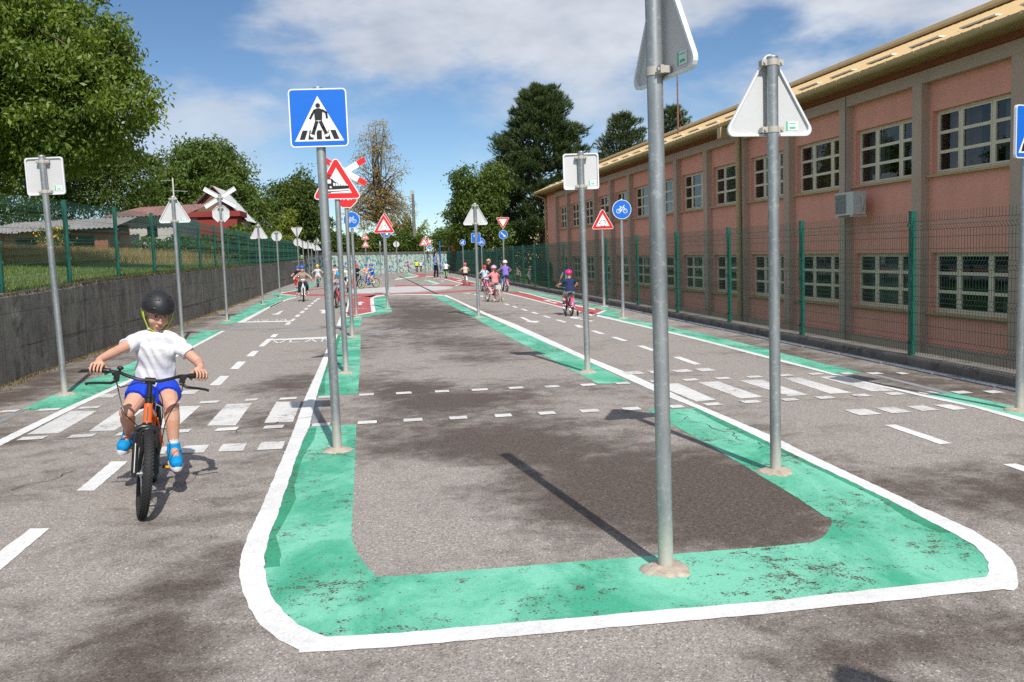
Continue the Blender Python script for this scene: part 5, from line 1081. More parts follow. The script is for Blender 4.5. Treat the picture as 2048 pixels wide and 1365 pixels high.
def ik(a, c, l1, l2, pole):
    a = Vector(a); c = Vector(c); d = c - a; L = min(d.length, (l1 + l2) * .999); u = d.normalized(); c = a + u * L
    x = (l1 * l1 - l2 * l2 + L * L) / (2 * L); h = math.sqrt(max(l1 * l1 - x * x, 0)); p = Vector(pole); p = (p - u * p.dot(u)).normalized()
    return a + u * x + p * h, c
def fold_disp(amp, seed):
    def f(co):
        q = co * 1.0; s = seed
        return amp * (np.sin(q[:, 2] * 52 + 9 * np.sin(q[:, 0] * 14 + s) + 5 * np.sin(q[:, 1] * 11)) * .55 + .45 * np.sin(q[:, 0] * 34 + q[:, 2] * 27 + 6 * np.sin(q[:, 1] * 16 + s)))
    return f
def figure(root, J, k, o, hero=False):
    """one continuous body mesh from joints J (in root space), clothes, head gear. k = body scale"""
    vox = .0031 if hero else max(.0085, .011 * k)
    right = (J['shR'] - J['shL']).normalized()
    up_t = (J['neck'] - J['pelvis']).normalized()
    fwd = up_t.cross(right) * 1.0
    b = MB()
    pel, nk = J['pelvis'], J['neck']
    tor = [pel - up_t * .05 * k, pel + up_t * .01 * k, pel.lerp(nk, .35), pel.lerp(nk, .65), pel.lerp(nk, .86), nk - up_t * .01 * k]
    tr = [.070, .084, .074, .082, .074, .045]
    b.tube(tor, [x * k for x in tr], 18, sx=1.28, up=tuple(right))
    b.tube([J['shL'], J['shL'].lerp(J['shR'], .3) + up_t * .018 * k, J['shL'].lerp(J['shR'], .7) + up_t * .018 * k, J['shR']], [.043 * k, .052 * k, .052 * k, .043 * k], 12)
    hc = J['head']; Hm = J['headm']; hk = k * (1.03 if hero else 1.05) * o.get('headk', 1.0)
    H = lambda x, y, z: hc + Hm @ Vector((x * hk, y * hk, z * hk))
    b.tube([nk - up_t * .03 * k, nk + up_t * .02 * k, H(0, -.015, -.06)], [.046 * k, .040 * k, .042 * k], 12)
    def he(c, r, n=14, m=10): b.ellipsoid(tuple(H(*c)), tuple(x * hk for x in r), n, m, Hm)
    he((0, -.012, .030), (.076, .093, .086), 20, 14); he((0, .026, -.028), (.060, .058, .076), 18, 12); he((0, .030, -.075), (.043, .046, .032)); he((0, .060, -.094), (.019, .017, .014))
    he((0, .086, -.018), (.0095, .014, .022)); he((0, .094, -.032), (.0125, .012, .0095)); he((.010, .086, -.035), (.007, .009, .006)); he((-.010, .086, -.035), (.007, .009, .006))
    for sg in (-1, 1):
        he((sg * .032, .052, -.036), (.027, .026, .026)); he((sg * .077, -.008, -.008), (.009, .020, .030)); he((sg * .029, .070, .021), (.022, .013, .009))
    he((0, .077, -.0645), (.021, .0085, .011))
    for sd in 'LR':
        sh, el, wr = J['sh' + sd], J['el' + sd], J['wr' + sd]
        b.tube([sh, sh.lerp(el, .35), el, el.lerp(wr, .3), wr], [.043 * k, .038 * k, .030 * k, .031 * k, .021 * k], 12)
        b.ellipsoid(tuple(sh), (.043 * k,) * 3, 12, 8); b.ellipsoid(tuple(el), (.031 * k,) * 3, 12, 8)
        # hand
        if 'grip' + sd in J:
            g, ax = J['grip' + sd]; ax = ax.normalized(); back = J.get('back', -fwd); back = (back - ax * back.dot(ax)).normalized(); upv = Vector((0, 0, 1)); upv = (upv - ax * upv.dot(ax) - back * upv.dot(back)).normalized()
            rr = lambda th, rho, off: g + ax * off * k + (-back) * math.cos(math.radians(th)) * rho * k + upv * math.sin(math.radians(th)) * rho * k
            inner = -1 if ax.dot(J['bars_mid'] - g) < 0 else 1     # direction along ax to the stem
            pc = rr(140, .034, 0); b.ellipsoid(tuple(pc), (.037 * k, .020 * k, .030 * k), 14, 10, Matrix((ax, upv.cross(ax), upv)).transposed().to_3x3())
            b.tube([wr, wr.lerp(pc, .6), pc], [.021 * k, .023 * k, .022 * k], 12)
            for i in range(4):
                off = (i - 1.5) * .0208; ln = [.92, 1.0, .97, .82][i if inner > 0 else 3 - i]
                ths = [125, 95, 55, 20, -8 - 30 * ln]; rh = [.036, .036, .034, .032, .031]
                b.tube([rr(t_, q, off) for t_, q in zip(ths, rh)], [.0086 * k, .0080 * k, .0075 * k, .0070 * k, .0058 * k], 8)
            b.tube([rr(150, .03, inner * .030), rr(190, .030, inner * .044), rr(235, .029, inner * .046), rr(268, .029, inner * .040)], [.012 * k, .0105 * k, .0095 * k, .008 * k], 8)
        else:
            d = (wr - el).normalized(); pc = wr + d * .045 * k; b.tube([wr, wr + d * .02 * k, pc], [.020 * k, .023 * k, .021 * k], 10); b.ellipsoid(tuple(pc), (.014 * k, .026 * k, .034 * k), 10, 8)
            side = d.cross(right).normalized()
            for i in range(4): q = pc + side * (i - 1.5) * .0135 * k + d * .02 * k; b.tube([q, q + d * .028 * k, q + d * (.045 + .008 * (1 - abs(i - 1.5))) * k + side.cross(d) * .012 * k], [.0085 * k, .008 * k, .006 * k], 6)
            q = pc - side * .025 * k; b.tube([pc - side * .01 * k, q, q - side * .012 * k + d * .03 * k], [.011 * k, .010 * k, .007 * k], 6)
        hp, kn, an = J['hp' + sd], J['kn' + sd], J['an' + sd]
        b.tube([hp, hp.lerp(kn, .45), kn, kn.lerp(an, .30), kn.lerp(an, .7), an], [.068 * k, .061 * k, .046 * k, .047 * k, .035 * k, .028 * k], 14)
        b.ellipsoid(tuple(kn), (.047 * k, .047 * k, .05 * k), 12, 8); toe = J['to' + sd]
        b.tube([an, an.lerp(toe, .5), toe], [.028 * k, .026 * k, .018 * k], 10)
    me = remesh(b, vox, 3 if hero else 2); me.materials.append(o['skin'])
    body = link('body', me, root)
    # shirt
    s = MB(); hem = o.get('hem', -.035)
    st = [pel + up_t * hem * k, pel + up_t * (hem + .05) * k, pel.lerp(nk, .35), pel.lerp(nk, .65), pel.lerp(nk, .80), nk - up_t * .034 * k]
    sr = [.108, .104, .093, .101, .097, .072]
    s.tube(st, [x * k for x in sr], 20, sx=1.26, up=tuple(right))
    s.tube([J['shL'], J['shL'].lerp(J['shR'], .3) + up_t * .020 * k, J['shL'].lerp(J['shR'], .7) + up_t * .020 * k, J['shR']], [.052 * k, .066 * k, .066 * k, .052 * k], 14)
    sl = o.get('sleeve', .62)
    for sd in 'LR':
        sh, el, wr = J['sh' + sd], J['el' + sd], J['wr' + sd]; s.ellipsoid(tuple(sh), (.050 * k,) * 3, 12, 8)
        if sl <= 0: continue
        if sl <= 1: s.tube([sh, sh.lerp(el, sl * .5), sh.lerp(el, sl)], [.049 * k, .050 * k, .053 * k], 14)
        else: s.tube([sh, el, el.lerp(wr, sl - 1)], [.055 * k, .044 * k, .034 * k], 14); s.ellipsoid(tuple(el), (.044 * k,) * 3, 12, 8)
    if o.get('skirt'):
        s.tube([pel + up_t * .08 * k, pel + up_t * .0 * k + fwd * .03 * k, pel - up_t * .09 * k + fwd * .06 * k], [.088 * k, .125 * k, .165 * k], 18, sx=1.15, up=tuple(right))
    sm = remesh(s, max(vox, .0062 if hero else .011 * k), 3, fold_disp((.0068 if hero else .005) * k, o.get('seed', 1.0)))
    sm.materials.append(o['shirt']); link('shirt', sm, root)
    if o.get('collar'):
        for sg, m_ in ((-1, o['collar']), (1, o['collar'])):
            cm = MB(); n0 = nk - up_t * .012 * k
            cm.tube([n0 + right * sg * .022 * k - fwd * .050 * k + up_t * .020 * k, n0 + right * sg * .055 * k + up_t * .012 * k, n0 + right * sg * .050 * k + fwd * .036 * k - up_t * .006 * k, n0 + right * sg * .022 * k + fwd * .066 * k - up_t * .034 * k, n0 + right * sg * .004 * k + fwd * .074 * k - up_t * .062 * k], [.008 * k, .010 * k, .010 * k, .008 * k, .005 * k], 8, sx=.6); cm.build('collar', m_, root, True)
    # trousers or shorts
    t = MB(); pl = o.get('legs', .5)
    t.tube([pel - up_t * .06 * k, pel - up_t * .01 * k, pel + up_t * .05 * k], [.086 * k, .100 * k, .088 * k], 18, sx=1.22, up=tuple(right))
    for sd in 'LR':
        hp, kn, an = J['hp' + sd], J['kn' + sd], J['an' + sd]
        if pl <= 1: t.tube([hp, hp.lerp(kn, pl * .6), hp.lerp(kn, pl)], [.080 * k, .083 * k, .082 * k], 16)
        else: t.tube([hp, hp.lerp(kn, .5), kn, kn.lerp(an, .4), kn.lerp(an, pl - 1)], [.078 * k, .070 * k, .057 * k, .055 * k, .045 * k], 14); t.ellipsoid(tuple(kn), (.057 * k,) * 3, 12, 8)
        t.ellipsoid(tuple(hp), (.078 * k,) * 3, 12, 8)
    tm = remesh(t, max(vox, .0065 if hero else .011 * k), 3, fold_disp(.0045 * k, 2.7 + o.get('seed', 1.0))); tm.materials.append(o['pants']); link('trousers' if pl > 1 else 'shorts', tm, root)
    # socks and shoes
    for sd in 'LR':
        kn, an, toe = J['kn' + sd], J['an' + sd], J['to' + sd]
        d = (toe - an); d2 = d.copy(); d2.normalize(); dn = (kn - an).normalized(); side = d2.cross(dn).normalized(); upf = side.cross(d2).normalized()
        upf = upf if upf.dot(dn) > 0 else -upf
        if o.get('sock'): c = MB(); c.tube([an.lerp(kn, .26), an.lerp(kn, .08), an], [.034 * k, .033 * k, .034 * k], 12); c.build('sock', o['sock'], root, True)
        z0 = -.018
        kk = k; k = k * 1.14
        sh_ = MB(); base = an - upf * .030 * k
        P = [base - d2 * .042 * k, base - d2 * .02 * k, base + d2 * .05 * k, base + d2 * .105 * k, base + d2 * .140 * k, base + d2 * .155 * k]
        sh_.tube(P, [.026 * k, .034 * k, .037 * k, .037 * k, .030 * k, .016 * k], 14, sx=1.0, up=tuple(upf)); sh_.tube([an + dn * .040 * k, an + dn * .01 * k, an - upf * .01 * k + d2 * .008 * k, base + d2 * .035 * k], [.034 * k, .037 * k, .040 * k, .037 * k], 14)
        m = remesh(sh_, max(vox, .006), 2); m.materials.append(o['shoe']); sho = link('shoe', m, root)
        so2 = MB(); rows = []
        for h, g in ((-.040, .92), (-.034, 1.0), (-.018, 1.0), (-.012, .9)):
            row = []
            for a in [2 * PI * q / 20 for q in range(20)]:
                y = .056 + .104 * math.cos(a); w = (.040 if math.cos(a) > -.2 else .034) * math.sin(a); row.append(tuple(base + d2 * (y - .0) * k * (1 if g == 1 else .985) + side * w * g * k + upf * h * k))
            rows.append(row)
        so2.quadmesh(rows, True, False, True); so2.build('sole', o.get('sole', S_WHITE), sho, True); k = kk
    # face
    if not o.get('noface'):
        for sg in (-1, 1):
            e = MB(); dk = MB(); br = MB(); k0 = k; k = hk
            e.ellipsoid(tuple(H(sg * .0295, .0755, .0015)), (.0125 * k, .007 * k, .0062 * k), 10, 8, Hm); dk.ellipsoid(tuple(H(sg * .0295, .0805, .0000)), (.0062 * k, .0036 * k, .0058 * k), 10, 8, Hm)
            dk.tube([H(sg * .017, .0805, .0055), H(sg * .029, .0835, .0085), H(sg * .043, .0755, .0055)], .0018 * k, 6)
            br.tube([H(sg * .014, .083, .0195), H(sg * .030, .0835, .0245), H(sg * .046, .0725, .0200)], [.0028 * k, .0034 * k, .002 * k], 6); k = k0
            eo = e.build('eye', C('eye_white', (.62, .60, .57), .3), root, True); dk.build('iris', C('dark_iris', (.03, .017, .01), .3), eo, True); br.build('eyebrow', o['hair'], root, True)
        l = MB(); l.tube([H(-.020, .0790, -.0672), H(-.008, .0862, -.0628), H(0, .0862, -.0634), H(.008, .0862, -.0628), H(.020, .0790, -.0672)], [.0018 * k, .0034 * k, .0032 * k, .0034 * k, .0018 * k], 6); l.tube([H(-.016, .0800, -.0690), H(0, .0852, -.0695), H(.016, .0800, -.0690)], [.0018 * k, .0038 * k, .0018 * k], 6)
        l.build('lips', C('lip', (.44, .17, .14), .45), root, True)
    # hair: close cap at the back and sides
    hr = MB(); rows = []
    for i in range(7):
        ph = PI * (.12 + .50 * i / 6); row = []
        for q in range(20):
            a = 2 * PI * q / 20; fr = max(0, math.sin(a)); p2 = ph * (1 - .34 * fr * (i / 6)); row.append(tuple(H(.081 * math.sin(p2) * math.cos(a), -.016 + .098 * math.sin(p2) * math.sin(a), .030 + .092 * math.cos(p2))))
        rows.append(row)
    hr.quadmesh(rows, True, False, True); hro = hr.build('hair', o['hair'], root, True)
    if o.get('tail'):
        tl = MB(); L = o['tail']; tl.tube([H(0, -.10, .0), H(.0, -.135, -.04), H(.01, -.135, -.04 - L * .5), H(.0, -.115, -.04 - L)], [.018 * k, .026 * k, .022 * k, .006 * k], 8); tl.build('ponytail', o['hair'], root, True)
    if o.get('longhair'):
        tl = MB(); tl.tube([H(0, -.07, .05), H(0, -.10, -.05), H(0, -.10, -.16), H(0, -.08, -.27)], [.06 * k, .066 * k, .06 * k, .03 * k], 12, sx=.55, up=tuple(Hm @ Vector((0, 1, 0)))); tl.build('long_hair', o['hair'], root, True)
    if o.get('helmet'):
        hm = MB(); rows = []
        N = 28
        for i in range(9):
            ph = PI * (.03 + .50 * i / 8); row = []
            for q in range(N):
                a = 2 * PI * q / N; bk = -math.sin(a); drop = (.10 * max(0, bk) - .02 * max(0, -bk)) * (i / 8)
                p2 = ph + drop; row.append(tuple(H(.097 * math.sin(p2) * math.cos(a), -.010 + .116 * math.sin(p2) * math.sin(a), .037 + .101 * math.cos(p2))))
            rows.append(row)
        rows.append([tuple(hc + (Vector(p) - hc) * .95) for p in rows[-1]])
        hm.quadmesh(rows, True, False, True); ho = hm.build('helmet', o['helmet'], root, True, angle=60)
        vm = o.get('vent', BLK)
        L = [(.036, .92, .55), (-.036, .92, .55), (.05, .55, .95), (-.05, .55, .95)] if hero else [(0, .3, 1.0), (.03, .8, .7), (-.03, .8, .7), (.045, -.6, .8), (-.045, -.6, .8), (.0, -.8, .7)]
        if hero:
            spots = [(math.radians(90 + d_), math.radians(p_), rx_) for d_, p_, rx_ in ((-32, 76, .020), (32, 76, .020), (-24, 44, .016), (24, 44, .016), (-75, 70, .018), (75, 70, .018), (-70, 40, .014), (70, 40, .014))]
        else:
            spots = [(math.radians(a_), math.radians(p_), .013) for a_, p_ in ((90, 50), (60, 62), (120, 62), (35, 40), (145, 40), (240, 55), (300, 55), (270, 40), (210, 70), (330, 70))]
        for a, p2, rx in spots:
            c = H(.097 * math.sin(p2) * math.cos(a), -.010 + .116 * math.sin(p2) * math.sin(a), .037 + .101 * math.cos(p2)); nn = (c - H(0, -.01, .03)).normalized()
            tq = nn.to_track_quat('Z', 'Y').to_matrix(); vt = MB(); vt.ellipsoid(tuple(c), (rx * k, (.0065 if hero else .007) * k, .0035 * k) if hero else (.007 * k, .018 * k, .004 * k), 10, 6, tq); vt.build('vent', vm, ho, True)
        if o.get('strap'):
            sp = MB()
            for sg in (-1, 1): sp.tube([H(sg * .090, .012, .004), H(sg * .082, .028, -.035), H(sg * .058, .045, -.085), H(sg * .012, .050, -.116), H(0, .052, -.119)], .0125 * k, 6, sx=.3, up=tuple(Hm @ Vector((1, 0, 0)))); sp.tube([H(sg * .088, -.05, .0), H(sg * .083, -.01, -.03), H(sg * .078, .022, -.045)], .006 * k, 6, sx=.35, up=tuple(Hm @ Vector((1, 0, 0))))
            sp.tube([H(0, .052, -.118), H(-.012, .072, -.135), H(-.022, .066, -.165), H(-.024, .060, -.185)], .009 * k, 6, sx=.35, up=tuple(Hm @ Vector((0, 1, 0)))); sp.build('chin_strap', o['strap'], ho, True)
            rm = MB(); rm.tube([Vector(p) for p in rows[-2]], .0045 * k, 6, closed=True); rm.build('helmet_trim', BLK, ho, True)
    if o.get('cap'):
        cp = MB(); rows = []
        for i in range(7):
            ph = PI * (.03 + .46 * i / 6); rows.append([tuple(H(.088 * math.sin(ph) * math.cos(2 * PI * q / 18), -.010 + .104 * math.sin(ph) * math.sin(2 * PI * q / 18), .030 + .092 * math.cos(ph))) for q in range(18)])
        cp.quadmesh(rows, True, False, True); cp.prism([tuple(H(x, y, .034)) for x, y in ((-.07, .06), (-.055, .14), (0, .165), (.055, .14), (.07, .06))], tuple(Hm @ Vector((0, 0, .008 * k)))); cp.build('cap', o['cap'], root, True)
    return body
def hmat(yaw, pitch, roll=0): return Matrix.Rotation(math.radians(yaw), 3, 'Z') @ Matrix.Rotation(math.radians(pitch), 3, 'X') @ Matrix.Rotation(math.radians(roll), 3, 'Y')
def rider(bike, info, k, label, o, lean=14, yaw=0, pitch=-6, hero=False, arms=True, group=None, twist=0):
    root = tag(empty('person', bike.location, 0), label, 'person', group); root.rotation_euler = bike.rotation_euler
    J = {}; seat = info['seat']
    pel = seat + Vector((0, 0, .075 * k)); up = Vector((0, math.sin(math.radians(lean)), math.cos(math.radians(lean))))
    nk = pel + up * .325 * k; J['pelvis'] = pel; J['neck'] = nk
    sw = .112 * k; R_ = Matrix.Rotation(math.radians(twist), 3, 'Z')
    for sg, sd in ((-1, 'L'), (1, 'R')):
        J['sh' + sd] = nk + R_ @ Vector((sg * sw, 0, 0)) - up * .050 * k
    J['headm'] = hmat(yaw, pitch); J['head'] = nk + Vector((0, .022, .143 if hero else .132)) * k
    hb, ax, ang = info['steer']; RM = Matrix.Rotation(math.radians(ang), 3, ax)
    for sg, sd, nm in ((-1, 'L', 'gripL'), (1, 'R', 'gripR')):
        g = hb + RM @ (info[nm] - hb)
        if arms:
            barax = RM @ Vector((1, -.42 * sg, 0)).normalized()
            J['grip' + sd] = (g, barax); J['back'] = Vector((0, -1, .35)).normalized()
            wr = g + Vector((sg * .004, -.052, .052)) * k
        else: wr = nk + Vector((sg * .34, -.02, -.20)) * k
        J['el' + sd], J['wr' + sd] = ik(J['sh' + sd], wr, .205 * k, .190 * k, (sg * .75, -.25, -.60))
    J['bars_mid'] = hb + RM @ (info['gripL'].lerp(info['gripR'], .5) - hb)
    for sg, sd, p in ((-1, 'L', info['ped'][0]), (1, 'R', info['ped'][1])):
        J['hp' + sd] = pel + Vector((sg * .062 * k, .01 * k, -.035 * k))
        an = p + Vector((sg * .018 * k, -.055 * k, .090 * k)); tl = o.get('toe', 0)
        J['kn' + sd], J['an' + sd] = ik(J['hp' + sd], an, .275 * k, .275 * k, (sg * .16, 1, .25))
        J['to' + sd] = J['an' + sd] + Vector((sg * .02, .12 * k, -.022 * k - tl * k))
    figure(root, J, k, o, hero); return root
def stander(loc, rz, k, label, o, arm=((-.16, .02, -.36), (.16, .02, -.36)), yaw=0, pitch=0, lean=2, adult=False, group=None, step=.06):
    root = tag(empty('person', (loc[0], loc[1], loc[2] if len(loc) > 2 else 0), math.radians(rz)), label, 'person', group)
    lf = 1.28 if adult else 1.05; J = {}
    leg = .275 * lf * k; pel = Vector((0, 0, 2 * leg * .985 + .115 * k)); up = Vector((0, math.sin(math.radians(lean)), math.cos(math.radians(lean)))); nk = pel + up * (.40 if adult else .34) * k
    J['pelvis'] = pel; J['neck'] = nk; sw = (.135 if adult else .112) * k
    J['headm'] = hmat(yaw, pitch); J['head'] = nk + Vector((0, .012, .118)) * k
    for i, (sg, sd) in enumerate(((-1, 'L'), (1, 'R'))):
        J['sh' + sd] = nk + Vector((sg * sw, 0, 0)) - up * .052 * k; J['hp' + sd] = pel + Vector((sg * .062 * k, 0, -.035 * k))
        J['el' + sd], J['wr' + sd] = ik(J['sh' + sd], J['sh' + sd] + Vector(arm[i]) * k * lf * .92, .205 * lf * k, .19 * lf * k, (sg * .5, -1, 0))
        J['kn' + sd], J['an' + sd] = ik(J['hp' + sd], Vector((sg * .075 * k, (step if sg > 0 else -step) * k, .075 * k)), leg, leg, (0, 1, 0)); J['to' + sd] = J['an' + sd] + Vector((sg * .02 * k, .12 * k, -.012 * k))
    figure(root, J, k, o); return root

HB = cloth('dark_brown_hair', (.035, .02, .012)); HL = cloth('light_brown_hair', (.30, .18, .08)); HBK = cloth('black_hair', (.012, .010, .009))
W_T = cloth('white_cotton', (.66, .66, .70)); BLUE_SH = cloth('royal_blue_polyester', (.010, .05, .55), .6); SHOE_B = cloth('bright_blue_knit', (.004, .24, .56), .7)
ORANGE = C('orange_frame_paint', (.80, .13, .018), .3); LIME = C('lime_webbing', (.55, .66, .02), .6); MATTE = M('matte_black_shell', (.016, .016, .018), .5, 0, .05)
# the boy on the orange bicycle
bk, inf = bicycle((-1.585, 6.05), (.17, -1), 1.0, 'orange bicycle with black suspension fork ridden by the boy in the black helmet', ORANGE, hero=True, steer=8, crank=192, rim=BLK, lean=-6)
rider(bk, inf, 1.0, 'boy in black helmet, white polo shirt and blue shorts riding towards the zebra crossing', dict(skin=SKIN, shirt=W_T, pants=BLUE_SH, shoe=SHOE_B, sock=W_T, hair=HB, helmet=MATTE, strap=LIME, legs=.52, sleeve=.60, seed=3.0, sole=W_T, collar=cloth('navy_collar', (.02, .03, .045))), lean=14, yaw=18, pitch=-22, hero=True)
# ---- the other children
def kid(pos, head, h, label_b, label_p, frame, helmet, shirt, pants, shoe=None, lean=12, yaw=0, pitch=-6, bike_kw={}, **o):
    s = h / 1.28
    b, i = bicycle(pos, head, s, label_b, frame, **bike_kw)
    d = dict(skin=o.pop('skin', SKIN2), shirt=shirt, pants=pants, shoe=shoe or cloth('grey_shoe', (.25, .25, .26)), hair=o.pop('hair', HB), helmet=helmet, seed=pos[0] + pos[1]); arms = o.pop('arms', True); d.update(o)
    rider(b, i, s, label_p, d, lean=lean, yaw=yaw, pitch=pitch, arms=arms)
c_ = cloth
RED_F = C('red_frame_paint', (.60, .012, .03), .3); PINK_F = C('pink_frame_paint', (.75, .06, .26), .35); WHITE_F = C('white_frame_paint', (.75, .75, .75), .35); BLUE_F = C('blue_frame_paint', (.01, .22, .62), .3); GREEN_F = C('green_frame_paint', (.05, .42, .05), .35); TEAL_F = C('teal_frame_paint', (.02, .30, .38), .35); GREY_F = C('grey_frame_paint', (.3, .3, .31), .35)
CREAM_T = M('cream_tyre', (.52, .40, .25), .8); LIME_R = C('lime_rim', (.50, .62, .05), .4)
H_BLUE = C('blue_helmet_shell', (.02, .10, .42), .3); H_SKY = C('sky_blue_helmet_shell', (.01, .36, .70), .3); H_YEL = C('yellow_helmet_shell', (.80, .50, .01), .3); H_RED = C('red_helmet_shell', (.62, .03, .03), .3); H_PINK = C('hot_pink_helmet_shell', (.78, .015, .24), .3); H_LILAC = C('lilac_helmet_shell', (.62, .36, .56), .3); H_WHITE = C('white_helmet_shell', (.74, .74, .72), .3); H_CORAL = C('coral_helmet_shell', (.74, .10, .14), .35)
kid((-3.05, 33.5), (.10, -1), 1.27, 'white and dark bicycle ridden by the boy in the taupe shirt', 'boy in taupe t-shirt, dark trousers and patterned blue helmet by the concrete wall', WHITE_F, H_BLUE, c_('taupe_cotton', (.36, .27, .22)), c_('dark_navy_denim', (.02, .025, .045)), legs=1.9, sleeve=.75, yaw=14)
kid((-4.15, 43.4), (.1, -1), 1.19, 'orange and white bicycle behind the boy in the taupe shirt', 'child in black t-shirt partly hidden behind the boy in taupe', ORANGE, H_BLUE, c_('black_cotton', (.016, .016, .018)), c_('crimson_cotton', (.42, .03, .05)), legs=1.8)
kid((-3.78, 50.3), (.02, -1), 1.18, 'small dark bicycle ridden by the child in the yellow helmet', 'child in bright yellow helmet, white t-shirt and shorts by the wall', TEAL_F, H_YEL, c_('pale_grey_cotton', (.58, .59, .60)), c_('light_grey_cotton', (.55, .54, .52)), c_('pink_shoe', (.62, .25, .42)), lean=8)
kid((-1.52, 28.3), (-.12, -1), 1.08, 'small red bicycle ridden by the child in the sky blue helmet', 'child in sky blue helmet and lilac-grey top bending over a red bike', RED_F, H_SKY, c_('lilac_grey_cotton', (.40, .36, .40)), c_('charcoal_trousers', (.035, .035, .04)), c_('beige_shoe', (.40, .34, .24)), lean=24, pitch=-26, legs=1.9, sleeve=1.7, bike_kw=dict(training=True))
kid((-2.95, 52.2), (.25, -1), 1.14, 'grey bicycle behind the tall sign poles, ridden by the child in the black helmet', 'child in black helmet and white patterned shirt among the sign poles', GREY_F, MATTE, c_('white_red_print', (.70, .52, .52)), c_('grey_shorts', (.2, .2, .22)))
kid((-1.80, 40.7), (.0, -1), 1.19, 'white bicycle ridden by the child with the green print shirt', 'child in pale blue helmet and white shirt with green print', WHITE_F, C('pale_blue_helmet_shell', (.25, .42, .55), .3), c_('white_green_print', (.55, .66, .56)), c_('black_trousers', (.015, .015, .017)), legs=1.8)
kid((-1.62, 48.6), (.30, -1), 1.15, 'dark bicycle ridden by the child in the red helmet and black shirt', 'child in red helmet, black t-shirt and black trousers beside the roundabout', GREY_F, H_RED, c_('black_cotton', (.016, .016, .018)), c_('black_trousers', (.015, .015, .017)), legs=1.85)
kid((-1.20, 50.2), (.2, -1), 1.13, 'blue and white bicycle between the red and the blue helmeted children', 'child in royal blue helmet and orange top between two riders at the roundabout', BLUE_F, H_BLUE, c_('salmon_cotton', (.60, .34, .24)), c_('grey_shorts', (.2, .2, .22)))
kid((-.93, 45.3), (-.78, -.62), 1.17, 'blue bicycle with lime green rims on the roundabout edge', 'boy in blue helmet, blue t-shirt and blue shorts on the bike with lime rims', BLUE_F, H_BLUE, c_('bright_blue_cotton', (.01, .14, .50)), c_('denim_blue', (.10, .18, .45)), yaw=-30, bike_kw=dict(rim=LIME_R))
kid((-3.3, 78.5), (.1, -1), 1.08, 'distant dark bicycle with the yellow helmeted rider near the mural', 'distant child in yellow helmet near the mural wall', GREY_F, H_YEL, c_('black_cotton', (.016, .016, .018)), c_('grey_shorts', (.2, .2, .22)))
kid((-2.75, 76.5), (.2, -1), 1.25, 'distant purple bicycle ridden by the red helmeted child near the mural', 'distant child in red helmet and purple top near the mural wall', C('purple_frame_paint', (.2, .08, .35)), H_RED, c_('purple_cotton', (.25, .18, .42)), c_('black_trousers', (.015, .015, .017)))
kid((2.50, 84.5), (.15, 1), 1.12, 'bicycle of the child in the yellow vest by the mural', 'child in neon yellow vest and blue helmet riding towards the mural', GREY_F, H_SKY, c_('neon_yellow_vest', (.66, .72, .01)), c_('black_trousers', (.015, .015, .017)))
kid((2.95, 87.0), (.1, 1), 1.06, 'bicycle just beyond the yellow vested child by the mural', 'child in yellow helmet just beyond the neon yellow vest', RED_F, H_YEL, c_('pale_grey_cotton', (.58, .59, .60)), c_('grey_shorts', (.2, .2, .22)))
kid((3.56, 58.6), (.0, 1), 1.11, 'small green bicycle ridden away by the child in white', 'child in sky blue helmet and white t-shirt riding away on a green bike', GREEN_F, H_SKY, W_T, c_('black_trousers', (.015, .015, .017)), bike_kw=dict(guard=GREEN_F, mud=GREEN_F))
kid((3.64, 44.9), (-.08, 1), 1.06, 'white and pink bicycle with training wheels on the red lane', 'girl in coral helmet and beige t-shirt holding pink tasselled grips', WHITE_F, H_CORAL, c_('beige_cotton', (.55, .46, .36)), c_('dark_leggings', (.03, .025, .035)), arms=True, hair=HL, bike_kw=dict(tyre=M('white_tyre', (.60, .58, .56), .8), training=True, mud=WHITE_F, grip=PINK_F))
kid((3.66, 35.9), (-.14, 1), 1.02, 'pink bicycle with training wheels ridden by the girl in the light blue dress', 'girl in red helmet and light blue dress with long fair ponytail', PINK_F, H_RED, c_('light_blue_cotton', (.42, .56, .72)), c_('white_leggings', (.6, .52, .55)), skirt=True, hair=HL, tail=.22, bike_kw=dict(training=True, mud=PINK_F, guard=PINK_F, low=True))
kid((3.10, 27.9), (-.30, 1), 1.10, 'red bicycle with cream tyres and a pale rear box', 'girl in lilac helmet, pink t-shirt and pink trousers on the cream-tyred bike', RED_F, H_LILAC, c_('pink_cotton', (.72, .25, .27)), c_('pale_pink_trousers', (.62, .34, .34)), c_('pink_shoe', (.62, .25, .42)), legs=1.9, sleeve=.85, hair=cloth('auburn_hair', (.16, .06, .03)), tail=.10, bike_kw=dict(tyre=CREAM_T, basket=M('pale_grey_box', (.50, .51, .52), .6), training=CREAM_T, low=True))
kid((4.38, 35.2), (-.06, 1), 1.19, 'white bicycle with pink mudguards next to the fence', 'girl in white eared helmet, purple print top and jeans next to the fence', WHITE_F, H_WHITE, c_('purple_blue_print', (.22, .16, .52)), c_('blue_jeans', (.08, .16, .33)), legs=1.9, hair=HL, bike_kw=dict(mud=PINK_F, low=True))
kid((4.02, 20.7), (.0, 1), 1.03, 'small red bicycle with stabilisers ridden by the child in navy', 'child in hot pink helmet and navy t-shirt riding away beside the red lane', RED_F, H_PINK, c_('navy_cotton', (.025, .035, .10)), c_('grey_marl_shorts', (.30, .33, .32)), c_('dark_shoe', (.06, .06, .08)), sock=c_('blue_sock', (.05, .09, .40)), sleeve=.55, bike_kw=dict(training=True, mud=PINK_F, low=True, guard=RED_F))
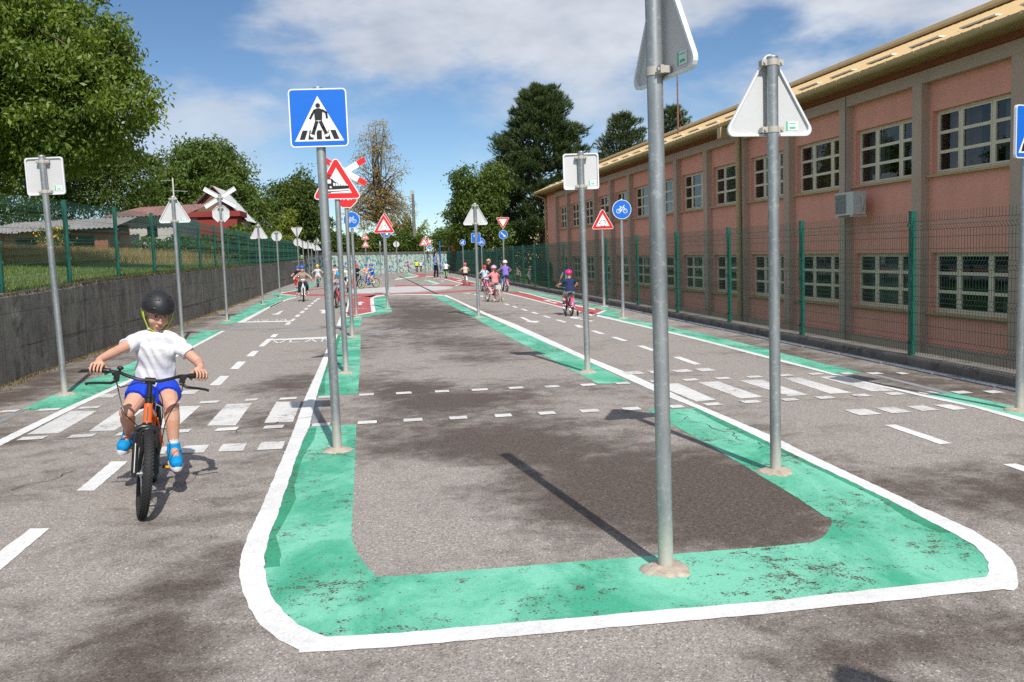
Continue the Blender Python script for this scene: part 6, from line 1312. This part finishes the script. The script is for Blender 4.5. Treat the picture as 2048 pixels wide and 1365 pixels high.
# ---- people on foot
stander((3.0, 60.3), -60, 1.22, 'woman in blue tunic and black trousers with long dark hair', dict(skin=SKIN2, shirt=c_('dusty_blue_tunic', (.16, .25, .48)), pants=c_('black_trousers', (.015, .015, .017)), shoe=BLK, hair=HBK, longhair=True, legs=1.95, sleeve=.35, hem=-.12, headk=.88), arm=((-.05, .16, -.34), (.08, .14, -.36)), adult=True)
stander((4.05, 37.5), 155, 1.0, 'person in black t-shirt and tan cap standing among the girls on bikes', dict(skin=SKIN, shirt=c_('black_cotton', (.016, .016, .018)), pants=c_('dark_navy_denim', (.02, .025, .045)), shoe=BLK, hair=HB, cap=c_('tan_cap', (.45, .34, .20)), legs=1.9), arm=((-.1, .24, -.26), (.2, .2, -.26)), lean=16)
stander((1.82, 86.5), 70, .80, 'child in pink top and black helmet standing over a bike by the mural', dict(skin=SKIN2, shirt=c_('fuchsia_cotton', (.62, .08, .24)), pants=c_('dark_leggings', (.03, .025, .035)), shoe=c_('pink_shoe', (.62, .25, .42)), hair=HB, helmet=MATTE, legs=1.9), arm=((-.1, .3, -.16), (.1, .3, -.16)), lean=18)
bicycle((1.62, 86.2), (-1, -.15), .86, 'bicycle held by the child in pink in front of the mural', WHITE_F)
GP = 'people in the yard behind the fence'
stander((6.35, 33.2, yard_z(6.35, 33.2)), 10, .84, 'child in grey t-shirt and green trousers behind the fence by the school corner', dict(skin=SKIN2, shirt=c_('grey_blue_cotton', (.28, .34, .40)), pants=c_('dark_green_trousers', (.02, .07, .05)), shoe=BLK, hair=HB, legs=1.9), group=GP)
for x, y, k, col, lb in ((6.9, 61, .92, (.60, .60, .64), 'child in white t-shirt behind the far fence, side by side with another in white'), (7.5, 62, .95, (.66, .66, .68), 'taller child in white shirt among the group behind the far fence'), (7.9, 57, .9, (.50, .42, .34), 'child in beige top behind the far fence beside the blue square sign'), (8.3, 55, 1.0, (.15, .22, .30), 'child in slate blue top behind the far fence near the shrubs'), (6.6, 73, .95, (.24, .34, .50), 'child in blue shirt behind the fence close to the mural')):
    stander((x, y, yard_z(x, y)), rnd.uniform(0, 360), k, lb, dict(skin=SKIN2, shirt=c_('yard_shirt_%d' % int(x * 10), col), pants=c_('yard_trousers', (.05, .05, .07)), shoe=BLK, hair=HB, legs=1.9), group=GP)

# ================================================================== TREES, HEDGES, GRASS
def leaf_mat(name, c1, c2, c3, trans=.35, rough=.5):
    t = NT(name)
    gi = t.n.new('ShaderNodeNewGeometry'); r = gi.outputs['Random Per Island']
    big = t.noise(.55, 4, .6)
    c = t.mix(t.ramp(r, [(.1, 0), (.9, 1)]), c1, c2)
    c = t.mix(t.ramp(big, [(.42, 0), (.66, .75)]), c, c3)
    p = t.bsdf(c, rough, 0, None, spec=.35)
    tr = t.n.new('ShaderNodeBsdfTranslucent'); t.link(t.mix(1.0, c, (1.25, 1.15, .45), 'MULTIPLY'), tr.inputs['Color'])
    mx = t.n.new('ShaderNodeMixShader'); mx.inputs[0].default_value = trans; t.link(p.outputs[0], mx.inputs[1]); t.link(tr.outputs[0], mx.inputs[2]); t.link(mx.outputs[0], t.out.inputs['Surface'])
    return t.m
L_WAL = leaf_mat('walnut_leaf', (.115, .185, .026), (.205, .28, .048), (.07, .12, .018))
L_DARK = leaf_mat('dark_green_leaf', (.075, .12, .024), (.125, .18, .036), (.05, .085, .018))
L_MID = leaf_mat('mid_green_leaf', (.085, .145, .026), (.145, .205, .042), (.055, .10, .018))
L_AUT = leaf_mat('turning_leaf', (.40, .28, .10), (.27, .24, .07), (.42, .26, .10), .3)
L_YEL = leaf_mat('yellow_green_leaf', (.18, .24, .035), (.26, .29, .045), (.11, .17, .03))
L_PINE = leaf_mat('pine_needle', (.055, .090, .030), (.10, .14, .042), (.036, .062, .022), .1, .6)
L_HEDGE = leaf_mat('hedge_leaf', (.10, .15, .025), (.16, .21, .035), (.07, .11, .02))
L_DRY = leaf_mat('dry_grass_blade', (.46, .36, .18), (.36, .29, .13), (.28, .25, .11), .3)
L_GRASS = leaf_mat('grass_blade', (.11, .19, .035), (.17, .25, .055), (.26, .25, .10), .3)
BARK = M('rough_bark', (.085, .062, .045), .95, 0, .35, 9, .8, 30, sc=(1, 1, .3)); BARK_P = M('pine_bark', (.13, .075, .05), .95, 0, .35, 8, .8, 25, sc=(1, 1, .3))
def unit(n, rs):
    v = rs.normal(size=(n, 3)); return v / np.linalg.norm(v, axis=1)[:, None]
def leaf_quads(pos, size, rs, down=.35, upn=.6, w=.42):
    n = len(pos); d = unit(n, rs); d[:, 2] -= down; d /= np.linalg.norm(d, axis=1)[:, None]
    nr = unit(n, rs); nr[:, 2] += upn; s = np.cross(d, nr); s /= (np.linalg.norm(s, axis=1)[:, None] + 1e-9); up = np.cross(s, d)
    L = (size * rs.uniform(.65, 1.25, n))[:, None]
    a = pos; b = pos + d * L * .5 + s * L * w * .5 + up * L * .08; c = pos + d * L - up * L * .10; e = pos + d * L * .5 - s * L * w * .5 + up * L * .08
    return np.stack([a, b, c, e], 1).reshape(-1, 3)
def crown_points(rs, ells, ncl, per, crad, shell=.55, gap=None):
    """leaf positions grouped in clumps over the ellipsoids"""
    vol = np.array([e[3] * e[4] * e[5] for e in ells]) ** .72; cnt = np.maximum(1, (ncl * vol / vol.sum()).astype(int)); C_ = []
    for (x, y, z, a, b, c), m in zip(ells, cnt):
        u = unit(m, rs); r = rs.uniform(0, 1, m) ** (.33 * (1 - shell)); wob = 1 + .16 * np.sin(u[:, 0] * 5 + x) * np.sin(u[:, 1] * 4 + y) + .12 * np.sin(u[:, 2] * 7 + z + u[:, 0] * 3)
        C_.append(np.stack([x + a * u[:, 0] * r * wob, y + b * u[:, 1] * r * wob, z + c * u[:, 2] * r * wob], 1))
    C_ = np.concatenate(C_)
    cr = crad * rs.uniform(.6, 1.4, len(C_)); k = rs.poisson(per, len(C_))
    P = np.repeat(C_, k, 0); off = rs.normal(size=(len(P), 3)) * np.array([1, 1, .62]) * np.repeat(cr, k)[:, None] * .6
    off[:, 2] -= np.abs(off[:, 0]) * .12
    return C_, P + off
def limb(mb, a, b, r0, r1, rs, n=6, sag=.08, sides=7):
    a = np.array(a, float); b = np.array(b, float); L = np.linalg.norm(b - a); P = []
    w = rs.normal(size=3) * L * .07
    for i in range(n + 1):
        u = i / n; p = a + (b - a) * u + w * math.sin(PI * u) + np.array([0, 0, sag * L * math.sin(PI * u)]); P.append(tuple(p))
    mb.tube(P, [r0 + (r1 - r0) * (i / n) ** .8 for i in range(n + 1)], sides)
def tree(label, base, ells, leafm, ncl, per, crad, size, trunk_h, tr, seed, shell=.55, name='tree', bark=None, nlimb=22, down=.35, group=None, fork=1, twig=0):
    rs = np.random.RandomState(seed); root = tag(empty(name, base), label, 'tree', group); bx, by, bz = base
    C_, P = crown_points(rs, ells, ncl, per, crad, shell)
    P = P - np.array(base); C_ = C_ - np.array(base)
    V = leaf_quads(P, size, rs, down); link('crown', np_mesh('crown', V, 4, np.arange(len(V)), leafm), root)
    mb = MB(); top = np.array([e[:3] for e in ells]).mean(0) - np.array(base)
    t0 = np.array([0, 0, -.3]); t1 = np.array([top[0] * .35, top[1] * .35, trunk_h]); limb(mb, t0, t1, tr, tr * .72, rs, 6, 0, 12)
    top2 = np.array([top[0], top[1], max(e[2] + e[5] * .55 for e in ells) - bz]); limb(mb, t1, top2, tr * .7, tr * .12, rs, 8, .0, 9)
    for i in rs.choice(len(C_), min(nlimb, len(C_)), False):
        u = rs.uniform(0, .55); s = t1 + (top2 - t1) * u; limb(mb, s, C_[i], tr * (.38 - .25 * u), tr * .05, rs, 6, .06, 6)
    mb.build('trunk', bark or BARK, root, True)
    if twig:
        mb = MB()
        for i in rs.choice(len(C_), twig): q = C_[rs.randint(len(C_))]; d = C_[i]; m = d * .55 + top * .45; limb(mb, m, d, tr * .06, tr * .015, rs, 3, .05, 4)
        tag(mb.build('twigs', bark or BARK, root), kind='stuff')
    return root
# big walnut over the left fence
tree('large walnut tree with dense drooping leaves above the garden fence', (-10.2, 24.5, lawn_z(-10.2, 24.5)), [(-9.9, 24.5, 7.0, 3.4, 3.3, 2.6), (-8.0, 24.0, 5.7, 2.3, 2.4, 1.9), (-7.7, 24.4, 6.8, 1.7, 1.9, 1.2), (-11.2, 24, 4.9, 3.0, 2.5, 1.9), (-10.0, 24.3, 8.7, 2.2, 2.3, 1.5), (-6.9, 24.2, 5.2, 1.1, 1.4, 1.1), (-8.6, 24.3, 4.5, 1.5, 1.6, .8)], L_WAL, 1250, 84, .33, .155, 2.6, .26, 3, .45, nlimb=60, down=.6, name='walnut_tree', twig=160)
tree('dark leafy tree behind the brick shed at the garden edge', (-17.5, 47, lawn_z(-17.5, 47)), [(-17.5, 47, 6.2, 4.6, 2.5, 2.6), (-13.6, 48, 5.6, 2.4, 2, 1.9)], L_DARK, 420, 70, .6, .22, 1.6, .2, 31, .5, down=.5)
tree('rounded walnut tree behind the red annex and the grey roofed house', (-12.0, 62, lawn_z(-12, 62)), [(-12.0, 62, 6.2, 3.4, 3.2, 2.7), (-13.7, 62, 5.0, 2.0, 2.4, 2.2), (-10.0, 61.5, 5.3, 2.2, 2.5, 2.2), (-11.4, 62, 7.7, 2.0, 2.0, 1.5), (-9.0, 61, 4.0, 1.6, 2, 1.6)], L_MID, 900, 55, .55, .26, 2.2, .3, 5, .5)
tree('shaggy dark green tree beside the grey roofed house', (-7.4, 72, lawn_z(-7.4, 72)), [(-7.2, 72, 5.0, 2.0, 2.2, 2.5), (-6.3, 72, 6.3, 1.3, 1.5, 1.6), (-8.4, 71, 4.0, 1.6, 2, 2.0), (-5.6, 73, 4.0, 1.1, 1.5, 1.8)], L_DARK, 620, 45, .50, .26, 1.8, .2, 9, .5, twig=60)
tree('pale yellow-green young tree in front of the shaggy tree', (-6.9, 66, lawn_z(-6.9, 66)), [(-6.9, 66, 3.4, .55, .6, 1.2), (-6.6, 66, 4.4, .4, .4, .7)], L_YEL, 60, 40, .3, .2, .9, .06, 12)
tree('tall sparse tree with browning autumn leaves behind the mural wall', (-.9, 106, 1.95), [(-.9, 106, 11.2, 2.9, 2.6, 4.8), (-.6, 106, 15.0, 1.4, 1.4, 1.9), (-.9, 106, 6.8, 3.6, 3.2, 2.6), (1.3, 106, 6.4, 2.2, 2, 1.8), (-2.9, 105, 6.4, 1.7, 2, 2.0)], L_AUT, 900, 10, .45, .23, 3.2, .34, 14, .35, nlimb=90, down=.3, twig=420)
tree('bushy green tree beyond the playground', (9.6, 150, .4), [(9.4, 150, 4.0, 2.1, 2, 2.0), (8.3, 150, 3.6, 1.4, 1.5, 1.6), (10.6, 150, 3.0, 1.5, 1.5, 1.6)], L_MID, 260, 45, .5, .32, 1.4, .2, 17)
tree('light green broadleaf tree in front of the tall pine', (7.4, 72, yard_z(7.4, 72)), [(7.2, 72, 5.4, 1.9, 1.8, 2.2), (6.0, 72, 4.6, 1.3, 1.4, 1.8), (6.0, 71.5, 6.9, .9, 1.0, 1.1), (8.3, 72, 6.9, 1.1, 1.1, 1.3), (7.6, 72, 3.0, 1.9, 1.5, 1.1)], L_MID, 560, 42, .42, .26, 1.8, .2, 19, .5, twig=60)
tree('bright low shrub tree at the foot of the broadleaf tree', (5.9, 76, yard_z(6.2, 76)), [(5.9, 76, 2.4, 1.0, 1, 1.0)], L_YEL, 60, 45, .4, .22, .7, .08, 23)
def pine(label, base, H_, R_, seed, ntuft=5200, z0=.18, col=L_PINE, lean=0):
    rs = np.random.RandomState(seed); root = tag(empty('pine_tree', base), label, 'tree')
    mb = MB(); limb(mb, (0, 0, -.3), (lean, 0, H_ * .97), .34 * H_ / 15, .03, rs, 12, 0, 10)
    nb = 120; tips = []; dirs = []
    for i in range(nb):
        u = z0 + (1 - z0) * (i / nb) ** .95; a = i * 2.399 + rs.uniform(-.3, .3)
        prof = min(1.0, 1.22 * (1 - u) ** .55 + .02) * (1.0 if u > .32 else .72 + .28 * (u - z0) / (.32 - z0 + 1e-6)); r = R_ * prof * rs.uniform(.78, 1.12)
        b0 = np.array([lean * u, 0, H_ * u]); b1 = b0 + np.array([math.cos(a) * r, math.sin(a) * r, r * rs.uniform(.12, .42)])
        limb(mb, b0, b1, .07 * (1 - u) + .02, .012, rs, 5, -.05, 5)
        k = int(ntuft / nb * (.35 + prof))
        v = rs.uniform(.30, 1.03, k) ** .75; sp = .16 + .23 * r * (1.05 - v * .75) / 1.6
        P = b0 + (b1 - b0) * v[:, None] + rs.normal(size=(k, 3)) * (sp * np.array([[1], [1], [.45]])).T; P[:, 2] += .10
        tips.append(P); d = unit(k, rs) * .55 + np.array([math.cos(a), math.sin(a), .9]); dirs.append(d / np.linalg.norm(d, axis=1)[:, None])
    mb.build('trunk', BARK_P, root, True)
    P = np.concatenate(tips); D = np.concatenate(dirs); m = 11; n = len(P)
    PP = np.repeat(P, m, 0); d = np.repeat(D, m, 0) + unit(n * m, rs) * .62; d /= np.linalg.norm(d, axis=1)[:, None]
    s = np.cross(d, unit(n * m, rs)); s /= np.linalg.norm(s, axis=1)[:, None]; L = rs.uniform(.20, .42, n * m)[:, None] * H_ / 15 * 1.1; w = .030 * H_ / 15
    PP = PP + np.repeat(D, m, 0) * rs.uniform(-.10, .22, n * m)[:, None]
    V = np.stack([PP - s * w, PP + s * w, PP + d * L], 1).reshape(-1, 3)
    link('crown', np_mesh('crown', V, 3, np.arange(len(V)), col), root); return root
pine('tall dense dark pine beside the end of the school', (13.4, 79, yard_z(13.4, 79)), 15.6, 5.1, 41, 14000, .10)
pine('pine top rising behind the school roof, next to the aerial', (20.3, 78, -.5), 13.2, 3.4, 43, 3800, .35)
pine('smaller pine top behind the school roof ridge', (25.3, 80, -.5), 14.0, 3.4, 47, 3000, .4)
# hedges: clipped and loose
def hedge(label, pts, zb, h, w, leafm, dens, size, seed, name='hedge'):
    rs = np.random.RandomState(seed); root = tag(empty(name, (pts[0][0], pts[0][1], zb)), label, 'hedge'); P = []
    mb = MB()
    for (a, b) in zip(pts[:-1], pts[1:]):
        a = np.array(a, float); b = np.array(b, float); L = np.linalg.norm(b - a); n = int(L * dens); u = rs.uniform(0, 1, n); t = (b - a) / L; nn = np.array([-t[1], t[0]])
        ang = rs.uniform(0, 2 * PI, n); r = rs.uniform(.55, 1.05, n); hh = h * (.86 + .14 * np.sin(u * L * 1.3 + a[0]) + .08 * np.sin(u * L * 3.1))
        xy = a + (b - a) * u[:, None] + nn * (np.cos(ang) * r * w / 2)[:, None]
        z = hh * (.5 + .5 * np.sin(ang) * r) ; P.append(np.column_stack([xy, np.clip(z, 0.02, None)]))
        for k in range(int(L / .5) + 1): q = a + t * min(L, k * .5); mb.tube([(q[0] - pts[0][0], q[1] - pts[0][1], -.2), (q[0] - pts[0][0] + rs.uniform(-.2, .2), q[1] - pts[0][1] + rs.uniform(-.2, .2), h * .7)], [.03, .008], 5)
    P = np.concatenate(P); P[:, :2] -= np.array(pts[0]); V = leaf_quads(P, size, rs, .1, .4, .6); link('foliage', np_mesh('foliage', V, 4, np.arange(len(V)), leafm), root); mb.build('stems', BARK, root)
    return root
hedge('loose green hedge running along inside the garden fence', [(-7.0, 44), (-7.1, 52), (-7.3, 60), (-7.5, 68), (-7.6, 74)], 1.45, 1.75, 1.3, L_HEDGE, 900, .20, 51)
hedge('dense dark hedge along the top of the mural wall', [(-8, 82), (-3.5, 92), (1.6, 99), (3.6, 101)], 1.9, 2.2, 1.2, L_DARK, 700, .28, 53)
hedge('yellow-green bushes behind the utility pole', [(.2, 110), (4.6, 112)], 1.9, 4.0, 2.2, L_YEL, 420, .34, 57, 'bush')
hedge('ivy covered post-like bush next to the utility pole', [(1.9, 108.6), (2.9, 108.9)], 1.9, 4.3, .9, L_MID, 700, .26, 58, 'bush')
hedge('dark shrubs along the garden edge beside the white shed', [(-9.6, 38.5), (-8.6, 42), (-8.2, 45)], 1.75, .95, .9, L_MID, 600, .16, 59, 'bush')
hedge('tall evergreen shrub at the corner of wall and mural', [(-6.9, 77.5), (-6.0, 80.5)], 1.9, 2.6, 1.2, L_MID, 900, .22, 60, 'bush')
hedge('rounded shrub on the yard grass close to the school corner', [(10.3, 62.5), (11.0, 64.5)], -.4, 1.5, 1.6, L_MID, 900, .22, 61, 'bush')
hedge('dark hedge across the far end of the school yard', [(6.5, 92), (11, 90), (19, 88)], -.1, 2.6, 1.5, L_DARK, 520, .30, 62)
# grass blades
def blades(name, n, fpos, hgt, mat, seed, w=.010):
    rs = np.random.RandomState(seed); P = fpos(rs, n); h = rs.uniform(.5, 1.2, n)[:, None] * hgt; a = rs.uniform(0, 2 * PI, n); s = np.column_stack([np.cos(a), np.sin(a), np.zeros(n)]) * w
    tip = P + np.column_stack([rs.normal(size=n) * .35 * h[:, 0], rs.normal(size=n) * .35 * h[:, 0], h[:, 0]])
    V = np.stack([P - s, P + s, tip], 1).reshape(-1, 3); return tag(link(name, np_mesh(name, V, 3, np.arange(len(V)), mat)), kind='stuff')
def f_lawn(rs, n):
    y = rs.uniform(9, 45, n); d = rs.uniform(0, 1, n) ** 1.5 * 11 + .04; x = np.array([XL(v) for v in y]) - .2 - d
    return np.column_stack([x, y, [lawn_z(a, b) - .01 for a, b in zip(x, y)]])
tag(blades('lawn_grass', 70000, f_lawn, .085, L_GRASS, 71, .012), 'mown green grass of the garden above the retaining wall', 'grass')
def f_dry(rs, n):
    u = rs.uniform(0, 1, n); y = 27 + 12 * u + rs.normal(size=n) * 1.6; x = -14.5 + 5.6 * u + rs.normal(size=n) * 1.1; x = np.minimum(x, np.array([XL(v) for v in y]) - 1.2)
    return np.column_stack([x, y, [lawn_z(a, b) - .01 for a, b in zip(x, y)]])
tag(blades('dry_grass', 42000, f_dry, .55, L_DRY, 73, .011), 'tall straw-coloured dry grass in front of the garden sheds', 'grass')
def f_foot(rs, n):
    y = rs.uniform(9, 42, n); d = np.abs(rs.normal(size=n)) * .10 + .01; x = np.array([XL(v) for v in y]) + d
    keep = (np.sin(y * 1.7) + np.sin(y * 4.1 + 1) + rs.normal(size=n) * .6) > .1; x = np.where(keep, x, np.array([XL(v) for v in y]) + .012)
    return np.column_stack([x, y, np.zeros(n)])
tag(blades('wall_foot_weeds', 6000, f_foot, .045, leaf_mat('brown_litter', (.22, .17, .085), (.14, .12, .05), (.17, .14, .07), .2), 75, .009), 'dry weeds and litter along the foot of the retaining wall', 'weeds')
def f_moss(rs, n):
    y = rs.uniform(8, 60, n); x = np.array([XL(v) for v in y]) - np.abs(rs.normal(size=n)) * .05 + .004
    return np.column_stack([x, y, np.array([ZL(v) for v in y]) - .035 + rs.uniform(0, .02, n)])
tag(blades('wall_top_moss', 14000, f_moss, .045, leaf_mat('brown_moss', (.06, .05, .022), (.10, .085, .03), (.045, .04, .02), .1), 76, .012), 'brownish moss and grass tufts along the top edge of the retaining wall', 'moss')
def f_yard(rs, n):
    y = rs.uniform(24, 62, n); x = np.array([XR(v) for v in y]) + .3 + rs.uniform(0, 1, n) ** 1.4 * 7
    return np.column_stack([x, y, [yard_z(a, b) - .01 for a, b in zip(x, y)]])
tag(blades('yard_grass', 30000, f_yard, .10, L_GRASS, 77, .016), 'green grass of the school yard behind the fence', 'grass')
# yellow flowers
rs = np.random.RandomState(5); P = np.column_stack([rs.normal(-12.2, .28, 700), rs.normal(36.2, .2, 700), rs.uniform(2.3, 2.95, 700)])
fl = tag(empty('flower_bush', (-12.2, 36.2, 2.1)), 'bush with bright yellow flowers in front of the brick shed', 'bush')
V = leaf_quads(P - np.array([-12.2, 36.2, 2.1]), .13, rs); link('foliage', np_mesh('foliage', V[:2000], 4, np.arange(2000), L_MID), fl); link('blossom', np_mesh('blossom', V[2000:], 4, np.arange(len(V) - 2000), C('yellow_petal', (.75, .42, .01), .6)), fl)

# ================================================================== SHEDS AND HOUSES
BRICK = M('old_brick', (.30, .12, .075), .95, 0, .3, 20, .5, 40); CORR = M('weathered_corrugated_sheet', (.36, .34, .33), .6, .2, .3, 3); WPL = plaster('white_render', (.62, .60, .56)); RUSTR = M('rusty_red_sheet', (.24, .13, .11), .75, 0, .55, 2.2); DRED = plaster('dark_red_render', (.25, .045, .04)); WOOD = M('grey_brown_boards', (.16, .10, .065), .9, 0, .3, 6, .4, 30, sc=(4, 4, .4))
GREYR = M('light_grey_fibre_roof', (.56, .57, .58), .7, 0, .12, 2)
def corr_roof(name, mat, parent, a, b, c, d, per=.18, amp=.025):
    """corrugated sheet over quad a-b (eave) c-d (ridge above b, a)"""
    a, b, c, d = map(Vector, (a, b, c, d)); n = max(4, int((b - a).length / per)) * 2; nr = (b - a).cross(d - a).normalized(); lo = []; hi = []
    for i in range(n + 1): u = i / n; o = nr * (amp if i % 2 else -amp); lo.append(a.lerp(b, u) + o); hi.append(d.lerp(c, u) + o)
    mb = MB(); mb.quadmesh([lo, hi]); return mb.build(name, mat, parent)
sh = tag(empty('garden_shed', (-13.2, 38, 1.9)), 'low brick shed with grey corrugated roof and dark openings in the garden', 'shed')
def opening_wall(name, mat, parent, x0, x1, y, z0, z1, holes, th=.2):
    mb = MB(); xs = [x0] + [v for h in holes for v in (h[0], h[1])] + [x1]
    for i in range(0, len(xs), 2): mb.box2((xs[i], y, z0), (xs[i + 1], y + th, z1))
    for h in holes:
        if h[2] > z0: mb.box2((h[0], y, z0), (h[1], y + th, h[2]))
        if h[3] < z1: mb.box2((h[0], y, h[3]), (h[1], y + th, z1))
    return mb.build(name, mat, parent)
opening_wall('wall', BRICK, sh, -2.0, 2.4, 0, -.1, .95, [(-1.0, -.2, .0, .75), (.7, 1.9, 0, .8)])
mb = MB(); mb.box2((-2.0, .2, -.1), (-1.8, 3, 1.0)); mb.box2((2.2, .2, -.1), (2.4, 3, 1.0)); mb.box2((-2, 3, -.1), (2.4, 3.2, 1.3)); mb.build('side_wall', BRICK, sh)
corr_roof('roof', CORR, sh, (-2.5, -.45, .93), (2.7, -.45, 1.05), (2.7, 3.3, 1.62), (-2.2, 3.3, 1.50))
an = tag(empty('garden_annex', (-10.6, 42, 2.0)), 'small white rendered outbuilding with rusty red roof beside the brick shed', 'shed')
opening_wall('wall', WPL, an, -1.4, 1.6, 0, -.1, 1.5, [(.3, .75, .65, 1.15)]); mb = MB(); mb.box2((1.4, .2, -.1), (1.6, 4, 1.5)); mb.box2((-1.4, .2, -.1), (-1.2, 4, 1.5)); mb.box2((-1.4, 4, -.1), (1.6, 4.2, 1.6)); mb.build('side_wall', WPL, an)
MB().box2((.3, .1, .65), (.75, .13, 1.15)).build('window_pane', GLASS, an)
corr_roof('roof', RUSTR, an, (-1.5, -.5, 1.53), (2.0, -.5, 1.56), (2.2, 4.3, 2.3), (-1.0, 4.3, 2.2))
hs_ = tag(empty('garden_house', (-9.85, 55, 2.1)), 'house with brown boarded gable and pale grey roof beyond the hedge', 'house')
mb = MB(); mb.box2((-1.5, 0, -.2), (1.5, 12.0, 1.85)); mb.build('wall', WPL, hs_)
mb = MB(); mb.prism([(-1.5, -.02, 1.855), (1.5, -.02, 1.855), (.15, -.02, 3.55)], (0, .25, 0)); mb.build('gable_boarding', WOOD, hs_)
corr_roof('roof', GREYR, hs_, (1.85, -.35, 1.72), (1.85, 12.4, 1.72), (.15, 12.4, 3.72), (.15, -.35, 3.72), .45, .018); corr_roof('roof', GREYR, hs_, (-1.8, 12.4, 1.72), (-1.8, -.35, 1.72), (.15, -.35, 3.72), (.15, 12.4, 3.72), .45, .018)
mb = MB(); mb.tube([(-1.85, -.36, 1.68), (.15, -.36, 3.68), (1.9, -.36, 1.68)], .06, 4); mb.build('barge_board', WOOD, hs_)
ra = tag(empty('red_annex', (-9.7, 52.4, 2.0)), 'flat roofed dark red annex with round window before the boarded house', 'house')
opening_wall('wall', DRED, ra, -1.5, 1.6, 0, -.2, 1.95, []); mb = MB(); mb.box2((-1.5, .2, -.2), (-1.3, 2.3, 1.95)); mb.box2((1.4, .2, -.2), (1.6, 2.3, 1.95)); mb.build('side_wall', DRED, ra)
MB().box2((-1.65, -.15, 1.955), (1.8, 2.4, 2.25)).build('fascia', DRED, ra)
mb = MB(); mb.lathe([(.0, -.02), (.20, -.02), (.20, .02), (.0, .02)], 20, (-.85, -.01, 1.6), 'y'); mb.build('round_window', GLASS, ra); mb = MB(); mb.tube([(-.85 + .21 * math.cos(t), -.03, 1.6 + .21 * math.sin(t)) for t in np.linspace(0, 2 * PI, 20)[:-1]], .035, 6, closed=True); mb.build('window_ring', DRED, ra)
tv = tag(empty('television_aerial', (-10.6, 49.0, 1.9)), 'white antenna mast with satellite dish beside the red annex', 'aerial')
mb = MB(); mb.tube([(0, 0, -.2), (0, 0, 3.9)], .035, 8); mb.build('mast', WHT, tv); mb = MB(); mb.tube([(-.6, 0, 3.75), (.05, 0, 3.78)], .018, 5); mb.tube([(-.05, 0, 3.25), (.7, 0, 3.2)], .018, 5); mb.build('antenna_arm', GREYM, tv)
mb = MB(); mb.lathe([(.0, -.10), (.25, -.06), (.42, .03), (.42, .045), (.24, -.04), (.0, -.08)], 20, axis='y'); d_ = mb.build('satellite_dish', WHT, tv, True); d_.location = (-.15, -.1, 1.9); d_.rotation_euler = (.2, 0, 1.1)
fh = tag(empty('far_house', (14.2, 108, .2)), 'cream house half hidden behind the tall pine', 'house')
mb = MB(); mb.box2((-4.5, 0, -1), (4.5, 8, 4.2)); mb.build('wall', plaster('cream_render', (.66, .50, .28)), fh); mb = MB(); mb.prism([(-5, -.5, 4.2), (5, -.5, 4.2), (0, -.5, 6.4)], (0, 9, 0)); mb.build('roof', GREYR, fh)
for x in (-3, -.8, 1.4, 3.2): MB().box2((x, -.04, 1.9), (x + .9, -.005, 3.2)).build('window', GLASS, fh)
# utility pole
up_ = tag(empty('utility_pole', (2.95, 103, 1.9)), 'concrete utility pole with short crossarm behind the mural wall', 'pole')
mb = MB(); mb.tube([(0, 0, -.2), (0, 0, 6.7)], [.21, .13], 10); mb.build('shaft', CONC_KERB, up_, True); mb = MB(); mb.box2((-1.2, -.06, 6.05), (.15, .06, 6.17)); mb.box2((-.25, -.2, 6.3), (.1, .2, 6.75)); mb.build('crossarm', GREYM, up_)
# playground
RP_ = C('red_playground_paint', (.55, .05, .03), .4); BP_ = C('blue_playground_paint', (.02, .12, .40), .4)
sw = tag(empty('swing_frame', (8.6, 88, .1)), 'red swing frame in the playground beyond the fence', 'swing')
mb = MB(); mb.tube([(-2.6, 0, 2.45), (2.6, 0, 2.45)], .06, 8); mb.build('top_bar', RP_, sw)
for x in (-2.6, 0, 2.6):
    for y in (-.8, .8): MB().tube([(x, y, -.2), (x, 0, 2.45)], .05, 8).build('leg', RP_, sw)
sd_ = tag(empty('slide', (5.9, 91, .1)), 'small red and blue slide tower close to the end of the mural', 'slide')
mb = MB(); rows = [[(x, 0.0 + y, z) for y, z in ((-.3, .25), (-.28, .0), (.28, .0), (.3, .25))] for x, z in ((0, 0), (.1, 0))]; rows = []
for u in np.linspace(0, 1, 8): x = 1.8 * u; z = 2.1 * (1 - u) ** 1.1 + .25; rows.append([(x, -.3, z + .22), (x, -.28, z), (x, .28, z), (x, .3, z + .22)])
mb.quadmesh(rows); mb.build('chute', RP_, sd_)
for x, y in ((-.9, -.45), (-.9, .45), (-.05, -.45), (-.05, .45)): MB().tube([(x, y, -.2), (x, y, 2.75)], .05, 8).build('post', BP_, sd_)
MB().box2((-.95, -.5, 2.2), (0, .5, 2.28)).build('platform', WOOD, sd_)
